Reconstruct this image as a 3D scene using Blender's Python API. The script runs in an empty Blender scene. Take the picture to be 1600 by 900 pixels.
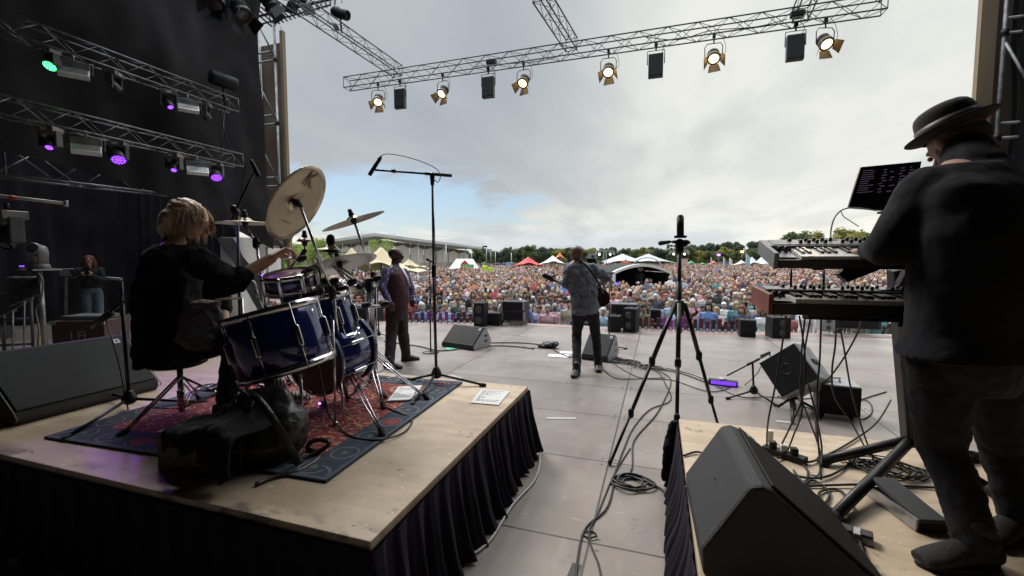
import bpy, bmesh, math, random
import numpy as np
from mathutils import Vector, Matrix, Euler, noise
random.seed(7); np.random.seed(7)
V = Vector
R = math.radians
sc = bpy.context.scene
col = sc.collection

# ------------------------------------------------------------------ camera
CAMZ = 1.62
YAW, PITCH, FPX = R(18.3), R(3.9), 690.0
cd = bpy.data.cameras.new('camera'); cam = bpy.data.objects.new('camera', cd); col.objects.link(cam)
cam.location = (0, 0, CAMZ); cam.rotation_euler = (R(90) - PITCH, 0, YAW)
cd.sensor_width = 36; cd.lens = FPX / 1600 * 36; cd.clip_end = 2000; cd.clip_start = 0.05
sc.camera = cam
FW = V((-math.sin(YAW) * math.cos(PITCH), math.cos(YAW) * math.cos(PITCH), -math.sin(PITCH)))
RT = V((math.cos(YAW), math.sin(YAW), 0)); UP = RT.cross(FW)
C0 = V((0, 0, CAMZ))
def ray(px, py): return FW + RT * ((px - 800) / FPX) - UP * ((py - 450) / FPX)
def P(px, py, d=None, z=None, Y=None, X=None):
    v = ray(px, py)
    t = (z - CAMZ) / v.z if z is not None else Y / v.y if Y is not None else X / v.x if X is not None else d
    return C0 + v * t

# ------------------------------------------------------------------ world and light
sc.view_settings.view_transform = 'Standard'; sc.view_settings.look = 'None'
sc.view_settings.exposure = 0.85; sc.view_settings.gamma = 1
SUN_AZ, SUN_EL = -50.0, 45.0           # azimuth clockwise from +Y
w = bpy.data.worlds.new('World'); sc.world = w; w.use_nodes = True
nt = w.node_tree; N = nt.nodes; L = nt.links; N.clear()
def nd(t, **k):
    n = N.new(t)
    for a, b in k.items(): setattr(n, a, b)
    return n
def mth(op, a, b=None, clamp=False):
    n = nd('ShaderNodeMath', operation=op, use_clamp=clamp)
    for i, q in enumerate((a, b)):
        if q is None: continue
        if isinstance(q, (int, float)): n.inputs[i].default_value = q
        else: L.new(q, n.inputs[i])
    return n.outputs[0]
def sstep(val, a, b):
    n = nd('ShaderNodeMapRange', interpolation_type='SMOOTHSTEP')
    L.new(val, n.inputs[0]); n.inputs[1].default_value = a; n.inputs[2].default_value = b
    return n.outputs[0]
def mixc(f, a, b):
    n = nd('ShaderNodeMix', data_type='RGBA')
    if isinstance(f, (int, float)): n.inputs[0].default_value = f
    else: L.new(f, n.inputs[0])
    for s, q in ((6, a), (7, b)):
        if isinstance(q, tuple): n.inputs[s].default_value = q + (1,)
        else: L.new(q, n.inputs[s])
    return n.outputs[2]
tc = nd('ShaderNodeTexCoord')
D = tc.outputs['Generated']
sep = nd('ShaderNodeSeparateXYZ'); L.new(D, sep.inputs[0])
zc = mth('MAXIMUM', sep.outputs[2], 0.0)
den = mth('ADD', zc, 0.12)
cmb = nd('ShaderNodeCombineXYZ')
L.new(mth('DIVIDE', sep.outputs[0], den), cmb.inputs[0]); L.new(mth('DIVIDE', sep.outputs[1], den), cmb.inputs[1])
def wnoise(scale, detail, rough, loc, sc3=(1, 1, 1), rot=0, dist=0.3):
    mp = nd('ShaderNodeMapping'); L.new(cmb.outputs[0], mp.inputs[0])
    mp.inputs['Location'].default_value = loc; mp.inputs['Scale'].default_value = sc3; mp.inputs['Rotation'].default_value = (0, 0, rot)
    n = nd('ShaderNodeTexNoise'); L.new(mp.outputs[0], n.inputs['Vector'])
    n.inputs['Scale'].default_value = scale; n.inputs['Detail'].default_value = detail; n.inputs['Roughness'].default_value = rough
    n.inputs['Distortion'].default_value = dist
    return n.outputs['Fac']
n1 = wnoise(0.55, 5, .5, (3.1, 1.7, 0), (1, .55, 1), R(35))
n2 = wnoise(1.3, 6, .55, (9.1, 4.7, 0), (1, .45, 1), R(30))
def dotdir(v):
    n = nd('ShaderNodeVectorMath', operation='DOT_PRODUCT'); L.new(D, n.inputs[0]); n.inputs[1].default_value = v.normalized()
    return n.outputs['Value']
grey = mixc(sstep(n1, .32, .68), (.34, .375, .42), (.45, .48, .505))
grey = mixc(mth('MULTIPLY', sstep(n2, .35, .75), .45), grey, (.50, .53, .55))
glow = dotdir(ray(1500, 150))
g1 = mth('MULTIPLY', sstep(glow, .66, 1.0), mth('ADD', .62, mth('MULTIPLY', sstep(n2, .3, .65), .6)), clamp=True)
grey = mixc(g1, grey, (.74, .75, .70))
hor = mth('SUBTRACT', 1.0, sstep(sep.outputs[2], .0, .17))
grey = mixc(mth('MULTIPLY', hor, mth('ADD', .42, mth('MULTIPLY', sstep(n2, .42, .62), .5)), clamp=True), grey, (.90, .89, .79))
hazeb = mth('MULTIPLY', mth('SUBTRACT', 1.0, sstep(sep.outputs[2], .02, .10)), sstep(dotdir(ray(930, 350)), .93, .99))
grey = mixc(mth('MULTIPLY', hazeb, .6), grey, (.47, .56, .65))
sky = nd('ShaderNodeTexSky', sky_type='NISHITA', sun_disc=False)
sky.sun_elevation = R(SUN_EL); sky.sun_rotation = R(SUN_AZ); sky.air_density = 1.2; sky.dust_density = .6; sky.ozone_density = 2
skyc = nd('ShaderNodeVectorMath', operation='SCALE'); L.new(sky.outputs[0], skyc.inputs[0]); skyc.inputs['Scale'].default_value = 0.075
# the opening of blue low on the left
bd = ray(600, 318).normalized()
sb = nd('ShaderNodeVectorMath', operation='SUBTRACT'); L.new(D, sb.inputs[0]); sb.inputs[1].default_value = bd
sm = nd('ShaderNodeVectorMath', operation='MULTIPLY'); L.new(sb.outputs[0], sm.inputs[0]); sm.inputs[1].default_value = (2.5, 2.5, 11)
ln = nd('ShaderNodeVectorMath', operation='LENGTH'); L.new(sm.outputs[0], ln.inputs[0])
n3 = wnoise(1.6, 6, .6, (1.1, 6.3, 0), (1, 1, 1), 0, .5)
blue = mth('SUBTRACT', 1.0, sstep(mth('ADD', ln.outputs['Value'], mth('MULTIPLY', mth('SUBTRACT', n3, .5), 1.6)), .45, .95))
bright_blue = mixc(.42, skyc.outputs[0], (.42, .62, .86))
sc_all = mixc(blue, grey, bright_blue)
# unseen sky overhead, brightened to add light on the deck and crowd
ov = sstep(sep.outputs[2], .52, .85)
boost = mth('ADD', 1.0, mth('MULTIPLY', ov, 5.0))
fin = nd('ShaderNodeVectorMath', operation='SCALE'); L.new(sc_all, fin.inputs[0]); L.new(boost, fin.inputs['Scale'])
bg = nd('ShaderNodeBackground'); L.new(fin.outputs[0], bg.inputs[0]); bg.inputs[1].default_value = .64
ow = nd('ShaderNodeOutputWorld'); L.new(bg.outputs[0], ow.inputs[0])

sd = bpy.data.lights.new('sun', 'SUN'); so = bpy.data.objects.new('sun', sd); col.objects.link(so)
sd.energy = 1.5; sd.angle = R(18); sd.color = (1, .95, .87)
sv = V((math.sin(R(SUN_AZ)) * math.cos(R(SUN_EL)), math.cos(R(SUN_AZ)) * math.cos(R(SUN_EL)), math.sin(R(SUN_EL))))
so.rotation_euler = sv.to_track_quat('Z', 'Y').to_euler(); so.location = sv * 60

# ------------------------------------------------------------------ materials
MC = {}
def M(name, c, rough=.6, metal=0, var=0, vs=8, bump=0, bs=60, emit=None, es=0, c2=None, stretch=(1, 1, 1), coat=0, sheen=0, spec=.5, trans=0, alpha=1, detail=5):
    if name in MC: return MC[name]
    m = bpy.data.materials.new(name); m.use_nodes = True; t = m.node_tree; b = t.nodes['Principled BSDF']
    b.inputs['Roughness'].default_value = rough; b.inputs['Metallic'].default_value = metal
    b.inputs['Specular IOR Level'].default_value = spec
    b.inputs['Coat Weight'].default_value = coat; b.inputs['Sheen Weight'].default_value = sheen
    b.inputs['Transmission Weight'].default_value = trans; b.inputs['Alpha'].default_value = alpha
    b.inputs['Base Color'].default_value = tuple(c) + (1,)
    m.diffuse_color = tuple(c) + (1,)
    tcn = t.nodes.new('ShaderNodeTexCoord'); mp = t.nodes.new('ShaderNodeMapping'); t.links.new(tcn.outputs['Object'], mp.inputs[0]); mp.inputs['Scale'].default_value = stretch
    if var or c2:
        n = t.nodes.new('ShaderNodeTexNoise'); n.inputs['Scale'].default_value = vs; n.inputs['Detail'].default_value = detail; t.links.new(mp.outputs[0], n.inputs['Vector'])
        cr = t.nodes.new('ShaderNodeValToRGB'); t.links.new(n.outputs['Fac'], cr.inputs[0])
        a = c2 if c2 else tuple(min(1, x * (1 - var)) for x in c); d = c if c2 else tuple(min(1, x * (1 + var)) for x in c)
        cr.color_ramp.elements[0].position = .35; cr.color_ramp.elements[1].position = .65
        cr.color_ramp.elements[0].color = tuple(a) + (1,); cr.color_ramp.elements[1].color = tuple(d) + (1,)
        t.links.new(cr.outputs[0], b.inputs['Base Color'])
        rr = t.nodes.new('ShaderNodeMapRange'); t.links.new(n.outputs['Fac'], rr.inputs[0]); rr.inputs[3].default_value = max(.03, rough - .1); rr.inputs[4].default_value = min(1, rough + .1)
        t.links.new(rr.outputs[0], b.inputs['Roughness'])
    if bump:
        n = t.nodes.new('ShaderNodeTexNoise'); n.inputs['Scale'].default_value = bs; n.inputs['Detail'].default_value = 4; t.links.new(mp.outputs[0], n.inputs['Vector'])
        bp = t.nodes.new('ShaderNodeBump'); bp.inputs['Strength'].default_value = bump; bp.inputs['Distance'].default_value = .01
        t.links.new(n.outputs['Fac'], bp.inputs['Height']); t.links.new(bp.outputs[0], b.inputs['Normal'])
    if emit:
        b.inputs['Emission Color'].default_value = tuple(emit) + (1,); b.inputs['Emission Strength'].default_value = es
    MC[name] = m
    return m
class SH:      # small shader scripting helper for the bespoke materials
    def __init__(s, name, rough=.6):
        s.m = bpy.data.materials.new(name); s.m.use_nodes = True; s.t = s.m.node_tree; s.b = s.t.nodes['Principled BSDF']; s.b.inputs['Roughness'].default_value = rough
        s.tc = s.t.nodes.new('ShaderNodeTexCoord'); MC[name] = s.m
    def n(s, ty, ins=None, **k):
        x = s.t.nodes.new(ty)
        for a, b in k.items(): setattr(x, a, b)
        for a, b in (ins or {}).items():
            if hasattr(b, 'is_output') or isinstance(b, bpy.types.NodeSocket): s.t.links.new(b, x.inputs[a])
            else: x.inputs[a].default_value = b
        return x
    def math(s, op, a, b=0.0, clamp=False):
        return s.n('ShaderNodeMath', {0: a, 1: b}, operation=op, use_clamp=clamp).outputs[0]
    def noise(s, scale, detail=4, stretch=(1, 1, 1), rough=.5, out='Fac'):
        mp = s.n('ShaderNodeMapping', {0: s.tc.outputs['Object'], 'Scale': stretch})
        return s.n('ShaderNodeTexNoise', {'Vector': mp.outputs[0], 'Scale': scale, 'Detail': detail, 'Roughness': rough}).outputs[out]
    def vor(s, scale, feat='F1', stretch=(1, 1, 1), out='Distance'):
        mp = s.n('ShaderNodeMapping', {0: s.tc.outputs['Object'], 'Scale': stretch})
        return s.n('ShaderNodeTexVoronoi', {'Vector': mp.outputs[0], 'Scale': scale}, feature=feat).outputs[out]
    def step(s, v, a, b):
        return s.n('ShaderNodeMapRange', {0: v, 1: a, 2: b}, interpolation_type='SMOOTHSTEP').outputs[0]
    def mix(s, f, a, b):
        x = s.n('ShaderNodeMix', {0: f}, data_type='RGBA')
        for i, q in ((6, a), (7, b)):
            if isinstance(q, tuple): x.inputs[i].default_value = q + (1,)
            else: s.t.links.new(q, x.inputs[i])
        return x.outputs[2]
    def color(s, c): s.t.links.new(c, s.b.inputs['Base Color'])
    def bump(s, h, st=.3, dist=.01):
        x = s.n('ShaderNodeBump', {'Height': h, 'Strength': st, 'Distance': dist}); s.t.links.new(x.outputs[0], s.b.inputs['Normal'])
    def xyz(s):
        x = s.n('ShaderNodeSeparateXYZ', {0: s.tc.outputs['Object']}); return x.outputs

black = M('black_metal', (.018, .018, .02), .42, .3, var=.3, vs=20)
blackp = M('black_plastic', (.014, .014, .016), .55, 0, var=.2, vs=15, bump=.15, bs=200, spec=.3)
chrome = M('chrome', (.62, .62, .64), .16, 1, var=.12, vs=30)
alu = M('aluminium', (.42, .43, .44), .38, .9, var=.2, vs=14)
trussm = M('truss_grey', (.13, .135, .14), .6, .3, var=.15, vs=9)
steel = M('scaffold_steel', (.30, .30, .30), .5, .8, var=.3, vs=9)
darkal = M('dark_aluminium', (.17, .17, .175), .4, .7, var=.3, vs=14)
rubber = M('rubber', (.015, .015, .015), .8)
curtain = M('black_cloth', (.019, .018, .020), .95, 0, var=.3, vs=1.6, bump=.5, bs=5, sheen=.05, spec=.12)
cablem = M('cable_rubber', (.014, .014, .015), .5, 0)
skin = M('skin', (.42, .24, .17), .55, 0, var=.12, vs=14, bump=.1, bs=90)
skind = M('dark_skin', (.065, .032, .022), .5, 0, var=.15, vs=14)
paper = M('paper', (.72, .72, .72), .8, 0)
ink = M('ink', (.03, .03, .035), .8)

# ------------------------------------------------------------------ mesh helpers
def frame(d):
    d = d.normalized(); a = V((0, 0, 1)) if abs(d.z) < .95 else V((1, 0, 0))
    x = a.cross(d).normalized(); return x, d.cross(x).normalized()
class MB:
    def __init__(s): s.v = []; s.f = []; s.m = []; s.sm = []; s.mi = 0
    def add(s, vs, fs, smooth=False):
        o = len(s.v); s.v += [V(q) for q in vs]
        for f in fs: s.f.append([i + o for i in f]); s.m.append(s.mi); s.sm.append(smooth)
        return s
    def mat(s, i): s.mi = i; return s
    def box(s, c, size, rot=None):
        h = V(size) / 2; c = V(c); vs = []
        for x in (-1, 1):
            for y in (-1, 1):
                for z in (-1, 1):
                    q = V((x * h.x, y * h.y, z * h.z)); vs.append(c + (rot @ q if rot else q))
        return s.add(vs, [(0, 1, 3, 2), (4, 6, 7, 5), (0, 4, 5, 1), (2, 3, 7, 6), (0, 2, 6, 4), (1, 5, 7, 3)])
    def bar(s, p0, p1, wd, ht, up=V((0, 0, 1))):
        p0, p1 = V(p0), V(p1); d = (p1 - p0).normalized()
        x = up.cross(d)
        x = x.normalized() if x.length > .01 else V((1, 0, 0)).cross(d).normalized()
        z = d.cross(x).normalized(); vs = []
        for p in (p0, p1):
            for a, b in ((-1, -1), (1, -1), (1, 1), (-1, 1)): vs.append(p + x * a * wd / 2 + z * b * ht / 2)
        return s.add(vs, [(0, 3, 2, 1), (4, 5, 6, 7), (0, 1, 5, 4), (1, 2, 6, 5), (2, 3, 7, 6), (3, 0, 4, 7)])
    def tube(s, pts, r, n=8, closed=False, smooth=True):
        pts = [V(p) for p in pts]; k = len(pts)
        rs = r if isinstance(r, (list, tuple)) else [r] * k
        vs = []; px = None
        for i, p in enumerate(pts):
            a = pts[(i - 1) % k] if (closed or i > 0) else p; b = pts[(i + 1) % k] if (closed or i < k - 1) else p
            d = (b - a)
            if d.length < 1e-9: d = V((0, 0, 1))
            d.normalize()
            if px is None: px, _ = frame(d)
            px = px - d * px.dot(d)
            px = px.normalized() if px.length > 1e-6 else frame(d)[0]
            py = d.cross(px)
            for j in range(n):
                t = 2 * math.pi * j / n; vs.append(p + (px * math.cos(t) + py * math.sin(t)) * rs[i])
        fs = []
        for i in range(k if closed else k - 1):
            i2 = (i + 1) % k
            for j in range(n): fs.append((i * n + j, i * n + (j + 1) % n, i2 * n + (j + 1) % n, i2 * n + j))
        s.add(vs, fs, smooth)
        if not closed:
            o = len(s.v) - len(vs)
            for base, rev in ((0, True), ((k - 1) * n, False)):
                f = [o + base + j for j in range(n)]
                s.f.append(f[::-1] if rev else f); s.m.append(s.mi); s.sm.append(False)
        return s
    def cyl(s, p0, p1, r0, r1=None, n=16): return s.tube([p0, p1], [r0, r0 if r1 is None else r1], n)
    def lathe(s, prof, o, ax, n=32, smooth=True):
        o = V(o); ax = V(ax).normalized(); x, y = frame(ax); vs = []
        for r, h in prof:
            for j in range(n):
                t = 2 * math.pi * j / n; vs.append(o + ax * h + (x * math.cos(t) + y * math.sin(t)) * max(r, 1e-4))
        fs = []
        for i in range(len(prof) - 1):
            for j in range(n): fs.append((i * n + j, i * n + (j + 1) % n, (i + 1) * n + (j + 1) % n, (i + 1) * n + j))
        return s.add(vs, fs, smooth)
    def ell(s, c, r, rot=None, n=14, m=9):
        c = V(c); r = V(r) if not isinstance(r, (int, float)) else V((r, r, r)); vs = []; fs = []
        for i in range(m + 1):
            ph = math.pi * i / m
            for j in range(n):
                t = 2 * math.pi * j / n; q = V((r.x * math.sin(ph) * math.cos(t), r.y * math.sin(ph) * math.sin(t), r.z * math.cos(ph)))
                vs.append(c + (rot @ q if rot else q))
        for i in range(m):
            for j in range(n): fs.append((i * n + j, (i + 1) * n + j, (i + 1) * n + (j + 1) % n, i * n + (j + 1) % n))
        return s.add(vs, fs, True)
    def prism(s, poly, o, ux, uy, th):
        o, ux, uy, th = V(o), V(ux), V(uy), V(th); k = len(poly)
        vs = [o + ux * a + uy * b for a, b in poly] + [o + ux * a + uy * b + th for a, b in poly]
        return s.add(vs, [list(range(k))[::-1], list(range(k, 2 * k))] + [(i, (i + 1) % k, k + (i + 1) % k, k + i) for i in range(k)])
    def band(s, pts, wd, th, up):
        pts = [V(p) for p in pts]; vs = []; k = len(pts)
        for i, p in enumerate(pts):
            d = (pts[min(k - 1, i + 1)] - pts[max(0, i - 1)]).normalized(); u = up(i / (k - 1)) if callable(up) else V(up); x = d.cross(u).normalized(); z = x.cross(d).normalized()
            for a, b in ((-1, -1), (1, -1), (1, 1), (-1, 1)): vs.append(p + x * a * wd / 2 + z * b * th / 2)
        fs = [(4 * i + j, 4 * i + (j + 1) % 4, 4 * i + 4 + (j + 1) % 4, 4 * i + 4 + j) for i in range(k - 1) for j in range(4)]
        return s.add(vs, fs + [(3, 2, 1, 0), tuple(4 * (k - 1) + j for j in range(4))], True)
    def grid(s, fn, nu, nv, smooth=True):
        vs = [fn(i / nu, j / nv) for i in range(nu + 1) for j in range(nv + 1)]
        return s.add(vs, [(i * (nv + 1) + j, (i + 1) * (nv + 1) + j, (i + 1) * (nv + 1) + j + 1, i * (nv + 1) + j + 1) for i in range(nu) for j in range(nv)], smooth)
    def loft(s, secs, n=16):     # secs: (centre, halfvector a, halfvector b)
        vs = []
        for c, a, b in secs:
            for j in range(n):
                t = 2 * math.pi * j / n; vs.append(V(c) + V(a) * math.cos(t) + V(b) * math.sin(t))
        k = len(secs); fs = [(i * n + j, i * n + (j + 1) % n, (i + 1) * n + (j + 1) % n, (i + 1) * n + j) for i in range(k - 1) for j in range(n)]
        fs += [list(range(n))[::-1], [(k - 1) * n + j for j in range(n)]]
        return s.add(vs, fs, True)
    def cap(s, p0, p1, r0, r1, n=12):   # capsule with a taper
        p0, p1 = V(p0), V(p1); d = p1 - p0
        if d.length < 1e-5: return s.ell(p0, r0)
        ln = d.length; d = d / ln; pts = []; rs = []
        for t in (85, 65, 40, 15): pts.append(p0 - d * r0 * math.sin(R(t))); rs.append(r0 * math.cos(R(t)))
        pts.append(p0 + d * 1e-4); rs.append(r0)
        for t in (0, 15, 40, 65, 85): pts.append(p1 + d * r1 * math.sin(R(t))); rs.append(r1 * math.cos(R(t)))
        return s.tube(pts, rs, n)
    def mesh(s, name, org=V((0, 0, 0))):
        me = bpy.data.meshes.new(name); me.from_pydata([tuple(q - org) for q in s.v], [], s.f); me.update()
        me.polygons.foreach_set('use_smooth', s.sm); me.polygons.foreach_set('material_index', s.m)
        bm = bmesh.new(); bm.from_mesh(me); bmesh.ops.recalc_face_normals(bm, faces=bm.faces); bm.to_mesh(me); bm.free()
        return me
    def build(s, name, mats, parent=None, bev=0, origin=None):
        if not isinstance(mats, (list, tuple)): mats = [mats]
        org = V((0, 0, 0))
        if parent is not None: org = WO.get(parent.name, V((0, 0, 0)))
        else:
            xs = [q.x for q in s.v]; ys = [q.y for q in s.v]; zs = [q.z for q in s.v]
            org = V(((min(xs) + max(xs)) / 2, (min(ys) + max(ys)) / 2, min(zs))) if origin is None else V(origin)
        me = s.mesh(name, org)
        for m in mats: me.materials.append(m)
        o = bpy.data.objects.new(name, me); col.objects.link(o)
        if parent is not None: o.parent = parent
        else: o.location = org
        WO[o.name] = org
        if bev: b = o.modifiers.new('bevel', 'BEVEL'); b.width = bev; b.segments = 2; b.limit_method = 'ANGLE'; b.angle_limit = R(40)
        return o
WO = {}
def tag(o, label, cat, group=None, kind=None):
    if kind: o['kind'] = kind
    if label: o['label'] = label
    if cat: o['category'] = cat
    if group: o['group'] = group
    return o
def thing(name, label, cat, loc=(0, 0, 0), group=None):
    o = bpy.data.objects.new(name, None); col.objects.link(o); o.location = loc; o.empty_display_size = .1
    WO[o.name] = V(loc); return tag(o, label, cat, group)
def dup(root, loc, rotz=0, label=None, group=None, scale=None, mats=None, rot=None):
    r = root.copy(); col.objects.link(r); r.location = loc; r.rotation_euler = rot if rot else (0, 0, rotz)
    if scale: r.scale = (scale,) * 3
    if label: r['label'] = label
    if group: r['group'] = group
    def rec(src, dst):
        for ch in list(src.children):
            c = ch.copy(); col.objects.link(c); c.parent = dst; rec(ch, c)
    rec(root, r)
    return r
def struct(o): o['kind'] = 'structure'; return o
def smooth(pts, k=6, closed=False):
    pts = [V(p) for p in pts]; n = len(pts); out = []
    for i in range(n if closed else n - 1):
        g = (lambda j: pts[j % n]) if closed else (lambda j: pts[max(0, min(n - 1, j))])
        a, b, c, d = g(i - 1), g(i), g(i + 1), g(i + 2)
        for j in range(k):
            t = j / k; out.append(.5 * (2 * b + (c - a) * t + (2 * a - 5 * b + 4 * c - d) * t * t + (3 * b - a - 3 * c + d) * t ** 3))
    if not closed: out.append(pts[-1])
    return out
def cable(label, pts, r=.006, name='cable', group=None, mat=None, parent=None, cat='cable'):
    o = MB().tube(smooth(pts), r, 6).build(name, mat or cablem, parent)
    if parent is None: tag(o, label, cat, group)
    return o
def text(name, body, size, o, ux, uy, mat, parent, extr=.0015, align='CENTER'):
    cu = bpy.data.curves.new(name, 'FONT'); cu.body = body; cu.size = size; cu.align_x = align; cu.align_y = 'CENTER'; cu.extrude = extr
    t = bpy.data.objects.new(name, cu); col.objects.link(t); bpy.context.view_layer.update()
    dg = bpy.context.evaluated_depsgraph_get(); me = bpy.data.meshes.new_from_object(t.evaluated_get(dg)); bpy.data.objects.remove(t)
    ux = V(ux).normalized(); uy = V(uy).normalized(); uz = ux.cross(uy); org = WO.get(parent.name, V((0, 0, 0))) if parent else V((0, 0, 0))
    for v in me.vertices: v.co = V(o) - org + ux * v.co.x + uy * v.co.y + uz * v.co.z
    me.materials.clear(); me.materials.append(mat); ob = bpy.data.objects.new(name, me); col.objects.link(ob); ob.parent = parent
    WO[ob.name] = org
    return ob
_tex = {}
def blob(name, mb, mats, parent, voxel=.01, sm=4, disp=0, dscale=.15, extras=None, painter=None, sub=0):
    """fuse overlapping closed shapes into one continuous surface"""
    org = WO.get(parent.name, V((0, 0, 0))) if parent is not None else V((0, 0, 0))
    me = mb.mesh(name, org); tmp = bpy.data.objects.new('tmp', me); col.objects.link(tmp)
    rm = tmp.modifiers.new('r', 'REMESH'); rm.mode = 'VOXEL'; rm.voxel_size = voxel; rm.use_smooth_shade = True
    s_ = tmp.modifiers.new('s', 'SMOOTH'); s_.factor = .5; s_.iterations = sm
    if disp:
        t = _tex.get(dscale)
        if not t: t = bpy.data.textures.new('folds', 'CLOUDS'); t.noise_scale = dscale; t.noise_depth = 2; _tex[dscale] = t
        d = tmp.modifiers.new('d', 'DISPLACE'); d.texture = t; d.strength = disp; d.mid_level = .5; d.texture_coords = 'LOCAL'
    bpy.context.view_layer.update()
    dg = bpy.context.evaluated_depsgraph_get(); m2 = bpy.data.meshes.new_from_object(tmp.evaluated_get(dg))
    bpy.data.objects.remove(tmp)
    if extras is not None:
        bm = bmesh.new(); bm.from_mesh(m2); em = extras.mesh('x', org)
        for p in em.polygons: p.material_index = p.material_index
        bm.from_mesh(em); bm.to_mesh(m2); bm.free()
    m2.name = name; m2.materials.clear()
    for m in (mats if isinstance(mats, (list, tuple)) else [mats]): m2.materials.append(m)
    m2.polygons.foreach_set('use_smooth', [True] * len(m2.polygons))
    if painter:
        nbase = len(m2.polygons) - (len(extras.f) if extras else 0)
        for i, p in enumerate(m2.polygons):
            if i < nbase: p.material_index = painter(p.center + org, p.normal)
    o = bpy.data.objects.new(name, m2); col.objects.link(o); o.parent = parent; WO[o.name] = org
    return o
# ------------------------------------------------------------------ the setting
gs = SH('field_grass', .9)
gs.color(gs.mix(gs.step(gs.noise(.25, 6), .35, .7), (.07, .09, .035), (.16, .14, .08)))
gs.bump(gs.noise(18, 4), .5, .05)
GZ = -1.5
struct(MB().grid(lambda u, v: V((-500 + 1000 * u, 9 + 900 * v, GZ)), 20, 20).build('ground', MC['field_grass'], origin=(0, 0, 0)))
struct(MB().box((0, -50, GZ - .3), (400, 118, .5)).build('ground', MC['field_grass'], origin=(0, 0, 0)))

st = SH('stage_deck_board', .42)
x, y, z_ = st.xyz()
nz = st.noise(1.3, 6); nf = st.noise(9, 6, (1, .4, 1))
def seam(coord, off, per, wd):
    f = st.math('FRACT', st.math('DIVIDE', st.math('SUBTRACT', coord, off), per)); return st.math('MINIMUM', f, st.math('SUBTRACT', 1.0, f))
sy = st.math('MULTIPLY', seam(y, 2.43, 1.045, 0), 1.045); sx = st.math('MULTIPLY', seam(x, -.34, 2.44, 0), 2.44)
ss = st.math('MINIMUM', sy, sx)
line = st.math('SUBTRACT', 1.0, st.step(ss, .004, .010))
base = st.mix(st.step(nz, .3, .7), (.225, .182, .160), (.335, .285, .258))
base = st.mix(st.math('MULTIPLY', st.step(nf, .52, .75), .35), base, (.40, .365, .345))
# per-board tone
bx = st.math('FLOOR', st.math('DIVIDE', st.math('SUBTRACT', x, -.34), 2.44)); by = st.math('FLOOR', st.math('DIVIDE', st.math('SUBTRACT', y, 2.43), 1.045))
cb = st.n('ShaderNodeCombineXYZ', {0: bx, 1: by}); wn = st.n('ShaderNodeTexWhiteNoise', {'Vector': cb.outputs[0]}, noise_dimensions='3D')
base = st.mix(st.math('MULTIPLY', wn.outputs['Value'], .4), base, (.17, .152, .145))
scr = st.noise(40, 3, (.15, 1, 1)); base = st.mix(st.math('MULTIPLY', st.step(scr, .66, .72), .5), base, (.52, .48, .45))
wear = st.noise(3.2, 8, rough=.7); base = st.mix(st.math('MULTIPLY', st.step(wear, .60, .68), .28), base, (.36, .34, .32))
base = st.mix(st.math('MULTIPLY', st.math('SUBTRACT', 1.0, st.step(wear, .30, .38)), .35), base, (.09, .08, .075))
base = st.mix(line, base, (.04, .035, .03)); st.color(base)
rg = st.n('ShaderNodeMapRange', {0: nf, 3: .26, 4: .5}); st.t.links.new(rg.outputs[0], st.b.inputs['Roughness'])
hex_ = st.vor(95); st.bump(st.math('ADD', st.math('MULTIPLY', hex_, .35), st.math('MULTIPLY', line, -2.0)), .25, .004)
edge = [P(583, 502, z=0), P(727, 504, z=0), P(840, 505.5, z=0), P(980, 512, z=0), P(1120, 517.5, z=0), P(1379, 522, z=0)]
poly = [(-20, -5), (9, -5), (9, 12.5)] + [(p.x, p.y) for p in reversed(edge)] + [(-9.6, 9.0), (-20, 9.0)]
struct(MB().prism(poly, (0, 0, -.12), (1, 0, 0), (0, 1, 0), (0, 0, .12)).build('stage_floor', MC['stage_deck_board'], origin=(0, 0, 0)))
# under-stage valance hiding the scaffold below the deck
mb = MB()
pl = [V((9, 12.4, 0)), ] + [V((p.x, p.y - .05, 0)) for p in reversed(edge)] + [V((-9.6, 8.95, 0)), V((-20, 8.95, 0))]
mb.grid(lambda u, v: (lambda i, f: pl[i].lerp(pl[min(i + 1, len(pl) - 1)], f) + V((0, .05 * math.sin(u * 300), -.125 - v * 1.36)))(int(u * (len(pl) - 1)), u * (len(pl) - 1) - int(u * (len(pl) - 1))), 300, 1)
tag(mb.build('stage_valance', curtain), 'black cloth valance hanging from the front edge of the stage floor', 'valance')
# red marking tape near the front edge
tape = M('red_tape', (.45, .10, .08), .6)
off = [p + V((0, -.42, .004)) for p in edge]
pts = smooth(off, 8); mb = MB()
for a, b in zip(pts[:-1], pts[1:]): mb.add([a + V((0, .025, 0)), b + V((0, .025, 0)), b - V((0, .025, 0)), a - V((0, .025, 0))], [(0, 1, 2, 3)])
tag(mb.build('marking_tape', tape), 'thin red warning line taped along the front edge of the stage floor', 'tape')

# stage house: roof, side and back drapes
mb = MB().box((-4.5, -1.0, 8.6), (22, 12.5, .25)); o = mb.build('roof_panel', M('roof_black', (.03, .03, .032), .8))
roof = thing('stage_roof', 'dark flat stage roof over the performers, above the picture', 'roof', (-4.5, 5, 8.5))
bpy.data.objects.remove(o); MB().box((-4.5, -1.2, 8.6), (22, 12.0, .25)).build('roof_panel', MC['roof_black'], roof)

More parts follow.
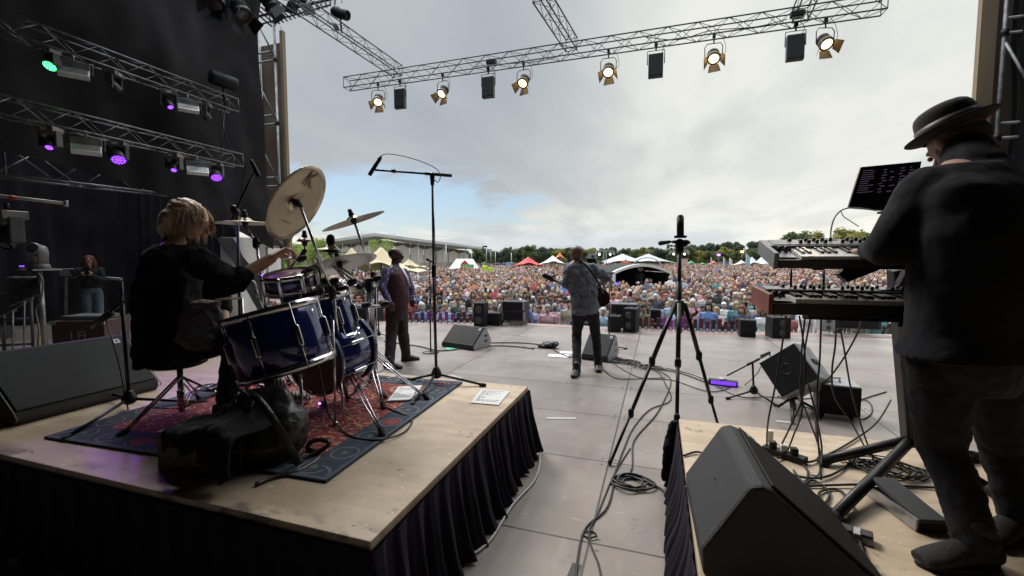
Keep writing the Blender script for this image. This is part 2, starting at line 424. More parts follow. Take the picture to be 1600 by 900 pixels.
def drape(name, label, p0, p1, top, bot, amp=.05, per=.35, nx=None, mat=None, wob=.5, seed=0):
    p0 = V(p0); p1 = V(p1); d = p1 - p0; ln = d.length; d.normalize(); nrm = V((-d.y, d.x, 0)); nu = nx or int(ln / .06)
    def fn(u, v):
        t = top(u) if callable(top) else top; b = bot(u) if callable(bot) else bot
        q = p0 + d * (u * ln); zz = t + (b - t) * v
        a = amp * (.35 + .65 * v) * math.sin(u * ln / per * 6.283 + 2 * noise.noise(V((u * ln * .8, seed, 0)))) + wob * .25 * noise.noise(V((u * ln * .5, zz * .4, seed + 3))) + .05 * wob * noise.noise(V((u * ln * 2.2, zz * 1.1, seed)))
        return V((q.x + nrm.x * a, q.y + nrm.y * a, zz))
    return tag(MB().grid(fn, nu, 24).build(name, mat or curtain), label, 'curtain')
def botf(u):   # lower hem of the near part swoops up from the left
    return 2.5 + 1.0 * max(0, math.sin(min(1, u * 1.25) * math.pi)) ** .8 * .55 - .72 * max(0, u - .8) * 5 * .95
drape('side_curtain', 'tall black drape hanging behind the two left lighting trusses', (-8.5, 0.5, 0), (-8.5, 7.9, 0), 8.4, botf, .012, .9, seed=1, wob=1.5)
drape('back_curtain', 'black drape closing the dark wing far behind the drummer', (-14.5, -4, 0), (-14.5, 9, 0), 8.5, 0, .08, .5, seed=4)
drape('wing_curtain', 'black drape across the front of the left wing beside the scaffold tower', (-14.5, 8.9, 0), (-10.6, 8.9, 0), 8.5, 0, .06, .45, seed=6)
drape('rear_curtain', 'black drape hanging behind the camera at the back of the stage', (-14.5, -3.5, 0), (7, -3.5, 0), 8.5, 0, .08, .5, seed=9)
drape('right_curtain', 'black drape closing the right side of the stage behind the keyboard player', (5.12, 9.2, 0), (5.12, -3.5, 0), 8.5, 0, .07, .42, seed=12)

# drum riser
pw = SH('birch_plywood', .55)
a = pw.noise(2.2, 7, (1, .35, 1)); b = pw.noise(14, 5, (.25, 1, 1)); c = pw.noise(7, 9, rough=.7)
cc = pw.mix(pw.step(a, .3, .7), (.50, .385, .27), (.64, .515, .38)); cc = pw.mix(pw.math('MULTIPLY', pw.step(b, .38, .66), .6), cc, (.42, .315, .21))
cc = pw.mix(pw.math('MULTIPLY', pw.step(pw.noise(1.1, 8, rough=.65), .48, .66), .55), cc, (.33, .24, .165))
px_, py_, pz_ = pw.xyz()
cc = pw.mix(pw.math('MULTIPLY', pw.math('MULTIPLY', pw.math('SUBTRACT', 1.0, pw.step(pw.math('SUBTRACT', py_, 0.0), -1.02, -.93)), pw.step(pw.noise(5, 5, (.6, 1, 1)), .52, .60)), .8), cc, (.10, .085, .075))
cc = pw.mix(pw.math('MULTIPLY', pw.step(c, .59, .68), .75), cc, (.15, .12, .10)); cc = pw.mix(pw.math('MULTIPLY', pw.step(pw.noise(26, 6), .66, .7), .6), cc, (.66, .60, .52))
pw.color(cc); pw.bump(b, .12, .003); pw.b.inputs['Roughness'].default_value = .5
def skirt(name_parent, pa, pb, ztop, zbot, out, amp=.035, per=.14, flare=.05, seed=0):
    pa, pb = V(pa), V(pb); d = (pb - pa); ln = d.length; d.normalize(); nrm = V((d.y, -d.x, 0)) * out
    def fn(u, v):
        ph = u * ln / per * 6.283 + 1.8 * noise.noise(V((u * ln * 2.0, seed, 0))); q = pa + d * (u * ln)
        a = (amp * (.15 + .85 * v) * (1 + math.sin(ph) + .3 * math.sin(2.7 * ph + 1))) + flare * v * v + .04 * v * noise.noise(V((u * ln * 1.3, v * 2, seed + 5)))
        return V((q.x + nrm.x * a, q.y + nrm.y * a, ztop + (zbot + .012 * math.sin(ph * .6) - ztop) * v))
    return MB().grid(fn, int(ln / .012), 14).build('skirt', MC['velvet'], name_parent)
vel = SH('velvet', .85); vel.color(vel.mix(vel.step(vel.noise(3, 4), .3, .7), (.008, .007, .011), (.016, .013, .021))); vel.b.inputs['Sheen Weight'].default_value = .10; vel.b.inputs['Specular IOR Level'].default_value = .2; vel.b.inputs['Sheen Roughness'].default_value = .4; vel.b.inputs['Sheen Tint'].default_value = (.5, .42, .62, 1)
DZ, RZ = .55, .50
ri = thing('drum_riser', 'plywood topped riser with black pleated skirt carrying the drum kit', 'riser', (-3, 2.4, 0))
MB().box((-3.26, 2.415, DZ - .02), (4.5, 2.13, .04)).build('platform_top', MC['birch_plywood'], ri, bev=.004)
MB().box((-3.26, 2.415, DZ - .055), (4.47, 2.10, .03)).build('edge_rail', alu, ri)
mb = MB()
for px_ in (-5.4, -3.26, -1.1):
    for py_ in (1.45, 3.38): mb.cyl((px_, py_, 0), (px_, py_, DZ - .07), .024)
mb.build('riser_legs', alu, ri)
skirt(ri, (-1.0, 1.345, 0), (-1.0, 3.485, 0), DZ - .035, .01, 1, seed=2)
skirt(ri, (-5.52, 1.34, 0), (-.995, 1.34, 0), DZ - .035, .01, 1, .02, .17, .02, seed=3)
skirt(ri, (-5.52, 3.49, 0), (-.995, 3.49, 0), DZ - .035, .01, -1, .02, .2, .02, seed=5)
rr = thing('keyboard_riser', 'low plywood riser with black skirt carrying the keyboards', 'riser', (1.8, 2, 0))
MB().box((1.96, 1.3, RZ - .02), (3.6, 3.85, .04)).build('platform_top', MC['birch_plywood'], rr, bev=.004)
MB().box((1.96, 1.3, RZ - .055), (3.57, 3.82, .03)).build('edge_rail', alu, rr)
skirt(rr, (.155, 3.23, 0), (.155, -.3, 0), RZ - .03, .01, 1, .02, .12, .05, seed=8)
skirt(rr, (3.7, 3.23, 0), (.155, 3.23, 0), RZ - .03, .01, 1, .02, .15, .02, seed=11)
# the tail of folded skirt cloth gathered at the far corner
tag(blob('gathered_cloth', MB().loft([(V((.13, 3.26, .47)), V((.03, 0, 0)), V((0, .02, 0))), (V((.10, 3.2, .3)), V((.045, 0, 0)), V((0, .03, 0))), (V((.10, 3.2, .06)), V((.05, .02, 0)), V((0, .03, 0)))]), MC['velvet'], None, .012, 2, .03, .05), 'bunched tail of black cloth hanging at the corner of the keyboard riser', 'cloth')
# white cable along the foot of the drum riser skirt
cable('pale cable running along the foot of the drum riser skirt', [P(845, 700, z=.012), P(838, 745, z=.012), P(800, 790, z=.012), P(765, 845, z=.012), P(722, 880, z=.012), P(690, 930, z=.012)], .008, mat=M('white_cable', (.55, .55, .52), .5))

# screw heads and tape on the boards
for px_ in (-1.10, -2.2, -3.3, -4.4, -5.4):
    for py_ in (1.42, 2.42, 3.42):
        for k in (-.04, .04): MB().cyl((px_ + k, py_, DZ + .0005), (px_ + k, py_, DZ + .0022), .006, n=10).build('screw', darkal, ri)
mb = MB()
for px_ in (-.34, 2.10, -2.78):
    for k in range(-1, 8):
        for dx_ in (-.05, .05):
            for dy_ in (-.05, .05): mb.cyl((px_ + dx_, 2.43 + 1.045 * k + dy_, .0005), (px_ + dx_, 2.43 + 1.045 * k + dy_, .003), .010, n=10)
o = mb.build('deck_bolts', darkal); o['kind'] = 'structure'
gt_ = M('white_tape', (.50, .48, .45), .7, var=.15); bt_ = M('black_tape', (.02, .02, .02), .5)
for k, (x_, y_, ln_, an, m_, lab) in enumerate(((-.9, 4.3, .30, .3, gt_, 'short strip of worn white tape on the deck left of the tripod'), (1.25, 4.9, .22, .1, gt_, 'small white tape mark on the deck in front of the low boom stand'), (-2.6, 5.4, .26, -.4, gt_, 'worn pale tape strip on the deck near the singer\'s feet'), (-.38, 2.15, .16, 1.5, bt_, 'dark tape patch over the deck seam at the bottom edge'), (-1.9, 7.6, .5, .05, bt_, 'black tape strip on the deck behind the cable pile'))):
    c_, s_ = math.cos(an), math.sin(an); q = lambda u, v: V((x_ + c_ * u - s_ * v, y_ + s_ * u + c_ * v, .004))
    tag(MB().add([q(-ln_ / 2, -.025), q(ln_ / 2, -.025), q(ln_ / 2, .025), q(-ln_ / 2, .025)], [(0, 1, 2, 3)]).build('tape_strip', m_), lab, 'tape')
# rug
rg = SH('rug_weave', .95)
x, y, z_ = rg.xyz(); W2, H2 = .98, .87
ax = rg.math('SUBTRACT', W2, rg.math('ABSOLUTE', x)); ay = rg.math('SUBTRACT', H2, rg.math('ABSOLUTE', y)); dd = rg.math('MINIMUM', ax, ay)
v1 = rg.vor(13, 'DISTANCE_TO_EDGE'); nn = rg.noise(20, 5, out='Fac'); v2 = rg.vor(7); nn2 = rg.noise(11, 3)
fld = rg.mix(rg.step(rg.noise(6, 4), .4, .6), (.26, .035, .035), (.17, .02, .03))
petal = rg.step(rg.math('ABSOLUTE', rg.math('SUBTRACT', rg.noise(17, 2, rough=.3), .5)), .035, .012)
fld = rg.mix(rg.math('MULTIPLY', petal, .85), fld, (.52, .40, .20))
fld = rg.mix(rg.math('MULTIPLY', rg.math('SUBTRACT', 1.0, rg.step(v2, .10, .14)), .9), fld, (.50, .38, .22))
fld = rg.mix(rg.math('MULTIPLY', rg.math('SUBTRACT', 1.0, rg.step(v2, .04, .06)), .9), fld, (.10, .12, .05))
fld = rg.mix(rg.math('MULTIPLY', rg.step(rg.noise(33, 2), .60, .66), .6), fld, (.05, .07, .15))
# border motifs : circles on a lattice
def lattice(c, per): return rg.math('SUBTRACT', rg.math('FRACT', rg.math('DIVIDE', c, per)), .5)
lx = rg.math('MULTIPLY', lattice(x, .235), .235); ly = rg.math('MULTIPLY', lattice(y, .235), .235)
inner = rg.math('SUBTRACT', dd, .105)
alongx = rg.math('LESS_THAN', ay, ax)
al = rg.math('ADD', rg.math('MULTIPLY', alongx, lx), rg.math('MULTIPLY', rg.math('SUBTRACT', 1.0, alongx), ly))
rad = rg.math('SQRT', rg.math('ADD', rg.math('MULTIPLY', al, al), rg.math('MULTIPLY', inner, inner)))
rad = rg.math('ADD', rad, rg.math('MULTIPLY', rg.math('SUBTRACT', nn, .5), .03))
brd = rg.mix(rg.step(nn, .3, .7), (.034, .042, .066), (.055, .066, .092))
ring = rg.math('MULTIPLY', rg.step(rad, .064, .068), rg.math('SUBTRACT', 1.0, rg.step(rad, .072, .076)))
brd = rg.mix(rg.math('MULTIPLY', ring, .7), brd, (.22, .26, .30))
sel = rg.math('GREATER_THAN', rg.math('FRACT', rg.math('DIVIDE', rg.math('ADD', x, y), .94)), .62)
core = rg.math('MULTIPLY', rg.math('SUBTRACT', 1.0, rg.step(rad, .048, .055)), sel)
brd = rg.mix(core, brd, (.34, .05, .05)); brd = rg.mix(rg.math('SUBTRACT', 1.0, rg.step(rad, .015, .02)), brd, (.10, .17, .12))
e1 = rg.math('MULTIPLY', rg.step(dd, .012, .015), rg.math('SUBTRACT', 1.0, rg.step(dd, .02, .023)))
brd = rg.mix(rg.math('MULTIPLY', e1, .6), brd, (.20, .24, .30))
rg.color(rg.mix(rg.step(dd, .205, .21), brd, fld)); rg.bump(rg.noise(260, 2), .6, .003)
mb = MB().box((0, 0, .006), (2 * W2, 2 * H2, .012))
o = mb.build('rug', MC['rug_weave'], origin=(0, 0, 0)); o.location = (-2.50, 2.47, DZ + .002); o.rotation_euler.z = R(3)
tag(o, 'red oriental rug with navy border under the drum kit', 'rug')

# ------------------------------------------------------------------ trusses
def truss(name, label, p0, p1, s=.22, mat=alu, step=.28, up=V((0, 0, 1)), group=None, rc=.014, rb=.006, brk=None):
    p0, p1 = V(p0), V(p1); d = (p1 - p0); ln = d.length; d.normalize(); x = up.cross(d).normalized(); z = d.cross(x)
    t = thing(name, label, 'truss', tuple(p0), group)
    cs = [x * a * s / 2 + z * b * s / 2 for a, b in ((-1, -1), (1, -1), (1, 1), (-1, 1))]
    for c in cs: MB().cyl(p0 + c, p1 + c, rc, n=8).build('chord', mat, t)
    mb = MB(); n = max(2, int(ln / step)); q = ln / n
    for f in range(4):
        a, b = cs[f], cs[(f + 1) % 4]
        for i in range(n):
            u, v = (a, b) if (i + f) % 2 else (b, a); mb.cyl(p0 + d * q * i + u, p0 + d * q * (i + 1) + v, rb, n=5)
    for e in (p0, p1):
        for f in range(4): mb.cyl(e + cs[f], e + cs[(f + 1) % 4], rb * 1.3, n=6)
    mb.build('lattice', mat, t); return t
TY = 9.5
fa = P(542, 137, Y=TY); fb = P(1382, 9, Y=TY)
fz = 5.96
truss('lighting_truss', 'long grey truss across the stage front carrying the lit spotlights', (fa.x, TY, fz), (fb.x, TY, fz), .25, trussm, .27)
for px0, px1, lab in (((622, 112), (432, -18), 'grey truss running back from the left end of the front truss'), ((893, 70), (843, -10), 'short grey truss meeting the middle of the front truss'), ((1250, 24), (1278, -40), 'grey truss end meeting the front truss near its right end')):
    a = P(*px0, z=6.22); b = P(*px1, z=6.3 if px1[0] != 432 else 6.45)
    truss('roof_truss', lab, a, b, .25, trussm, .25, group=None)
ta0, ta1 = P(-60, 15, X=-8), P(360, 164, X=-8)
truss('side_truss', 'upper dark truss along the left curtain with a green lamp', (-8, ta0.y, 4.6), (-8, 6.75, 4.6), .24, darkal, .3)
truss('side_truss', 'lower dark truss along the left curtain with purple lamps', (-8, 2.9, 3.55), (-8, 6.8, 3.55), .24, darkal, .3)
a = P(70, 262, X=-10.5); b = P(262, 285, X=-10.5)
truss('wing_truss', 'dim low truss crossing the dark wing behind the left curtain', (-10.5, 4.4, a.z), (-10.5, 7.5, a.z + .05), .5, darkal, .6, rc=.02, rb=.012)
# hangers between the two side trusses
mb = MB(); mb.tube([P(346, 165, X=-8), P(350, 205, X=-8), P(362, 245, X=-8)], .012); mb.tube([P(352, 170, X=-7.9), P(346, 215, X=-7.9), P(345, 238, X=-7.9)], .01)
tag(mb.build('truss_hanger', black), 'black strap linking the ends of the two side trusses', 'hanger')

# ------------------------------------------------------------------ lamps
def fresnel_proto(name, label, lit):
    t = thing(name, label, 'stage light')
    # local: hangs below origin, beam along -Y tilted down
    tilt = R(48); rot = Euler((tilt, 0, 0)).to_matrix(); c = V((0, 0, -.42)); f = rot @ V((0, -1, 0)); u = rot @ V((0, 0, 1)); xx = V((1, 0, 0))
    bod = M('fresnel_body', (.16, .13, .10), .5, .5, var=.2)
    yk = MB().tube([c + xx * -.17, c + xx * -.175 + V((0, 0, .2)), V((-.13, 0, -.15)), V((.13, 0, -.15)), c + xx * .175 + V((0, 0, .2)), c + xx * .17], .009, 8); yk.build('yoke', black, t)
    MB().cyl((0, 0, -.15), (0, 0, .02), .014).box((0, 0, .0), (.06, .05, .07)).build('clamp', black, t)
    b = MB().lathe([(0, -.17), (.06, -.17), (.10, -.14), (.115, -.10), (.115, .02), (.135, .03), (.135, .10), (.100, .10), (.100, .08)], c, f, 28)
    for k in range(6): b.lathe([(.118, -.12 + k * .022), (.124, -.115 + k * .022), (.118, -.11 + k * .022)], c, f, 20)
    b.build('lamp_body', bod if lit else black, t)
    lens = MB().lathe([(.100, .085), (.08, .094), (.05, .099), (0, .102)], c, f, 28)
    lens.build('lens', M('lit_lens', (.8, .7, .5), .3, emit=(1, .72, .34), es=2.4) if lit else M('dark_lens', (.05, .05, .06), .15), t)
    dm = M('barn_door_inner', (.20, .14, .075), .5, .4, var=.15) if lit else black
    for k in (0, 2, 3):
        an = k * math.pi / 2 + .1; dirv = (xx * math.cos(an) + u * math.sin(an)); side = f.cross(dirv)
        o_ = c + f * .105 + dirv * .125; tip = (dirv * .45 + f * .9).normalized() * .17
        MB().add([o_ + side * .09, o_ - side * .09, o_ - side * .125 + tip, o_ + side * .125 + tip, o_ + side * .09 + dirv * .004, o_ - side * .09 + dirv * .004, o_ - side * .125 + tip + dirv * .004, o_ + side * .125 + tip + dirv * .004],
                 [(0, 1, 2, 3), (7, 6, 5, 4), (0, 4, 5, 1), (1, 5, 6, 2), (2, 6, 7, 3), (3, 7, 4, 0)]).build('barn_door', dm, t)
    MB().tube(smooth([c - f * .15, c + xx * .22 + V((0, 0, .05)), c + xx * .2 + V((0, 0, .3)), V((.08, 0, .05))]), .005, 5).build('lamp_cable', cablem, t)
    return t
fp = fresnel_proto('spotlight', '', True)
flab = ['leftmost lit spotlight with open barn doors under the front truss', 'second lit spotlight from the left under the front truss', 'lit spotlight just left of the truss junction', 'lit spotlight just right of the truss junction', 'second lit spotlight from the right under the front truss', 'rightmost and largest lit spotlight under the front truss']
def tz(px, py, Y): return P(px, py, Y=Y)
for i, (px_, rz) in enumerate(((591, .25), (692, -.30), (818, -.25), (950, -.1), (1113, -.12), (1285, .15))):
    q = P(px_, 150, Y=TY); o = fp if i == 0 else dup(fp, (0, 0, 0))
    o.location = (q.x, TY, fz - .12); o.rotation_euler = (0, 0, rz + R(8)); o['label'] = flab[i]; o['group'] = 'lit spotlights under the front truss'; o.scale = (.90,) * 3
    ld = bpy.data.lights.new('lamp', 'SPOT'); lo = bpy.data.objects.new('lamp_beam', ld); col.objects.link(lo); ld.energy = 40; ld.color = (1, .8, .55); ld.spot_size = R(55); ld.spot_blend = .7; ld.shadow_soft_size = .1
    lo.location = (q.x, TY - .33, fz - .68); lo.rotation_euler = (R(-52) + R(0), 0, 0)
def panel_proto():
    t = thing('led_panel', '', 'stage light')
    MB().tube([(-.15, 0, -.42), (-.15, 0, -.13), (.15, 0, -.13), (.15, 0, -.42)], .009, 8).build('yoke', black, t)
    MB().cyl((0, 0, -.13), (0, 0, .02), .014).box((0, 0, 0), (.06, .05, .07)).build('clamp', black, t)
    MB().box((0, 0, -.46), (.26, .10, .5)).build('housing', M('panel_housing', (.06, .06, .065), .5, .2, var=.2), t, bev=.006)
    MB().box((0, -.053, -.46), (.235, .012, .42)).build('panel_face', M('panel_face', (.035, .035, .04), .4, var=.3, vs=60), t)
    MB().tube([(.1, .02, -.2), (.14, .03, -.05), (.06, 0, .03)], .006, 5).build('lamp_cable', cablem, t)
    return t
pp = panel_proto()
plab = ['dark unlit panel lamp beside the leftmost lit spotlight', 'dark unlit panel lamp below the small box on the front truss', 'dark unlit panel lamp in the right half of the front truss', 'largest unlit panel lamp beside the rightmost lit spotlight']
for i, px_ in enumerate((625, 763, 1024, 1240)):
    q = P(px_, 130, Y=TY); o = pp if i == 0 else dup(pp, (0, 0, 0)); o.location = (q.x, TY, fz - .12); o['label'] = plab[i]; o['group'] = 'unlit panel lamps under the front truss'; o.scale = (1.08, 1.08, .90)
for px_, py_, lab in ((768, 97, 'small black junction box on top of the front truss'), (1246, 22, 'flat grey power box fixed on the right part of the front truss')):
    q = P(px_, py_, Y=TY - .1); t = thing('junction_box', lab, 'junction box', q)
    MB().box(q, (.22, .12, .09)).build('box', black, t, bev=.006); MB().box(q + V((0, 0, -.06)), (.16, .08, .03)).build('clamp', alu, t)
cable('black cable draped over the middle of the front truss', [P(880, 82, Y=TY), P(860, 92, Y=TY - .05), P(820, 98, Y=TY), P(780, 100, Y=TY), P(740, 104, Y=TY)], .008)
cable('black cable looped along the right half of the front truss', [P(1010, 58, Y=TY - .15), P(1060, 62, Y=TY - .15), P(1110, 48, Y=TY - .12), P(1180, 42, Y=TY - .15), P(1230, 30, Y=TY - .12)], .008)

purple = (.42, .08, 1.0)
def mover_proto(big):
    t = thing('moving_light', '', 'moving light')
    mm = M('mover_body', (.05, .05, .055), .4, .1, var=.3)
    MB().box((0, 0, -.06), (.30, .22, .09)).build('base', M('mover_base', (.16, .16, .165), .45, .3, var=.3), t, bev=.01)
    MB().box((0, -.113, -.06), (.10, .006, .05)).build('display', M('display', (.5, .5, .52), .4), t)
    MB().cyl((0, 0, -.02), (0, 0, .07), .02).build('clamp', black, t)
    for s in (-1, 1): MB().box((s * .14, 0, -.22), (.045, .13, .28)).build('yoke_arm', mm, t, bev=.015)
    f = V((.25, -.55, -.8)).normalized(); c = V((0, 0, -.29)); r_ = .135 if big else .085
    MB().lathe([(0, -.15), (r_ * .7, -.15), (r_, -.10), (r_, .10), (r_ * .9, .115)], c, f, 28).build('head', mm, t)
    x_, y_ = frame(f)
    if big:
        mb = MB().mat(0).lathe([(r_ * .9, .105), (0, .108)], c, f, 24).mat(1)
        for rr_, n_ in ((0, 1), (.045, 6), (.092, 12)):
            for k in range(n_):
                a_ = 6.283 * k / n_; mb.lathe([(.017, .108), (.012, .116), (0, .118)], c + (x_ * math.cos(a_) + y_ * math.sin(a_)) * rr_, f, 8)
        mb.build('lens', [M('wash_base', (.10, .02, .2), .3, emit=(.14, .03, .8), es=.4), M('wash_led', (.4, .1, 1), .3, emit=(.24, .045, 1), es=2.0)], t)
    else:
        MB().lathe([(r_ * .62, .112), (r_ * .35, .125), (0, .13)], c, f, 20).build('lens', M('spot_lens', (.4, .1, 1), .2, emit=(.25, .06, 1), es=1.3), t)
    return t
ms, mbg = mover_proto(False), mover_proto(True)
us = ub = False
def put(proto, first, px_, ztop, label, group, rz=0, s=.78, X=-8):
    q = P(px_, 200, X=X); o = proto if first else dup(proto, (0, 0, 0)); o.location = (X + .02, q.y, ztop); o.rotation_euler = (0, 0, rz); o['label'] = label; o['group'] = group; o.scale = (s,) * 3; return o
lt = 3.42; utz = 4.47
put(ms, True, 76, lt, 'small moving light with purple lens, leftmost on the lower side truss', 'moving lights on the side trusses', R(20))
put(ms, False, 268, lt, 'small purple lensed moving light beside the right strobe of the lower truss', 'moving lights on the side trusses', R(20))
put(mbg, True, 181, lt, 'large purple lit wash light in the middle of the lower side truss', 'moving lights on the side trusses', R(35))
put(mbg, False, 333, lt, 'large purple lit wash light at the right end of the lower side truss', 'moving lights on the side trusses', R(35))
d1 = put(ms, False, 181, utz, 'dark moving light in the middle of the upper side truss', 'moving lights on the side trusses', R(120))
d2 = put(ms, False, 264, utz, 'violet lensed moving light beside the right strobe of the upper side truss', 'moving lights on the side trusses', R(60))
d3 = put(ms, False, 321, utz, 'dark moving light at the right end of the upper side truss', 'moving lights on the side trusses', R(130))
for o, mt in ((d1, M('dark_lens', (.05, .05, .06), .15)), (d3, M('dark_lens', (.05, .05, .06), .15))):
    for ch in o.children:
        if ch.name.startswith('lens'): ch.data = ch.data.copy(); ch.data.materials[0] = mt
gp = dup(mbg, (0, 0, 0)); q = P(80, 100, X=-8); gp.location = (-7.98, q.y, utz); gp.rotation_euler = (0, R(0), R(0)); gp['label'] = 'lamp with green lit face, leftmost on the upper side truss'; gp['group'] = 'moving lights on the side trusses'; gp.scale = (.62,) * 3
for ch in gp.children:
    if ch.name.startswith('lens'):
        ch.data = ch.data.copy(); ch.data.materials[0] = M('green_base', (.02, .3, .08), .3, emit=(.05, 1, .2), es=.8); ch.data.materials[1] = M('green_led', (.05, .8, .2), .3, emit=(.1, 1, .3), es=2.5)
def strobe_proto():
    t = thing('strobe_light', '', 'strobe light')
    MB().cyl((0, 0, -.06), (0, 0, .06), .02).build('clamp', alu, t)
    MB().tube([(0, -.24, -.26), (0, -.25, -.07), (0, .25, -.07), (0, .24, -.26)], .012).build('yoke', darkal, t)
    MB().box((-.01, 0, -.15), (.14, .42, .15)).build('housing', M('strobe_housing', (.22, .22, .22), .4, .5, var=.2), t, bev=.008)
    f = MB(); rt_ = Euler((0, R(-35), 0)).to_matrix()
    f.box((.05, 0, -.27), (.10, .40, .20), rt_).build('reflector', M('strobe_reflector', (.60, .60, .58), .35, .4, var=.1), t, bev=.006)
    mb = MB()
    for k in range(5): mb.box(V((.05, 0, -.27)) + rt_ @ V((.053, 0, -.06 + .03 * k)), (.006, .36, .006), rt_)
    mb.build('fins', darkal, t); return t
sp_ = strobe_proto()
for i, (px_, zz, lab, s_) in enumerate(((132, lt, 'left silver strobe light on the lower side truss', 1.), (304, lt, 'right silver strobe light on the lower side truss', 1.), (120, utz, 'left silver strobe light on the upper side truss', 1.), (294, utz, 'right silver strobe light on the upper side truss', .95))):
    put(sp_, i == 0, px_, zz, lab, 'silver strobe lights on the side trusses', R(-32), s_ * .82)
# horn loudspeaker / follow lamp on top of the upper truss end and the one hung near the roof truss
def canlamp(lab, q, d, s=1):
    t = thing('can_lamp', lab, 'stage light', q); d = V(d).normalized(); q = V(q)
    MB().lathe([(0, -.19 * s), (.09 * s, -.19 * s), (.105 * s, -.16 * s), (.105 * s, .17 * s), (.095 * s, .19 * s), (.09 * s, .15 * s), (0, .14 * s)], q, d, 24).build('lamp_body', blackp, t)
    mb = MB()
    for k in range(5): mb.lathe([(.106 * s, -.15 * s + k * .03 * s), (.113 * s, -.145 * s + k * .03 * s), (.106 * s, -.14 * s + k * .03 * s)], q, d, 20)
    mb.build('cooling_rings', black, t)
    MB().tube([q + V((0, 0, -.02)), q + V((0, 0, -.2 * s)), q + V((.02, 0, -.4 * s))], .02 * s).build('yoke', black, t); return t
q = P(349, 126, X=-8); canlamp('black can lamp standing on the end of the upper side truss', q, (.3, 1, -.05), 1.2)
q = P(532, 21, Y=8.2); canlamp('black can lamp beside the left roof truss against the sky', q, (.9, .1, -.35), 1.0)
MB_ = MB().tube([P(534, 5, Y=8.2), P(534, -40, Y=8.2)], .006).tube([P(522, 38, Y=8.2), P(527, 45, Y=8.2)], .05); tag(MB_.build('lamp_hanger', black), 'thin wire and clamp holding the can lamp by the roof truss', 'hanger')
# dark cluster of unlit lamps at the roof corner
fd = fresnel_proto('unlit_spotlight', '', False)
spots = ((352, -4, 6.3, 1.15, 'unlit lamp with barn doors, leftmost in the dark cluster at the roof corner'), (385, 6, 6.6, 1.2, 'unlit lamp with open barn doors hanging lowest in the roof corner cluster'), (421, -8, 7.2, 1.15, 'unlit lamp at the right of the roof corner cluster'), (478, -16, 7.4, 1.2, 'unlit lamp hanging from the left roof truss'))
for i, (px_, py_, Y_, s_, lab) in enumerate(spots):
    o = fd if i == 0 else dup(fd, (0, 0, 0)); q = P(px_, py_, Y=Y_); o.location = q + V((0, 0, .35)); o.rotation_euler = (R(10 * (i % 2)), R(15 - 10 * i), R(40 + 50 * i)); o.scale = (s_,) * 3; o['label'] = lab; o['group'] = 'unlit lamps at the roof corner'
# slatted rain canopy over the tower
cn = thing('slatted_canopy', 'slatted translucent canopy edge above the scaffold tower', 'canopy', P(460, 20, Y=8.6))
mb = MB()
for k in range(17):
    f = k / 16; a = P(392 + 20 * f * 6.6, 20 - 14 * f, Y=8.3 + .1 * f); b_ = P(425 + 20 * f * 4.9, 48 - 34 * f, Y=9.1 + .1 * f)
    mb.bar(a + V((0, 0, .1)), b_ + V((0, 0, .1)), .04, .02)
mb.build('slats', black, cn)
MB().tube([P(385, 30, Y=8.5), P(520, -2, Y=8.6)], .03).tube([P(400, 40, Y=8.9), P(515, 8, Y=9.0)], .02).build('beam', black, cn)

# ------------------------------------------------------------------ scaffold towers
plyb = M('weathered_board', (.12, .085, .06), .8, 0, var=.35, vs=2.5, bump=.3, bs=20, stretch=(1, 1, .2)); timb = M('timber_edge', (.27, .205, .13), .7, 0, var=.25, vs=3, stretch=(1, 1, .1))
def tower(lab, x0, x1, Y, z1, timx, flip):
    pass; t = thing('scaffold_tower', lab, 'scaffold tower', ((x0 + x1) / 2, Y, GZ)); s = 1 if flip else -1
    for xx in (x0, x1):
        for yy in (Y, Y + .22): MB().cyl((xx, yy, GZ), (xx, yy, z1 + .35), .03, n=10).build('standard', steel, t)
    zs = np.arange(GZ + .3, z1 + .5, 1.55)
    for k, zz in enumerate(zs):
        for dz in (0, .22): MB().cyl((x0, Y, zz + dz), (x1, Y, zz + dz), .024, n=8).build('ledger', steel, t)
        MB().cyl((x0, Y - .04, zz + 1.4), (x1, Y - .04, zz + .1), .022, n=8).build('diagonal_brace', steel, t)
    for xx in (x0, x1):
        for zz in zs: MB().cyl((xx, Y, zz - .04), (xx, Y, zz + .06), .05, n=8).build('coupler', black, t)
    MB().box(((x0 + x1) / 2, Y + .29, (z1 + 1.9) / 2), (x1 - x0, .03, z1 - 1.9)).build('board', plyb, t)
    MB().box((timx, Y + .16, (z1 + .2 + GZ) / 2), (.20 if flip else .09, .10, z1 + .2 - GZ)).build('timber_post', timb, t)
    return t
x1 = P(434, 200, Y=8.95).x; x0 = x1 - .75
tower('scaffold tower with brown boards at the left front corner of the stage', x0, x1, 8.95, 7.1, x1 + .085, False)
xr = P(1566, 100, Y=8.9).x
tower('scaffold tower with pale timber edge at the right front corner of the stage', xr, xr + .62, 8.9, 9.2, xr - .13, True)
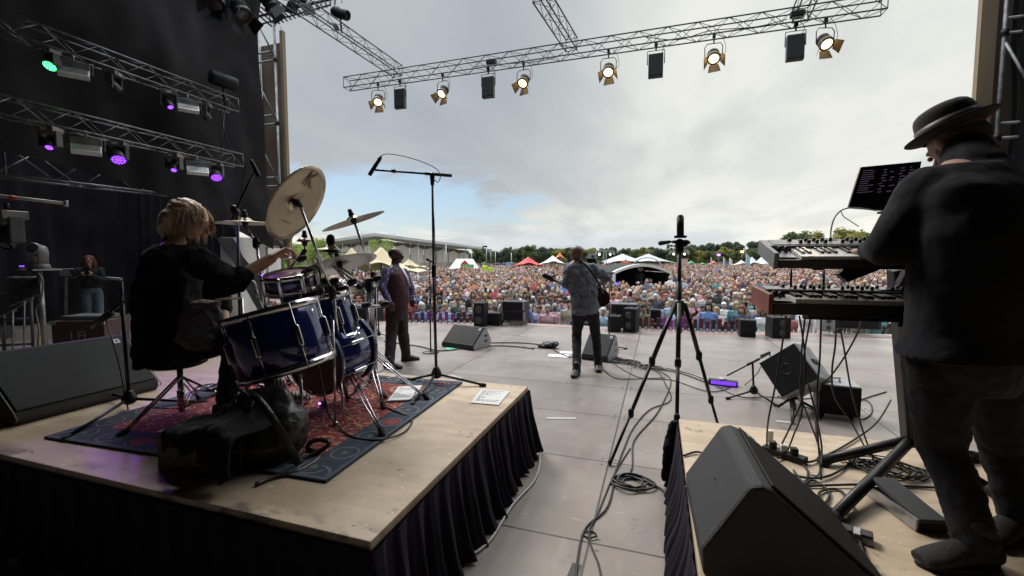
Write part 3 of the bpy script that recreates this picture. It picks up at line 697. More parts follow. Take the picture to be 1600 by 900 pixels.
# pale sheets hung low on the left tower
sheet = M('grey_tarpaulin', (.60, .59, .57), .6, 0, var=.15, vs=2.2, bump=.5, bs=7)
tb_ = sheet.node_tree; tr_ = tb_.nodes.new('ShaderNodeBsdfTranslucent'); tr_.inputs[0].default_value = (.6, .6, .58, 1); mx_ = tb_.nodes.new('ShaderNodeMixShader'); mx_.inputs[0].default_value = .5
tb_.links.new(tb_.nodes['Principled BSDF'].outputs[0], mx_.inputs[1]); tb_.links.new(tr_.outputs[0], mx_.inputs[2]); tb_.links.new(mx_.outputs[0], tb_.nodes['Material Output'].inputs[0]); dsheet = M('grey_mesh_sheet', (.12, .12, .12), .8, 0, var=.2, vs=3)
def sheetq(lab, pts, Y, mat, amp=.05):
    q = [P(a, b, Y=Y) for a, b in pts]
    def fn(u, v):
        a = q[0].lerp(q[1], u); b = q[3].lerp(q[2], u); p = a.lerp(b, v); p.y += amp * noise.noise(V((p.x * 2.5, p.z * .8, Y))) * 2; return p
    return tag(MB().grid(fn, 24, 24).build('tarpaulin', mat), lab, 'tarpaulin')
sheetq('pale tarpaulin tied to the left scaffold tower above the big cymbal', [(410, 292), (440, 294), (440, 470), (410, 470)], 9.75, sheet)
sheetq('large pale sheet behind the drummer\'s arm at the foot of the tower', [(346, 370), (412, 372), (412, 500), (346, 500)], 9.0 - .3, sheet)
sheetq('dark mesh sheet folded across the pale sheet behind the drummer', [(340, 372), (360, 372), (412, 440), (412, 500)], 8.66, dsheet)
# ------------------------------------------------------------------ far background
leafm = {}
def leaves(name, c, c2):
    m = M(name, c, .7, 0, c2=c2, vs=.9, detail=2); t = m.node_tree; tr = t.nodes.new('ShaderNodeBsdfTranslucent'); mx = t.nodes.new('ShaderNodeMixShader'); mx.inputs[0].default_value = .45; bs = t.nodes['Principled BSDF']
    t.links.new(bs.inputs['Base Color'].links[0].from_socket, tr.inputs[0]); t.links.new(bs.outputs[0], mx.inputs[1]); t.links.new(tr.outputs[0], mx.inputs[2]); t.links.new(mx.outputs[0], t.nodes['Material Output'].inputs[0]); return m
LG = leaves('leaf_green', (.16, .19, .07), (.08, .11, .045)); LD = leaves('leaf_dark', (.085, .115, .075), (.05, .07, .05)); LY = leaves('leaf_yellow', (.34, .29, .07), (.17, .18, .05)); LB = leaves('leaf_bright', (.30, .38, .08), (.15, .22, .05))
bark = M('bark', (.09, .07, .05), .9, var=.3)
def tree_proto(name, h, wd, nl, leaf, mat, seed, tall=False):
    rnd = random.Random(seed); t = thing(name, '', 'tree'); mb = MB()
    mb.tube(smooth([(0, 0, 0), (.03 * h * .3, 0, h * .3), (0, .02 * h, h * .62), (0, 0, h * .85)]), [h * .028 * (1 - .8 * i / 18) for i in range(19)], 7)
    cl = []
    for i in range(22):
        a = rnd.uniform(0, 6.283); f = rnd.uniform(.28, 1.0); rr = wd * .5 * math.sqrt(max(0, 1 - ((f - .55) / .52) ** 2)) * rnd.uniform(.35, .85)
        c = V((math.cos(a) * rr, math.sin(a) * rr, h * f * .93)); cl.append((c, rnd.uniform(.14, .24) * wd))
        if i < 9: mb.tube([(0, 0, h * (.2 + .4 * f)), c * .6 + V((0, 0, h * .15)), c], [h * .01, h * .006, h * .003], 5)
    mb.build('trunk', bark, t)
    vs = []; fs = []
    for i in range(nl):
        c, r_ = cl[rnd.randrange(len(cl))]; d = V((rnd.gauss(0, 1), rnd.gauss(0, 1), rnd.gauss(0, 1))).normalized() * r_ * rnd.random() ** .4
        p = c + V((d.x, d.y, d.z * .8)); nrm = (d.normalized() + V((rnd.gauss(0, .5), rnd.gauss(0, .5), rnd.gauss(0, .5)))).normalized(); a, b = frame(nrm); s = leaf * rnd.uniform(.6, 1.4); o = len(vs)
        vs += [p + a * s, p + b * s * .7, p - a * s, p - b * s * .7]; fs.append((o, o + 1, o + 2, o + 3))
    mb = MB(); mb.add(vs, fs); mb.build('crown', mat, t); return t
tps = [tree_proto('broadleaf_tree', 10, 8, 4200, .28, LG, 1), tree_proto('broadleaf_tree', 11, 9.5, 4200, .30, LD, 2), tree_proto('broadleaf_tree', 8.5, 7.5, 3600, .26, LY, 3), tree_proto('poplar_tree', 13, 4, 2600, .25, LG, 4)]
near_a = tree_proto('broadleaf_tree', 5, 4.4, 7000, .07, LB, 5); near_b = tree_proto('broadleaf_tree', 5, 4.2, 6500, .07, LB, 9)
def place(proto, first, px_, top, d, h0, label, group, rz=0):
    g = P(px_, 420, d=d); H = (403 - top) * d / FPX + CAMZ - GZ; s = H / h0; o = proto if first else dup(proto, (0, 0, 0))
    o.location = (g.x, g.y, GZ); o.rotation_euler = (0, 0, rz); o.scale = (s,) * 3; o['label'] = label
    if group: o['group'] = group
    return o
place(near_a, True, 497, 374, 37, 5, 'bright yellow-green tree behind the small cymbals left of the beige tents', 'bright trees by the beige tents', 1)
place(near_b, True, 598, 375, 56, 5, 'bright green tree in front of the glass pavilion gable', 'bright trees by the beige tents', 2)
place(dup(near_a, (0, 0, 0)), True, 455, 380, 44, 5, 'bright green tree beside the left scaffold tower, partly behind the crash cymbal', 'bright trees by the beige tents', 2.4)
first = [True] * 4; rnd = random.Random(4)
tl = []
for px_ in range(745, 1000, 9): tl.append((px_ + rnd.uniform(-3, 3), 391 + rnd.uniform(-5, 3), rnd.uniform(150, 185), rnd.choice([0, 0, 1, 2, 0])))
for px_ in range(1000, 1215, 8): tl.append((px_ + rnd.uniform(-3, 3), 391 + rnd.uniform(-5, 3), rnd.uniform(150, 180), rnd.choice([0, 1, 2, 2, 0])))
for px_ in range(1085, 1215, 12): tl.append((px_ + rnd.uniform(-3, 3), 380 + rnd.uniform(-2, 3), rnd.uniform(230, 260), 1))
tl += [(817, 386, 160, 0), (829, 383, 150, 0), (857, 388, 165, 1), (955, 388, 170, 1), (992, 390, 170, 0), (1046, 380, 150, 3), (1056, 381, 150, 3), (1012, 392, 150, 0), (1070, 383, 160, 0), (1244, 362, 95, 0), (1262, 366, 100, 2), (1322, 360, 92, 2), (1345, 362, 92, 0), (1295, 372, 110, 1), (1400, 366, 110, 0), (1450, 372, 120, 1), (798, 384, 170, 3), (905, 391, 170, 1), (925, 392, 175, 0)]
kindlab = ['mid green tree', 'dark green tree', 'yellowing tree', 'narrow poplar']
def near_of(px_):
    for lim, s in ((765, 'right of the glass pavilion'), (800, 'behind the blue containers'), (850, 'behind the red tent'), (890, 'behind the white pointed tents'), (940, 'behind the guitarist'), (1000, 'behind the left half of the grey marquee'), (1040, 'behind the right half of the grey marquee'), (1085, 'behind the camera tripod'), (1130, 'right of the tripod'), (1175, 'above the flags'), (1215, 'just left of the upper keyboard'), (1500, 'rising above the upper keyboard')):
        if px_ < lim: return s
seen_ = {}; tl.sort()
for i, (px_, top, d, k) in enumerate(tl):
    h0 = (10, 11, 8.5, 13)[k]
    lab = kindlab[k] + (' on the ridge ' if d > 200 else ' ') + near_of(px_); seen_.setdefault(lab, []).append(i); n_s = len(seen_[lab])
    if n_s > 1: lab += ', ' + ('second', 'third', 'fourth', 'fifth', 'sixth', 'seventh', 'eighth')[n_s - 2] + ' from left'
    place(tps[k], first[k], px_, top, d, h0, lab, 'trees along the far edge of the field', rnd.uniform(0, 6)); first[k] = False
# hedge-like undergrowth that reads as one mass
vs = []; fs = []
for i in range(14000):
    px_ = rnd.uniform(420, 1600); d = rnd.uniform(185, 200) if rnd.random() < .7 else rnd.uniform(262, 275)
    top = 4.5 + 1.6 * noise.noise(V((px_ * .03, 0, 0))) if d < 210 else 7.0 + 2 * noise.noise(V((px_ * .02, 5, 0)))
    g = P(px_, 403, d=d); p = V((g.x, g.y, GZ + rnd.random() ** .7 * top)); s = rnd.uniform(.5, 1.1); a = V((rnd.gauss(0, 1), rnd.gauss(0, .4), rnd.gauss(0, 1))).normalized(); b = frame(a)[0]; o = len(vs)
    vs += [p + a * s, p + b * s * .8, p - a * s, p - b * s * .8]; fs.append((o, o + 1, o + 2, o + 3))
tag(MB().add(vs, fs).build('distant_woodland', LD), 'dark undergrowth filling the far treeline', 'woodland', kind='stuff')
struct(MB().grid(lambda u, v: (lambda g: V((g.x, g.y, GZ + (1 - (2 * v - 1) ** 2) * (7 + 3 * noise.noise(V((u * 9, 0, 2)))))))(P(300 + 1400 * u, 403, d=300 + 160 * v)), 60, 8).build('hill', M('hill_green', (.05, .065, .05), .9, 0, var=.4, vs=.05), origin=(0, 0, 0)))

# glass pavilion : two wings meeting at a gable corner
pvl = thing('glass_pavilion', 'long low glass pavilion with grey overhanging roof left of the field', 'building', tuple(P(595, 410, d=72)))
gA, gB, gC = P(592, 403, d=72), P(733, 403, d=98), P(470, 403, d=96)
def zat(py, d): return CAMZ + (403 - py) * d / FPX
roofm = M('roof_grey', (.50, .51, .53), .6, 0, var=.1, vs=.3); wallm = M('pavilion_wall', (.42, .38, .34), .8, 0, var=.15, vs=.6); glassm = M('pavilion_glass', (.62, .64, .65), .3, .0, c2=(.85, .74, .64), vs=.10, spec=.5); white = M('white_paint', (.68, .68, .66), .6, 0, var=.06)
def _n(a, b):
    d = (V((b.x, b.y, 0)) - V((a.x, a.y, 0))).normalized(); n_ = V((d.y, -d.x, 0)); return d, (n_ if n_.y < 0 else -n_)
d1_, m1_ = _n(gA, gB); d2_, m2_ = _n(gA, gC); kk = 2.6 / max(.2, m1_.dot((m1_ + m2_).normalized())); ecor = V((gA.x, gA.y, 0)) + (m1_ + m2_).normalized() * kk
def wing(a, b, za, zb, overa, name):
    a = V((a.x, a.y, 0)); b = V((b.x, b.y, 0)); d = (b - a); ln = d.length; d.normalize(); n_ = V((d.y, -d.x, 0)); n_ = n_ if n_.y < 0 else -n_
    gz0 = .75
    MB().add([a + V((0, 0, GZ)), b + V((0, 0, GZ)), b + V((0, 0, gz0)), a + V((0, 0, gz0)), a - n_ * 8 + V((0, 0, GZ)), b - n_ * 8 + V((0, 0, GZ)), b - n_ * 8 + V((0, 0, gz0)), a - n_ * 8 + V((0, 0, gz0))], [(0, 1, 2, 3), (4, 7, 6, 5), (1, 5, 6, 2), (3, 2, 6, 7), (0, 3, 7, 4), (0, 4, 5, 1)]).build('wall', wallm, pvl)
    nb = 7
    for k in range(nb):
        u0, u1 = k / nb, (k + 1) / nb; q0 = a + d * (u0 * ln + .12) - n_ * .1; q1 = a + d * (u1 * ln - .12) - n_ * .1; t0 = za + (zb - za) * u0 - .5; t1 = za + (zb - za) * u1 - .5
        wobj = MB().add([q0 + V((0, 0, gz0)), q1 + V((0, 0, gz0)), q1 + V((0, 0, t1)), q0 + V((0, 0, t0)), q0 - n_ * .1 + V((0, 0, gz0)), q1 - n_ * .1 + V((0, 0, gz0)), q1 - n_ * .1 + V((0, 0, t1)), q0 - n_ * .1 + V((0, 0, t0))], [(0, 1, 2, 3), (7, 6, 5, 4), (3, 2, 6, 7)]).build('window', glassm, pvl)
        mb = MB(); 
        for f in (.0, .5): mb.bar(q0.lerp(q1, f) + n_ * .03 + V((0, 0, gz0)), q0.lerp(q1, f) + n_ * .03 + V((0, 0, t0 + (t1 - t0) * f)), .06, .06, n_)
        mb.bar(q0 + n_ * .03 + V((0, 0, gz0 + 1.2)), q1 + n_ * .03 + V((0, 0, gz0 + 1.2)), .06, .05); mb.build('frame', white, wobj)
        # draped blinds hanging in scallops under the eaves
        mb = MB(); mb.grid(lambda u, v: q0.lerp(q1, u) + n_ * .1 + V((0, 0, t0 + (t1 - t0) * u + .1 - v * (.25 + .5 * abs(math.cos(u * math.pi))))), 8, 1); mb.build('blind', M('dark_blind', (.12, .11, .10), .8), pvl)
    for k in range(0, nb + 1, 2):
        q = a + d * (k / nb * ln) + n_ * 1.6; MB().cyl(q + V((0, 0, GZ)), q + V((0, 0, za + (zb - za) * k / nb)), .12, n=8).build('column', white, pvl)
    r0 = V((ecor.x, ecor.y, 0)); rin = r0 - (m1_ + m2_).normalized() * 13; r1 = b + d * 1.2 + n_ * 2.6; th = V((0, 0, .45))
    MB().add([r0 + V((0, 0, za)), r1 + V((0, 0, zb)), r1 - n_ * 12 + V((0, 0, zb + .1)), rin + V((0, 0, za + .1)), r0 + V((0, 0, za)) + th, r1 + V((0, 0, zb)) + th, r1 - n_ * 12 + V((0, 0, zb + .1)) + th, rin + V((0, 0, za + .1)) + th],
             [(0, 3, 2, 1), (4, 5, 6, 7), (0, 1, 5, 4), (1, 2, 6, 5), (2, 3, 7, 6), (3, 0, 4, 7)]).build('roof', roofm, pvl)
wing(gA, gB, zat(371, 72), zat(389, 96), 2.2, 'r'); wing(gA, gC, zat(371, 72) - .01, zat(388, 96), 2.0, 'l')
MB().add([V((gA.x, gA.y - 5, -.1)), V((gB.x, gB.y - 5, -.1)), V((gB.x, gB.y, -.1)), V((gA.x, gA.y, -.1)), V((gA.x, gA.y - 5, GZ)), V((gB.x, gB.y - 5, GZ))], [(0, 1, 2, 3), (4, 5, 1, 0)]).build('terrace', wallm, pvl)
mb = MB()
for k in range(3): q = gA.lerp(gB, .03 + .025 * k); MB().cyl((q.x, q.y + 2, zat(370, 74)), (q.x, q.y + 2, zat(364, 74)), .1, n=6).build('chimney', roofm, pvl)


# tents
def tentmat(n, c): return M(n, c, .75, 0, var=.10, vs=.5)
beige = tentmat('beige_canvas', (.55, .45, .28)); redt = tentmat('red_canvas', (.55, .06, .07)); wht = tentmat('white_canvas', (.62, .62, .60)); greyt = tentmat('grey_canvas', (.42, .43, .43))
def stretch_tent(lab, px0, px1, ptop, peave, d, mat, peaks=((.5, .5),), depth=None, name='stretch_tent'):
    a = P(px0, 403, d=d); b = P(px1, 403, d=d); a.z = b.z = 0; wv = b - a; wd = wv.length; u_ = wv.normalized(); n_ = V((-u_.y, u_.x, 0)); dp = depth or wd * .7
    zt, ze = zat(ptop, d), zat(peave, d); t = thing(name, lab, 'tent', (a + wv / 2 + n_ * dp / 2)[:2] + (GZ,))
    def fn(u, v):
        h = 0
        for pu, pv in peaks:
            r_ = math.hypot((u - pu) / .55, (v - pv) / .75); h = max(h, max(0, 1 - r_) ** 1.55)
        sag = .10 * (math.sin(u * math.pi) * 0 + abs(math.sin(u * 6.283 * 1.5))) * (1 if v in (0, 1) else 0)
        return a + u_ * (u * wd) + n_ * (v * dp) + V((0, 0, ze + (zt - ze) * h + sag * 2 * min(1, wd / 6)))
    o = MB().grid(fn, 36, 20).build('canopy', mat, t); m = o.modifiers.new('thick', 'SOLIDIFY'); m.thickness = .05
    for u in (0.02, .5, .98):
        for v in (0.02, .98): q = fn(u, v); MB().cyl((q.x, q.y, GZ), (q.x, q.y, q.z), .06, n=6).build('pole', darkal, t)
    for pu, pv in peaks: q = fn(pu, pv); MB().cyl((q.x, q.y, GZ), (q.x, q.y, q.z), .07, n=6).build('pole', darkal, t)
    return t
stretch_tent('beige stretch tent with its peak just left of the singer\'s head', 543, 652, 384, 425, 33, beige, ((.40, .4),))
stretch_tent('smaller beige stretch tent behind the ride cymbal', 512, 575, 386, 415, 44, beige, ((.5, .4),))
stretch_tent('low beige awning right of the singer beside the pavilion', 625, 662, 404, 417, 48, beige, ((.3, .5),))
stretch_tent('red stretch tent at the back of the crowd left of the guitarist', 798, 856, 401, 417, 74, redt, ((.48, .4),))
stretch_tent('white pointed tent right of the red tent', 840, 890, 399, 414, 84, wht, ((.5, .4),), name='pointed_tent')
stretch_tent('pale tent behind the guitarist\'s head', 884, 930, 404, 416, 90, wht, ((.4, .4),), name='pointed_tent')
stretch_tent('wide grey marquee with two peaks behind the covered mixing position', 946, 1062, 396, 414, 82, greyt, ((.30, .4), (.66, .4)), name='marquee')
stretch_tent('white pointed tent beside the upper keyboard end', 1172, 1204, 401, 415, 78, wht, ((.25, .4), (.75, .5)), name='pointed_tent')
stretch_tent('small cream tent left of the white tent by the keyboard', 1150, 1174, 406, 414, 92, wht, ((.5, .4),), name='pointed_tent')
stretch_tent('orange canopy peeking over the white pointed tent', 868, 886, 394, 404, 120, tentmat('orange_canvas', (.60, .22, .07)), ((.4, .4),), name='market_canopy')
stretch_tent('green market canopy right of the camera tripod', 1072, 1092, 407, 413, 100, tentmat('green_canvas', (.08, .30, .16)), ((.5, .4),), name='market_canopy')
stretch_tent('long green awning behind the crowd left of the flags', 1090, 1110, 410, 414, 100, tentmat('green_canvas', (.08, .30, .16)), ((.5, .4),), name='market_canopy')
stretch_tent('red market canopy behind the crowd between the flags', 1108, 1126, 407, 413, 100, tentmat('coral_canvas', (.55, .17, .13)), ((.5, .4),), name='market_canopy')
# framed white tent with red and green signs
t = thing('frame_tent', 'white frame tent with red gable and green sign right of the mic stand', 'tent', tuple(P(725, 420, d=60)))
a, b = P(701, 403, d=60), P(746, 403, d=60); ze, zt = zat(420, 60), zat(404.5, 60); A, B = V((a.x, a.y, 0)), V((b.x, b.y, 0)); un = (B - A).normalized(); nn_ = V((-un.y, un.x, 0)); W_ = (B - A).length
MB().add([A + V((0, 0, ze)), B + V((0, 0, ze)), B + nn_ * 4 + V((0, 0, ze)), A + nn_ * 4 + V((0, 0, ze)), A + un * .8 + nn_ * 2 + V((0, 0, zt)), B - un * .8 + nn_ * 2 + V((0, 0, zt))], [(0, 1, 5, 4), (2, 3, 4, 5), (1, 2, 5), (3, 0, 4)]).build('canopy', wht, t)
MB().prism([(0, 0), (1.2, 0), (1.2, .9), (.6, 1.5), (0, .9)], A + un * 1.6 - nn_ * .06 + V((0, 0, ze - .3)), un, (0, 0, 1), nn_ * .05).build('gable_sign', redt, t)
MB().box(A + un * (W_ * .66) - nn_ * .05 + V((0, 0, ze + .35)), (1.7, .05, .5), Matrix.Rotation(math.atan2(un.y, un.x), 3, 'Z')).build('sign', M('green_sign', (.16, .42, .16), .6), t)
for f in (0.02, .33, .66, .98):
    q = A + un * W_ * f; MB().cyl((q.x, q.y, GZ), (q.x, q.y, ze), .05, n=6).build('pole', white, t)
# covered mixing position with arched roof
FD = 28.0
fo = thing('mixing_tent', 'small covered stage with arched pale roof edge standing in the crowd', 'stage tent', tuple(P(1004, 450, d=28)[:2]) + (GZ,))
A, B = P(959, 403, d=28), P(1048, 403, d=28.6); A.z = B.z = 0; un = (B - A).normalized(); nn_ = V((-un.y, un.x, 0)); W_ = (B - A).length
def arch(u): return zat(425, 28) + (zat(412.5, 28) - zat(425, 28)) * (math.sin(u * math.pi) ** .9)
blk = M('tent_black', (.022, .022, .025), .9, 0, var=.2)
mb = MB()
for dz0, dz1, mname in ((0, -.16, 0),):
    n_ = 24; vs = []
    for i in range(n_ + 1):
        u = i / n_; q = A + un * W_ * u - nn_ * .1
        vs += [q + V((0, 0, arch(u))), q + V((0, 0, arch(u) - .17)), q + nn_ * .4 + V((0, 0, arch(u) - .17)), q + nn_ * .4 + V((0, 0, arch(u)))]
    mb.add(vs, [(4 * i + a_, 4 * i + 4 + a_, 4 * i + 4 + (a_ + 1) % 4, 4 * i + (a_ + 1) % 4) for i in range(n_) for a_ in range(4)])
mb.build('arch_edge', wht, fo)
MB().grid(lambda u, v: A + un * W_ * u + nn_ * (.3 + 3.4 * v) + V((0, 0, arch(u) - .04)), 24, 2).build('roof', blk, fo)
MB().grid(lambda u, v: A + un * W_ * u + nn_ * 3.7 + V((0, 0, (arch(u) - .05) * (1 - v) + GZ * v)), 24, 2).build('back_wall', blk, fo)
for e in (A, B):
    MB().box(e + nn_ * 1.9 + V((0, 0, -.42)), (.06, 3.6, 2.15), Matrix.Rotation(math.atan2(un.y, un.x), 3, 'Z')).build('side_wall', blk, fo)
    MB().box(e - nn_ * .1 + V((0, 0, -.5)), (.14, .14, 2.1), Matrix.Rotation(math.atan2(un.y, un.x), 3, 'Z')).build('post', wht, fo)
MB().box((A + B) / 2 + nn_ * 1.2 + V((0, 0, -.95)), (W_ * .9, .8, .9), Matrix.Rotation(math.atan2(un.y, un.x), 3, 'Z')).build('desk', M('tent_desk', (.06, .06, .07), .7), fo)
MB().tube([A + un * 1.9 + V((0, 0, -.25)), A + un * 2.6 + V((0, 0, -.25)), A + un * 2.6 + V((0, 0, -1)), A + un * 1.9 + V((0, 0, -1)), A + un * 1.9 + V((0, 0, -.25))], .03).build('rail', alu, fo)
MB().box(A + un * .45 + nn_ * .4 + V((0, 0, -.05)), (.32, .03, .2)).build('screen', M('blue_screen', (.02, .03, .5), .3, emit=(.05, .1, 1), es=1.2), fo)
text('roof_mark', 'R·A', .22, A + un * (W_ * .47) + nn_ * .05 + V((0, 0, arch(.5) - .33)), un, (0, 0, 1), M('pale_mark', (.45, .45, .46), .6), fo)
MB().bar(A + un * 1.3 + nn_ * .02 + V((0, 0, arch(.45) - .19)), A + un * 2.1 + nn_ * .02 + V((0, 0, arch(.45) - .19)), .03, .02).build('roof_bar', darkal, fo)
# blue dome behind it
t = thing('dome_tent', 'blue and grey dome tent showing above the arched roof', 'tent', tuple(P(1012, 420, d=62)[:2]) + (GZ,)); c = P(1012, 403, d=62); rr_ = 21.5 * 62 / FPX
def dome(u, v): a_ = u * math.pi; return V((c.x, c.y, 0)) + V((math.cos(a_) * rr_, 2.5 * (v - .5) * 2, 0)) + V((0, 0, zat(419, 62) + math.sin(a_) * (zat(402.5, 62) - zat(419, 62))))
MB().grid(dome, 24, 4).build('canopy', M('dome_blue', (.12, .22, .30), .6, c2=(.28, .30, .30), vs=.9), t)
MB().tube([dome(i / 12, 0) for i in range(13)], .08, 6).build('rib', greyt, t)
for u in (0, 1):
    q = dome(u, 0); MB().cyl((q.x, q.y, GZ), q, .06, n=6).build('pole', darkal, t)
# orange bar sign
q = P(977.5, 410, d=72); t = thing('bar_sign', 'orange sign board hanging on the grey marquee', 'sign', q)
MB().prism([(-.75, -.3), (.75, -.3), (.75, .25), (.2, .3), (0, .5), (-.2, .3), (-.75, .25)], q, RT, (0, 0, 1), FW * .06).build('board', M('orange_sign', (.62, .17, .05), .6), t)
text('lettering', 'BAR', .38, q - FW * .04 + V((0, 0, -.02)), RT, (0, 0, 1), M('sign_white', (.8, .75, .65), .6), t, .01)
MB().cyl((q.x, q.y + .1, GZ), (q.x, q.y + .1, q.z - .2), .05, n=6).build('pole', darkal, t)
# light towers
def light_tower(lab, px_, d, py_top, lit=True, arm=14):
    q = P(px_, 403, d=d); zt = zat(py_top, d); t = thing('light_tower', lab, 'light tower', (q.x, q.y, GZ)); s = d / FPX
    mb = MB(); mb.bar(V((q.x - 2.3 * s, q.y, GZ)), V((q.x - 2.3 * s, q.y, zt)), .1, .1, RT); mb.bar(V((q.x + 2.3 * s, q.y, GZ)), V((q.x + 2.3 * s, q.y, zt)), .1, .1, RT)
    for k in range(10): z0 = GZ + (zt - GZ) * k / 10; mb.cyl((q.x - 2.3 * s * (-1) ** k, q.y, z0), (q.x + 2.3 * s * (-1) ** k, q.y, z0 + (zt - GZ) / 10), .03, n=5)
    mb.build('mast', alu, t); MB().bar(V((q.x, q.y, zt)) - RT * arm * s, V((q.x, q.y, zt)) + RT * arm * s, .12, .12).build('crossbar', alu, t)
    for k in (-1, -.6, .6, 1):
        c = V((q.x, q.y, zt - 3.5 * s)) + RT * arm * s * k; MB().box(c, (3.4 * s, .3, 4.5 * s)).build('lamp_head', M('tower_lamp', (.35, .36, .37), .5, .3), t)
        if k in (-.6, .6) and lit: MB().lathe([(1.3 * s, 0), (.8 * s, .1), (0, .12)], c + V((0, -.17, -2.2 * s)), (0, -1, 0), 12).build('lamp', M('tower_bulb', (1, .95, .8), .4, emit=(1, .93, .75), es=6), t)
    return t
light_tower('light tower with two lit lamps right of the guitarist', 945, 62, 392); light_tower('light tower with two lit lamps behind the camera tripod', 1061, 66, 391.5)
def mast(lab, px_, d, top, lamp=True):
    q = P(px_, 403, d=d); zt = zat(top, d); t = thing('floodlight_mast', lab, 'light mast', (q.x, q.y, GZ)); MB().cyl((q.x, q.y, GZ), (q.x, q.y, zt), .09, .06, 8).build('mast', alu, t)
    if lamp: MB().box((q.x - .3, q.y, zt + .1), (.9, .3, .3)).build('lamp_head', black, t, bev=.04)
    return t
mast('tall floodlight mast with black head left of the red tent', 760, 84, 386); mast('farther shorter floodlight mast right of the tall one', 767, 120, 391); mast('slim bare mast in front of the trees left of the red tent', 774, 90, 393, False); mast('slim bare mast beside the left edge of the red tent', 799, 80, 395, False)
mast('white mast standing before the pavilion right wing', 697, 66, 382, False); mast('thin white mast at the right end of the pavilion', 737, 86, 391, False)
# containers, banners, flags
def boxthing(name, lab, cat, px0, px1, py0, py1, d, mat, dp=2.4, extra=None):
    a, b = P(px0, 403, d=d), P(px1, 403, d=d); z0, z1 = zat(py1, d), zat(py0, d); t = thing(name, lab, cat, ((a.x + b.x) / 2, (a.y + b.y) / 2, GZ))
    ux = RT; wd = (b - a).length; c = (a + b) / 2; c.z = (z0 + z1) / 2; rot = Matrix.Rotation(YAW, 3, 'Z')
    MB().box(c + V((0, dp / 2, 0)), (wd, dp, z1 - z0), rot).build('body', mat, t, bev=.03)
    mb = MB()
    for k in range(int(wd / .6)): mb.box(c + rot @ V((-wd / 2 + .3 + k * .6, 0, 0)) + V((0, -.02, 0)), (.12, .05, (z1 - z0) * .92), rot)
    mb.build('ribs', mat, t); MB().box(c + V((0, dp / 2, (z1 - z0) / 2 + .04)), (wd + .1, dp + .1, .1), rot).build('lid', extra or mat, t)
boxthing('container', 'dark blue container left of the red tent', 'container', 768, 788, 412.5, 423, 86, M('blue_paint', (.05, .10, .22), .5, var=.2)); boxthing('container', 'light blue and white stall between the blue container and red tent', 'stall', 788, 798, 411, 423, 84, M('light_blue', (.28, .42, .60), .6, var=.2, vs=1))
boxthing('container', 'dark grey fence screen right of the white frame tent', 'fence screen', 748, 768, 413, 423, 92, M('fence_dark', (.10, .12, .13), .8), .3); boxthing('container', 'pale pink stall behind the camera tripod', 'stall', 1062, 1072, 405, 415, 96, M('pink_stall', (.55, .38, .34), .7)); boxthing('container', 'blue and white stall between the flags', 'stall', 1126, 1140, 410, 416, 104, M('stall_blue', (.12, .16, .30), .6))
def banner(lab, px0, px1, py0, py1, d, mat, name='banner', flag=False):
    a, b = P(px0, py0, d=d), P(px1, py1, d=d); t = thing(name, lab, 'banner' if not flag else 'flag', (a.x, a.y, GZ))
    if flag:
        hgt = a.z - b.z; MB().prism([(0, 0), (.0, hgt), (.25 * (b.x - a.x), hgt * 1.0), (b.x - a.x, hgt * .75), ((b.x - a.x) * .9, .0)], (a.x, a.y, b.z), (1, 0, 0), (0, 0, 1), (0, .03, 0)).build('cloth', mat, t); MB().cyl((a.x, a.y, GZ), (a.x, a.y, a.z + .1), .03, n=6).build('pole', white, t)
    else:
        MB().box(((a.x + b.x) / 2, a.y, (a.z + b.z) / 2), ((b.x - a.x), .05, a.z - b.z)).build('cloth', mat, t)
        for e in (a, b): MB().cyl((e.x, e.y + .05, GZ), (e.x, e.y + .05, a.z), .03, n=6).build('pole', white, t)
    return t
banner('white banner standing behind the crowd right of the two yellow vests', 769, 789, 419, 425, 58, white)
banner('white feather flag right of the thin beach flag', 1140, 1144, 403.5, 416, 70, white, 'feather_flag', True); banner('cream feather flag behind the crowd', 1130.5, 1133, 402.5, 416, 75, M('cream_cloth', (.55, .50, .38), .7), 'feather_flag', True)
banner('pale blue feather flag beside the white tents near the keyboard', 1166, 1172, 397, 416, 66, M('pale_blue_cloth', (.30, .48, .55), .7), 'feather_flag', True); banner('thin pale flag pole cloth left of the cream feather flag', 1111, 1112.5, 402.5, 412, 80, M('cream_cloth', (.55, .50, .38), .7), 'feather_flag', True)
for px_, py_, c_, lab in ((1123, 398.3, (.3, .1, 1), 'violet glowing lamp among the far trees right of the tripod'), (1159.5, 393.3, (1, .45, .12), 'orange glowing lamp in front of the far trees')):
    q = P(px_, py_, d=120); t = thing('festoon_lamp', lab, 'lamp', (q.x, q.y, GZ)); MB().cyl((q.x, q.y, GZ), q, .06, n=6).build('pole', darkal, t); MB().ell(q, (.45, .3, .25)).build('bulb', M('glow_' + lab[:6], c_, .4, emit=c_, es=5), t)
# grey lodge on the horizon
boxthing('low_building', 'low flat roofed grey building on the horizon right of the guitarist', 'building', 908, 948, 396, 404, 170, M('far_grey', (.25, .26, .27), .8), 8)

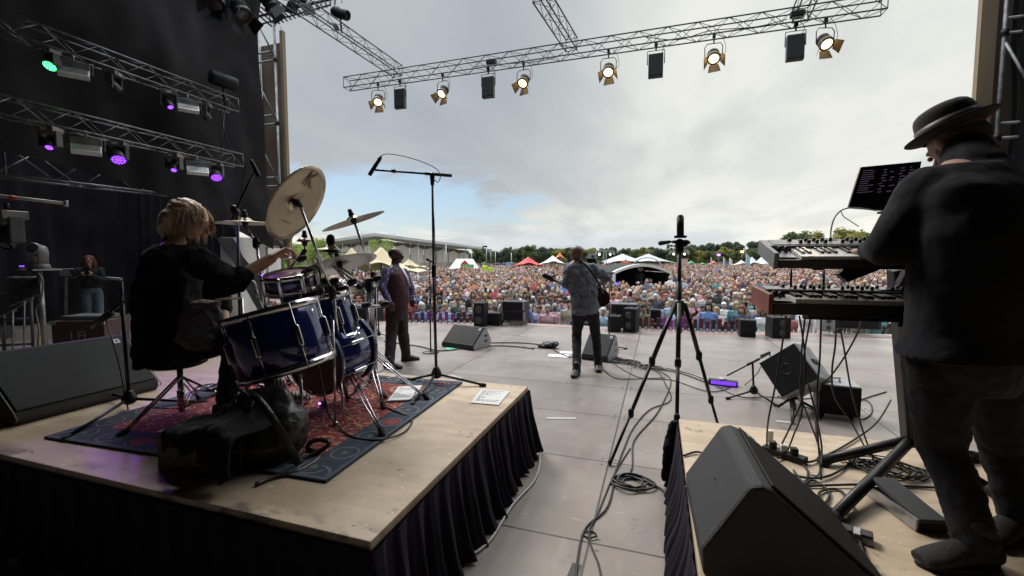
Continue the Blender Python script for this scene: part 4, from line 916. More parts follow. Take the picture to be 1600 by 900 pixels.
# ------------------------------------------------------------------ crowd
SK = [(.50, .31, .23), (.42, .25, .18), (.55, .36, .28), (.34, .19, .13), (.16, .09, .06)]
HR = [('dark brown', (.035, .022, .015)), ('brown', (.09, .05, .03)), ('blond', (.36, .26, .13)), ('grey', (.30, .29, .28)), ('black', (.012, .011, .011)), ('white', (.5, .5, .48)), ('auburn', (.16, .06, .03))]
SHIRT = [('navy', (.03, .04, .09)), ('black', (.015, .015, .017)), ('light blue', (.25, .40, .58)), ('white', (.66, .66, .66)), ('grey', (.22, .23, .24)), ('denim blue', (.08, .14, .26)), ('dark green', (.05, .09, .05)), ('beige', (.42, .34, .24)), ('red', (.45, .05, .05)), ('pink', (.60, .25, .32)), ('olive', (.12, .12, .06)), ('bright blue', (.06, .20, .55)), ('mustard', (.50, .34, .06)), ('maroon', (.14, .03, .04)), ('lilac', (.35, .28, .45)), ('orange', (.75, .20, .05)), ('teal', (.05, .25, .27)), ('pale pink', (.62, .42, .42))]
def cmat(n, c, r_=.8): return M('crowd_' + n, c, r_, 0, var=.15, vs=9)
skm = [cmat('skin_%d' % i, tuple(q * 1.0 for q in c), .55) for i, c in enumerate(SK)]; hrm = {n: cmat('hair_' + n.replace(' ', '_'), c) for n, c in HR}; shm = {n: cmat('top_' + n.replace(' ', '_'), tuple(.68 * q + .32 * sum(c) / 3 + .012 for q in c)) for n, c in SHIRT}; trm = cmat('trousers', (.04, .05, .08)); eyem = M('eye_dark', (.02, .015, .012), .3); mouthm = M('mouth', (.22, .07, .06), .6); glassd = M('sunglasses', (.01, .01, .012), .15)
def cperson(pose, hair, specs, seed):
    mb = MB(); H = 1.70; f = V((0, -1, 0))
    mb.loft([((0, 0, .80), (.15, 0, 0), (0, .10, 0)), ((0, 0, .95), (.175, 0, 0), (0, .125, 0)), ((0, 0, 1.10), (.15, 0, 0), (0, .11, 0)), ((0, -.01, 1.28), (.185, 0, 0), (0, .12, 0)), ((0, 0, 1.40), (.19, 0, 0), (0, .09, 0)), ((0, 0, 1.455), (.09, 0, 0), (0, .06, 0))], 14)
    for s in (-1, 1):
        mb.cap((s * .09, 0, .86), (s * .10, -.01, .48), .088, .058); mb.cap((s * .10, -.01, .48), (s * .11, .02, .08), .056, .04); mb.cap((s * .11, .03, .04), (s * .13, -.14, .035), .04, .035)
        sh = V((s * .185, 0, 1.385))
        if pose == 'up' or (pose == 'phone' and s > 0): el, wr, ha = V((s * .27, -.10, 1.45)), V((s * .17, -.22, 1.66)), V((s * .13, -.25, 1.76))
        elif pose == 'fold': el, wr, ha = V((s * .25, -.03, 1.13)), V((s * .02, -.20, 1.17)), V((-s * .08, -.20, 1.18))
        elif pose == 'clap': el, wr, ha = V((s * .26, -.08, 1.16)), V((s * .07, -.28, 1.30)), V((s * .02, -.31, 1.37))
        else: el, wr, ha = V((s * .24, .02, 1.12)), V((s * .25, -.05, .88)), V((s * .25, -.08, .79))
        mb.cap(sh, el, .056, .044); mb.cap(el, wr, .043, .028); mb.cap(wr, ha, .032, .03)
    hc = V((0, -.015, 1.60)); mb.cap((0, .01, 1.42), (0, 0, 1.55), .055, .052); mb.ell(hc + V((0, .01, .02)), (.076, .095, .10)); mb.ell(hc + V((0, -.02, -.055)), (.055, .07, .06)); mb.cap(hc + V((0, -.095, .0)), hc + V((0, -.112, -.025)), .010, .015)
    for s in (-1, 1): mb.ell(hc + V((s * .078, .01, -.01)), (.012, .02, .03))
    ex = MB().mat(3)
    for s in (-1, 1): ex.ell(hc + V((s * .03, -.082, .012)), (.013, .012, .008 if not specs else .016), n=6, m=4)
    if specs: ex.box(hc + V((0, -.095, .014)), (.03, .01, .006))
    ex.mat(4).ell(hc + V((0, -.085, -.052)), (.022, .012, .007), n=6, m=4)
    cutz = {'up': 3, 'phone': 3}.get(pose, 3)
    def paint(c, n):
        if c.z > 1.47 and abs(c.x) < .125 and c.y > -.16: return 0
        if c.z < .86 and abs(c.x) < .21: return 2
        if pose in ('up', 'phone') and c.z > 1.52 and abs(c.x) > .1 and c.y < -.1: return 0
        if pose == 'clap' and c.y < -.20: return 0
        if pose == 'fold' and c.y < -.165 and abs(c.x) < .05: return 0
        if pose == 'down' and c.z < .90: return 0
        return 1
    me_o = thing('person', '', 'person')
    b = blob('body', mb, [skm[0], shm['navy'], trm, glassd if specs else eyem, mouthm], me_o, .022, 3, extras=ex, painter=paint)
    hm = MB()
    hm.ell(hc + V((0, .015, .052)), (.089, .102, .088))
    if hair == 'long': hm.ell(hc + V((0, .06, -.04)), (.095, .07, .14)); hm.cap(hc + V((.07, 0, 0)), hc + V((.085, .0, -.14)), .03, .02); hm.cap(hc + V((-.07, 0, 0)), hc + V((-.085, 0, -.14)), .03, .02)
    if hair == 'bob': hm.ell(hc + V((0, .04, -.01)), (.098, .08, .10))
    if hair == 'cap':
        hm = MB().ell(hc + V((0, .012, .055)), (.09, .105, .075)); hm.loft([(hc + V((0, -.10, .055)), (.07, 0, 0), (0, .06, .0)), (hc + V((0, -.12, .062)), (.068, 0, 0), (0, .06, 0))], 12)
    blob('cap' if hair == 'cap' else 'hair', hm, [hrm['brown']], me_o, .016, 2, .02, .04)
    if pose == 'phone': MB().box((.11, -.29, 1.83), (.075, .01, .15)).build('phone', blackp, me_o)
    return me_o
protos = [cperson('down', 'short', False, 1), cperson('down', 'long', False, 2), cperson('fold', 'short', True, 3), cperson('clap', 'bob', False, 4), cperson('up', 'short', False, 5), cperson('phone', 'long', True, 6), cperson('fold', 'cap', False, 7), cperson('down', 'bob', True, 8)]
pinfo = [('short', ''), ('long', ''), ('short', ' with sunglasses'), ('bobbed', ' clapping'), ('short', ', arms raised'), ('long', ' with phone'), ('cap', ' arms folded'), ('bobbed', ' with sunglasses')]
used = [False] * 8; rnd = random.Random(21); pts = []
d = 12.6
while d < 112:
    sp = .60 + .0055 * d; a, b = P(380, 403, d=d), P(1480, 403, d=d); a.z = b.z = 0; n = int((b - a).length / sp); off = rnd.random() * sp
    for i in range(n):
        u = (i + rnd.uniform(-.32, .32) + off) / n; q = a.lerp(b, u) + V((0, rnd.uniform(-.22, .22) * sp, 0))
        px_ = 380 + 1100 * u
        if d > 17 and noise.noise(V((q.x * .22, q.y * .22, 3.3))) > .38 and rnd.random() < .6: continue
        if q.y < 11.6 + .25 * max(0, q.x + 4) * .3: continue
        if 26.3 < d < 33.5 and 946 < px_ < 1062: continue
        if 30 < d < 60 and px_ < 660 and rnd.random() < .6: continue
        if d > 66 and px_ < 745: continue
        pts.append((q.x, q.y, d, px_))
    d += sp * 1.05
def landmark(px_):
    for lim, s in ((560, 'behind the drum cymbals'), (640, 'near the singer'), (700, 'right of tall microphone stand'), (740, 'left of boxed speakers'), (790, 'behind left speaker pair'), (830, 'behind two dark cases'), (880, 'left of the guitarist'), (945, 'behind the guitarist'), (1000, 'behind right speaker stack'), (1045, 'left of camera tripod'), (1090, 'behind camera tripod'), (1145, 'right of camera tripod'), (1200, 'left of lower keyboard'), (1300, 'below the keyboards'), (9999, 'beside the keyboard stand')):
        if px_ < lim: return s
pts.sort(key=lambda p: p[2])
near, far = pts[:292], pts[292:]
rowname = lambda i: 'front rows' if i < 55 else 'second rows' if i < 115 else 'third rows' if i < 175 else 'fourth rows' if i < 235 else 'fifth rows'
for i, (x_, y_, dd_, px_) in enumerate(near):
    k = rnd.choice([0, 0, 0, 1, 1, 2, 3, 3, 4, 5, 6, 7, 7, 0, 1]); o = protos[k] if not used[k] else dup(protos[k], (0, 0, 0)); used[k] = True
    s = rnd.uniform(.93, 1.08); yaw_ = math.atan2(x_ + 1, y_ + 0) * -1; o.location = (x_, y_, GZ); o.scale = (s, s, s); o.rotation_euler = (0, 0, yaw_ + rnd.uniform(-.45, .45))
    sn, sc_ = rnd.choices(SHIRT, [5, 6, 3, 3, 4, 4, 3, 3, 2, 2, 3, 2, 1, 3, 1, 1, 2, 2])[0]; hn, hc_ = rnd.choice(HR)
    if 855 < px_ < 885 and i < 60: sn = 'pink'
    sk_ = rnd.choice([0, 0, 1, 1, 2, 2, 0, 3, 4])
    for ch in o.children:
        if ch.name.startswith('body'):
            for si, mt in ((0, skm[sk_]), (1, shm[sn])): ch.material_slots[si].link = 'OBJECT'; ch.material_slots[si].material = mt
        elif ch.name.startswith(('hair', 'cap')):
            ch.material_slots[0].link = 'OBJECT'; ch.material_slots[0].material = shm[rnd.choice(['navy', 'black', 'white', 'red'])] if ch.name.startswith('cap') else hrm[hn]
    hp, ps = pinfo[k]
    hd_ = 'capped' if hp == 'cap' else (hn + ' haired') if hp != 'long' else ('long ' + hn + ' haired')
    o['label'] = ' '.join(('%s visitor in %s top%s, %s, %s' % (hd_, sn, ps, rowname(i), landmark(px_))).split())
    o['group'] = 'festival visitors facing the stage'
same_ = {}
for o in bpy.data.objects:
    l_ = o.get('label', '')
    if 'visitor in' in l_:
        if len(l_.split()) > 16:
            for cut in (' arms folded', ' arms raised', ' with phone', ' clapping', ' with sunglasses'): l_ = l_.replace(cut, '')
            o['label'] = l_
        same_.setdefault(l_, []).append(o)
for l_, os_ in same_.items():
    if len(os_) > 1:
        os_.sort(key=lambda o: o.location.x / o.location.y)
        for k, o in enumerate(os_): o['label'] = l_ + (', left one' if k == 0 else ', right one' if k == len(os_) - 1 else ', middle one')
# the rest of the crowd, thousands nobody could count
def lowp(detail):
    mb = MB(); ids = []
    def add(i, fn): n0 = len(mb.f); fn(); ids.extend([i] * (len(mb.f) - n0))
    if detail == 0:
        add(0, lambda: mb.ell((0, -.02, 1.59), (.075, .09, .11), n=10, m=7)); add(1, lambda: mb.ell((0, .018, 1.645), (.09, .098, .09), n=10, m=6))
        add(2, lambda: mb.loft([((0, 0, .85), (.17, 0, 0), (0, .12, 0)), ((0, 0, 1.1), (.16, 0, 0), (0, .12, 0)), ((0, 0, 1.36), (.22, 0, 0), (0, .11, 0)), ((0, 0, 1.46), (.10, 0, 0), (0, .06, 0)), ((0, 0, 1.5), (.05, 0, 0), (0, .05, 0))], 10))
        for s in (-1, 1):
            add(2, lambda: mb.tube([(s * .21, 0, 1.38), (s * .27, -.03, 1.12)], [.055, .045], 6)); add(0, lambda: mb.tube([(s * .27, -.03, 1.12), (s * .12, -.24, 1.14)], [.04, .03], 6))
        add(3, lambda: mb.tube([(0, 0, .86), (0, 0, 0)], [.16, .10], 6))
    else:
        add(0, lambda: mb.ell((0, -.02, 1.59), (.078, .09, .11), n=6, m=4)); add(1, lambda: mb.ell((0, .02, 1.65), (.092, .098, .09), n=6, m=4))
        add(2, lambda: mb.loft([((0, 0, .0), (.15, 0, 0), (0, .12, 0)), ((0, 0, 1.34), (.24, 0, 0), (0, .12, 0)), ((0, 0, 1.47), (.09, 0, 0), (0, .06, 0))], 6))
    return np.array([tuple(v) for v in mb.v]), mb.f, ids
def raised(src):
    mb = MB(); mb.v = [V(q) for q in src[0]]; mb.f = list(src[1]); ids = list(src[2])
    for s in (-1, 1):
        n0 = len(mb.f); mb.tube([(s * .2, 0, 1.36), (s * .27, -.1, 1.56)], [.05, .04], 5); ids.extend([2] * (len(mb.f) - n0)); n0 = len(mb.f); mb.tube([(s * .27, -.1, 1.56), (s * .16, -.2, 1.86)], [.038, .034], 5); ids.extend([0] * (len(mb.f) - n0))
    return np.array([tuple(v) for v in mb.v]), mb.f, ids
LP = [lowp(0), lowp(1)]; LP += [raised(LP[0]), raised(LP[1])]; AV, AF, AC, LOOPN = [], [], [], []; base_ = 0; npr = np.random.RandomState(5)
shirt_c = [tuple(.72 * q + .28 * sum(c) / 3 + .008 + .012 * (j == 0) for j, q in enumerate(c)) for n, c in SHIRT]; shw = np.array([12, 13, 4, 5, 9, 8, 5, 6, 3, 2, 5, 2, 1, 4, 1., 1.5, 2, 2.]); shw /= shw.sum(); hair_c = [c for n, c in HR]
allv = []; lv = []; fc = []; lc = []
for (x_, y_, dd_, px_) in far:
    vs_, fs_, ids = LP[(0 if dd_ < 40 else 1) + (2 if npr.rand() < .07 else 0)]; s = npr.uniform(.88, 1.09); yw = math.atan2(x_ + 1, y_) * -1 + npr.uniform(-.5, .5); c_, s_ = math.cos(yw), math.sin(yw)
    vv = vs_ * s; r_ = np.stack([vv[:, 0] * c_ - vv[:, 1] * s_ + x_, vv[:, 0] * s_ + vv[:, 1] * c_ + y_, vv[:, 2] + GZ], 1)
    if npr.rand() < .06 : r_[:, 2] += .25
    cols = [SK[npr.choice(5, p=[.3, .25, .3, .1, .05])], hair_c[npr.choice(7, p=[.24, .22, .16, .16, .12, .06, .04])], shirt_c[npr.choice(18, p=shw)], (.04, .05, .08)]
    allv.append(r_)
    for f, i in zip(fs_, ids): lv.extend([q + base_ for q in f]); lc.append(len(f)); fc.append(cols[i])
    base_ += len(vs_)
me = bpy.data.meshes.new('crowd'); VV = np.concatenate(allv); me.vertices.add(len(VV)); me.vertices.foreach_set('co', VV.ravel()); me.loops.add(len(lv)); me.loops.foreach_set('vertex_index', lv); me.polygons.add(len(lc))
me.polygons.foreach_set('loop_start', np.concatenate([[0], np.cumsum(lc)[:-1]])); me.polygons.foreach_set('loop_total', lc); me.update(calc_edges=True)
at = me.attributes.new('garment', 'FLOAT_COLOR', 'FACE'); at.data.foreach_set('color', np.concatenate([np.array(fc) * np.array([1.18, 1.10, 1.04]), np.ones((len(fc), 1))], 1).astype(np.float32).ravel())
me.polygons.foreach_set('use_smooth', [True] * len(lc))
cw = SH('crowd_cloth', .8); an = cw.n('ShaderNodeAttribute', attribute_name='garment'); cw.color(an.outputs['Color']); me.materials.append(MC['crowd_cloth'])
co = bpy.data.objects.new('crowd', me); col.objects.link(co); tag(co, 'dense crowd filling the field from the middle rows to the tents', 'crowd', kind='stuff')
# two stewards in yellow and people on a small stage
hv = M('hi_vis', (.55, .75, .05), .7, emit=None)
for k, (px_, lab) in enumerate(((757, 'steward in bright yellow vest standing above the crowd, the left one'), (766, 'smaller steward in bright yellow vest beside the white banner'))):
    o = dup(protos[0], (0, 0, 0)); q = P(px_, 421, d=46 + 6 * k); o.location = (q.x, q.y, q.z - 1.25); o.rotation_euler = (0, 0, 0); o.scale = (1.15 - .1 * k,) * 3; o['label'] = lab; o['group'] = 'stewards in yellow vests'
    for ch in o.children:
        if ch.name.startswith('body'): ch.material_slots[1].link = 'OBJECT'; ch.material_slots[1].material = hv
    tag(MB().box((q.x, q.y, (q.z - 1.25 + GZ) / 2), (1, 1, q.z - 1.25 - GZ)).build('platform', darkal), 'low platform under the yellow vested steward, ' + ('left' if k == 0 else 'right'), 'platform')
for px_, d_, sn, lab in ((824, 30, 'orange', 'visitor in a bright orange hooded jacket in the crowd left of the guitarist'), (961, 17.5, 'orange', 'visitor in bright orange top in front of the covered mixing position'), (1000, 29.5, 'black', 'technician in black standing inside the arched roof tent')):
    o = dup(protos[0], (0, 0, 0)); q = P(px_, 440, d=d_); o.location = (q.x, q.y - (0), GZ + (.5 if sn == 'black' else .12)); o.rotation_euler = (0, 0, .2); o.scale = (1.15,) * 3; o['label'] = lab; o['group'] = 'singled out visitors'
    for ch in o.children:
        if ch.name.startswith('body'): ch.material_slots[1].link = 'OBJECT'; ch.material_slots[1].material = shm[sn]
# ------------------------------------------------------------------ wedges
grille = M('speaker_grille', (.010, .010, .012), .6, 0, var=.2, vs=8, bump=.35, bs=420, spec=.25); wedgep = M('wedge_paint', (.035, .036, .040), .62, 0, var=.3, vs=240, bump=.6, bs=300, spec=.4); palesp = M('wedge_pale_side', (.30, .30, .31), .5, 0, var=.1, vs=8)
def wedge(label, L_, S, endmat=None, mark=True, name='floor_monitor'):
    t = thing(name, label, 'stage monitor'); em = endmat or wedgep
    sec = [(-.10, 0), (-.15, .05), (-.155, .14), (-.015, .375), (.02, .385), (.05, .375), (.40, .075), (.41, .03), (.39, 0)]
    sec = [(a * S, b * S) for a, b in sec]
    MB().prism(sec, (0, 0, 0), (1, 0, 0), (0, 0, 1), (0, L_, 0)).build('cabinet', wedgep, t, bev=.014 * S)
    g0, g1 = V((.052 * S, 0, .381 * S)), V((.398 * S, 0, .085 * S)); n_ = V((.075 + .3, 0, .40)).normalized()
    n_ = (g1 - g0).cross(V((0, 1, 0))).normalized(); n_ = -n_ if n_.z < 0 else n_
    MB().add([g0 + V((0, .02, 0)) - n_ * .004, g0 + V((0, L_ - .02, 0)) - n_ * .004, g1 + V((0, L_ - .02, 0)) - n_ * .004, g1 + V((0, .02, 0)) - n_ * .004, g0 + V((0, .02, 0)) + n_ * .005, g0 + V((0, L_ - .02, 0)) + n_ * .005, g1 + V((0, L_ - .02, 0)) + n_ * .005, g1 + V((0, .02, 0)) + n_ * .005],
             [(0, 1, 2, 3), (7, 6, 5, 4), (0, 4, 5, 1), (1, 5, 6, 2), (2, 6, 7, 3), (3, 7, 4, 0)]).build('grille', grille, t, bev=.005)
    if endmat:
        for yy in (-.006, L_ - .001):
            s2 = [(a * .93 + .008, b * .92 + .012) for a, b in sec]
            MB().prism(s2, (0, yy, 0), (1, 0, 0), (0, 0, 1), (0, .007, 0)).build('side_panel', endmat, t, bev=.002)
            for k in (0, 1): MB().box((.02 * S + .09 * S * 0, yy, .13 * S + k * .10 * S), (.11 * S, .016, .05 * S)).build('handle_recess', black, t, bev=.012)
    if mark:
        c = g0.lerp(g1, .12) + V((0, L_ * .9, 0)) + n_ * .006
        MB().prism([(-.022, -.022), (.022, -.022), (.022, .022), (-.022, .022)], c, V((0, 1, 0)), (g1 - g0).normalized(), n_ * .002).build('badge', M('badge', (.45, .45, .46), .4), t)
        MB().prism([(-.012, 0), (0, -.014), (.012, 0), (0, .014)], c + n_ * .002, V((0, 1, 0)), (g1 - g0).normalized(), n_ * .0015).build('emblem', ink, t)
    return t
wr_ = wedge('big black stage monitor in the foreground on the keyboard riser', .56, 1.0); wr_.location = (.315, 1.56, RZ); wr_.rotation_euler.z = R(2)
mb = MB()
for k in range(3): mb.box(V((.315 - .085, 1.80 + .014 * k, RZ + .262 + .004 * (k % 2))), (.012, .006, .006))
tag(mb.build('scuff_mark', rubber), 'small dark scuff on the back of the foreground stage monitor', 'scuff')
o = wedge('big black stage monitor at the left end of the drum riser', .86, 1.12); o.location = (-4.30, 1.60, DZ); o.rotation_euler.z = R(0)
def at_floor(px_, py_): return P(px_, py_, z=0)
s_l = 1.12; sec_l = [(-.15, .03), (-.157, .14), (-.017, .378), (.02, .389), (.05, .379), (.40, .08), (.413, .03)]
for yy in (.004, .856): MB().tube(smooth([V((a * s_l, yy, b * s_l)) for a, b in sec_l], 4), .0035, 6).build('edge_trim', M('trim_grey', (.22, .22, .23), .5), o)
o = wedge('black stage monitor with pale end panel on the deck right of the singer', .74, .95, palesp); q = at_floor(690, 538); q = at_floor(690, 541); o.rotation_euler.z = R(-105); o.location = (q.x + .10, q.y + .36, 0)
o = wedge('black stage monitor with pale end panel in front of the guitarist\'s legs', .44, .98, palesp); q = at_floor(910, 560); q = at_floor(908, 561); o.rotation_euler.z = R(-103); o.location = (q.x + .09, q.y + .37, 0)

# ------------------------------------------------------------------ stage edge
# low slatted barrier along the lip
slatm = [M('slat_maroon', (.13, .022, .04), .5), M('slat_purple', (.26, .03, .30), .45), M('slat_dark', (.05, .02, .035), .5)]
def slats(lab, pxa, pxb, pur):
    n = int((pxb - pxa) / 9.2); a = None
    def ept(px_): 
        ex = [583, 727, 840, 980, 1120, 1379]; ey = [502, 504, 505.5, 512, 517.5, 522]; return P(px_, float(np.interp(px_, ex, ey)), z=0) + V((0, -.06, 0))
    t = thing('slat_barrier', lab, 'barrier', ept((pxa + pxb) / 2)); prev = None
    for k in range(n + 1):
        px_ = pxa + (pxb - pxa) * k / n; q = ept(px_); h_ = .26 + .03 * math.sin(k * 2.1); m_ = slatm[1] if pur[0] <= px_ <= pur[1] else slatm[0 if k % 3 else 2]
        MB().box(q + V((0, 0, h_ / 2)), (.085, .03, h_)).build('slat', m_, t, bev=.008)
        MB().box(q + V((0, -.02, .03)), (.05, .02, .05)).build('foot', white, t)
    MB().tube([ept(pxa + (pxb - pxa) * k / 10) + V((0, .025, .12)) for k in range(11)], .012, 6).build('rail', darkal, t)
slats('low slatted barrier with violet slats on the stage lip behind the tall mic stand', 634, 737, (670, 712)); slats('low slatted barrier on the stage lip behind the camera tripod', 1000, 1152, (1030, 1068))
def rackbox(lab, px0, px1, py0, py1, mat, dep=.35, name='amplifier', cat='amplifier', d=None, tilt=0, face=None, legs=False, hole=False, lift=0):
    q = at_floor((px0 + px1) / 2, py1) if d is None else P((px0 + px1) / 2, py1, d=d)
    dd_ = (q - C0).dot(FW); wd = (px1 - px0) * dd_ / FPX * .97; h_ = (py1 - py0) * dd_ / FPX; t = thing(name, lab, cat, q + V((0, 0, 0)))
    rot = Matrix.Rotation(tilt, 3, 'Z'); c = q + V((0, dep / 2, h_ / 2))
    MB().box(c, (wd, dep, h_), rot).build('cabinet', mat, t, bev=.012)
    MB().box(c + rot @ V((0, -dep / 2 - .004, 0)), (wd * .88, .012, h_ * .84), rot).build('front', face or grille, t, bev=.003)
    MB().tube([c + rot @ V((-wd * .18, 0, h_ / 2)), c + rot @ V((-wd * .16, 0, h_ / 2 + .03)), c + rot @ V((wd * .16, 0, h_ / 2 + .03)), c + rot @ V((wd * .18, 0, h_ / 2))], .010, 6).build('handle', black, t)
    if hole:
        for s in (-1, 1): MB().lathe([(0, 0), (h_ * .13, 0), (h_ * .15, .004), (h_ * .13, .009), (0, .006)], c + rot @ V((0, -dep / 2 - .011, s * h_ * .22)), (0, -1, 0), 20).build('driver', M('speaker_cone', (.05, .05, .055), .5), t)
    return t, c, wd, h_
darkcase = M('case_violet_black', (.035, .022, .045), .5, 0, var=.3, vs=10)
rackbox('black upright speaker left of the boxed amplifier at the stage lip', 739, 757, 473, 511, blackp, .3, 'loudspeaker', 'speaker', hole=True)
rackbox('small black amplifier box right of the upright speaker at the stage lip', 761, 781, 489, 509, blackp, .3)
t, c, wd, h_ = rackbox('lower of two dark amplifier cases on a rack at the stage lip', 782, 822, 486, 501, darkcase, .4, d=10.6)
t2, c2, w2, h2 = rackbox('upper of two dark amplifier cases on a rack at the stage lip', 780, 822, 471, 485.5, darkcase, .4, d=10.6)
for cc_, tt in ((c, t), (c2, t2)):
    for s in (-1, 1): MB().box(cc_ + V((s * (wd / 2 - .02), -.215, 0)), (.05, .02, h_ * .9)).build('corner_plate', alu, tt)
mb = MB()
for s in np.linspace(-1, 1, 5): mb.cyl((c.x + s * wd * .45, c.y, 0), (c.x + s * wd * .45, c.y, c.z - h_ / 2), .012, n=6)
mb.bar(V((c.x - wd / 2, c.y, .03)), V((c.x + wd / 2, c.y, .03)), .04, .03); tag(mb.build('case_stand', alu), 'silver stand under the two dark amplifier cases', 'stand')
rackbox('wide grey topped equipment case behind the small amplifier right of the guitarist', 953, 995, 475, 498, M('case_grey', (.10, .10, .11), .5), .4, 'equipment_case', 'case', d=10.3)
rackbox('small black amplifier box at the stage lip right of the guitarist', 949, 969, 494, 519, blackp, .32)
rackbox('black speaker leaning in front of the grey topped case', 975, 996, 482, 520, blackp, .3, 'loudspeaker', 'speaker', hole=True, tilt=R(-14))
rackbox('black support box under the grey topped case', 970, 994, 499, 516, blackp, .3, 'support_box', 'box', d=10.15)
rackbox('small black amplifier box on the lip left of the keyboard cables', 1157, 1180, 500, 527, blackp, .32)
rackbox('black speaker on the lip behind the tilted cube speaker', 1204, 1232, 496, 529, blackp, .34, 'loudspeaker', 'speaker', tilt=R(12), hole=True)
rackbox('long dark flight case on the lip seen below the lower keyboard', 1308, 1372, 496, 514, darkcase, .4, 'flight_case', 'case', d=9.2)
rackbox('pale ended speaker box left of the long dark flight case', 1284, 1304, 495, 518, palesp, .34, 'loudspeaker', 'speaker', d=9.2, face=palesp, hole=True)
rackbox('black amplifier stack at the stage lip left of the singer', 552, 577, 477, 502, blackp, .4)
rackbox('small black crate below the singer\'s right elbow at the stage lip', 577, 590, 480, 501, blackp, .3, 'crate', 'crate')
rackbox('black bin with a pale rim behind the slats left of the tripod', 1016, 1032, 484, 508, blackp, .3, 'bin', 'bin')

# ------------------------------------------------------------------ microphone stands
def mic(mbx, tip, back, r=.022, n=14):
    tip, back = V(tip), V(back); d = (tip - back).normalized(); mbx.tube([back, back + (tip - back) * .7], [r * .55, r * .75], n); mbx.lathe([(r * .75, 0), (r, .012), (r * 1.05, .03), (r * .8, .05), (0, .058)], back + (tip - back) * .68, d, n)
def stand_base(t, b, legs, hub=.10, r=.011, mat=None):
    mat = mat or black; b = V(b)
    MB().lathe([(0, 0), (.022, 0), (.045, .02), (.045, .045), (.025, .09), (.018, .1), (0, .1)], b + V((0, 0, hub - .07)), (0, 0, 1), 18).build('hub', mat, t)
    for f in legs:
        f = V(f); f.z = b.z + .014; MB().tube([b + V((0, 0, hub - .03)), f], r * .9, 8).build('leg', mat, t); d = (f - b).normalized(); MB().cap(f - d * .02, f + d * .012, .017, .015).build('foot', rubber, t)
# tall overhead stand on the drum riser
b = P(682, 600, z=DZ); D0 = (b - C0).dot(FW)
t = thing('microphone_stand', 'very tall black T shaped boom stand at the right edge of the rug', 'microphone stand', b)
stand_base(t, b, [P(645, 634, z=DZ), P(755, 604, z=DZ), P(640, 596, z=DZ)], .12, .012)
topp = P(675, 276, d=D0 / 1.0); topp = V((b.x, b.y, topp.z)) if False else P(675.5, 275, d=D0 * 1.0)
MB().tube([b + V((0, 0, .08)), P(677.5, 420, d=D0)], .013).build('lower_tube', black, t); MB().tube([P(677.5, 425, d=D0), topp], .010).build('upper_tube', black, t)
MB().cap(P(677.4, 432, d=D0), P(677.6, 416, d=D0), .018, .018).build('clutch', black, t)
MB().cap(topp - V((0, 0, .07)), topp + V((0, 0, .01)), .016, .022).build('swivel', black, t)
MB().tube([P(586, 265.5, d=D0), P(640, 269.5, d=D0), P(706, 274.5, d=D0)], .009).tube([P(664, 271, d=D0), P(706, 274.5, d=D0)], .014).tube([P(612, 267, d=D0), P(618, 267.5, d=D0)], .016).build('boom', black, t)
MB().tube([P(594, 247, d=D0), P(577, 274, d=D0)], .017, 12).tube([P(595.5, 244, d=D0), P(592, 250, d=D0)], [.010, .019], 12).build('microphone', blackp, t)
MB().tube(smooth([P(595, 244, d=D0), P(605, 240.5, d=D0), P(630, 244, d=D0), P(660, 253, d=D0), P(682, 264, d=D0), P(688, 276, d=D0 * .99), P(684, 285, d=D0), P(679, 282, d=D0), P(676, 300, d=D0 * .99), P(679, 360, d=D0 * .99), P(681, 450, d=D0 * .99), P(679, 520, d=D0 * .99), P(684, 590, d=D0 * .98)]), .0035, 5).build('microphone_cable', cablem, t)
# straight vocal stand with a round base
b = P(673, 551, z=0); Dd = (b - C0).dot(FW); t = thing('microphone_stand', 'thin straight vocal microphone stand with a round base right of the singer', 'microphone stand', b)
MB().lathe([(0, 0), (.135, 0), (.14, .008), (.12, .018), (.03, .024), (0, .024)], b, (0, 0, 1), 28).build('round_base', black, t)
MB().tube([b, P(672, 470, d=Dd)], .013).tube([P(672, 470, d=Dd), P(671.5, 408, d=Dd)], .009).build('pole', black, t); MB().cap(P(672, 474, d=Dd), P(672, 466, d=Dd), .02, .02).build('clutch', black, t)
mb = MB(); mic(mb, P(667, 405, d=Dd), P(677, 410, d=Dd), .026); mb.build('microphone', blackp, t)
# stand left of the singer
b = P(592, 527, z=0); Dd = (b - C0).dot(FW); t = thing('microphone_stand', 'black microphone stand behind the cymbal stands left of the singer', 'microphone stand', b)
stand_base(t, b, [b + V((.32, .08, 0)), b + V((-.3, .12, 0)), b + V((0, -.3, 0))]); MB().tube([b + V((0, 0, .1)), P(589, 432, d=Dd)], .014).build('pole', black, t); MB().tube([P(589, 434, d=Dd), P(575, 425, d=Dd * .97), P(566, 421, d=Dd * .96)], .009).build('boom', black, t)
# guitarist's boom stand
b = P(952, 546, z=0); Dd = (b - C0).dot(FW); t = thing('microphone_stand', 'thin boom microphone stand reaching to the guitarist\'s head', 'microphone stand', b)
stand_base(t, b, [b + V((.28, .1, 0)), b + V((-.25, .15, 0)), b + V((.05, -.28, 0))]); MB().tube([b + V((0, 0, .1)), P(952, 438, d=Dd)], .011).build('pole', black, t); MB().tube([P(963, 447, d=Dd * .98), P(931, 405, d=Dd * 1.01)], .008).build('boom', black, t)
mb = MB(); mic(mb, P(925, 399, d=Dd * 1.02), P(933, 408, d=Dd * 1.01), .027); mb.build('microphone', blackp, t)
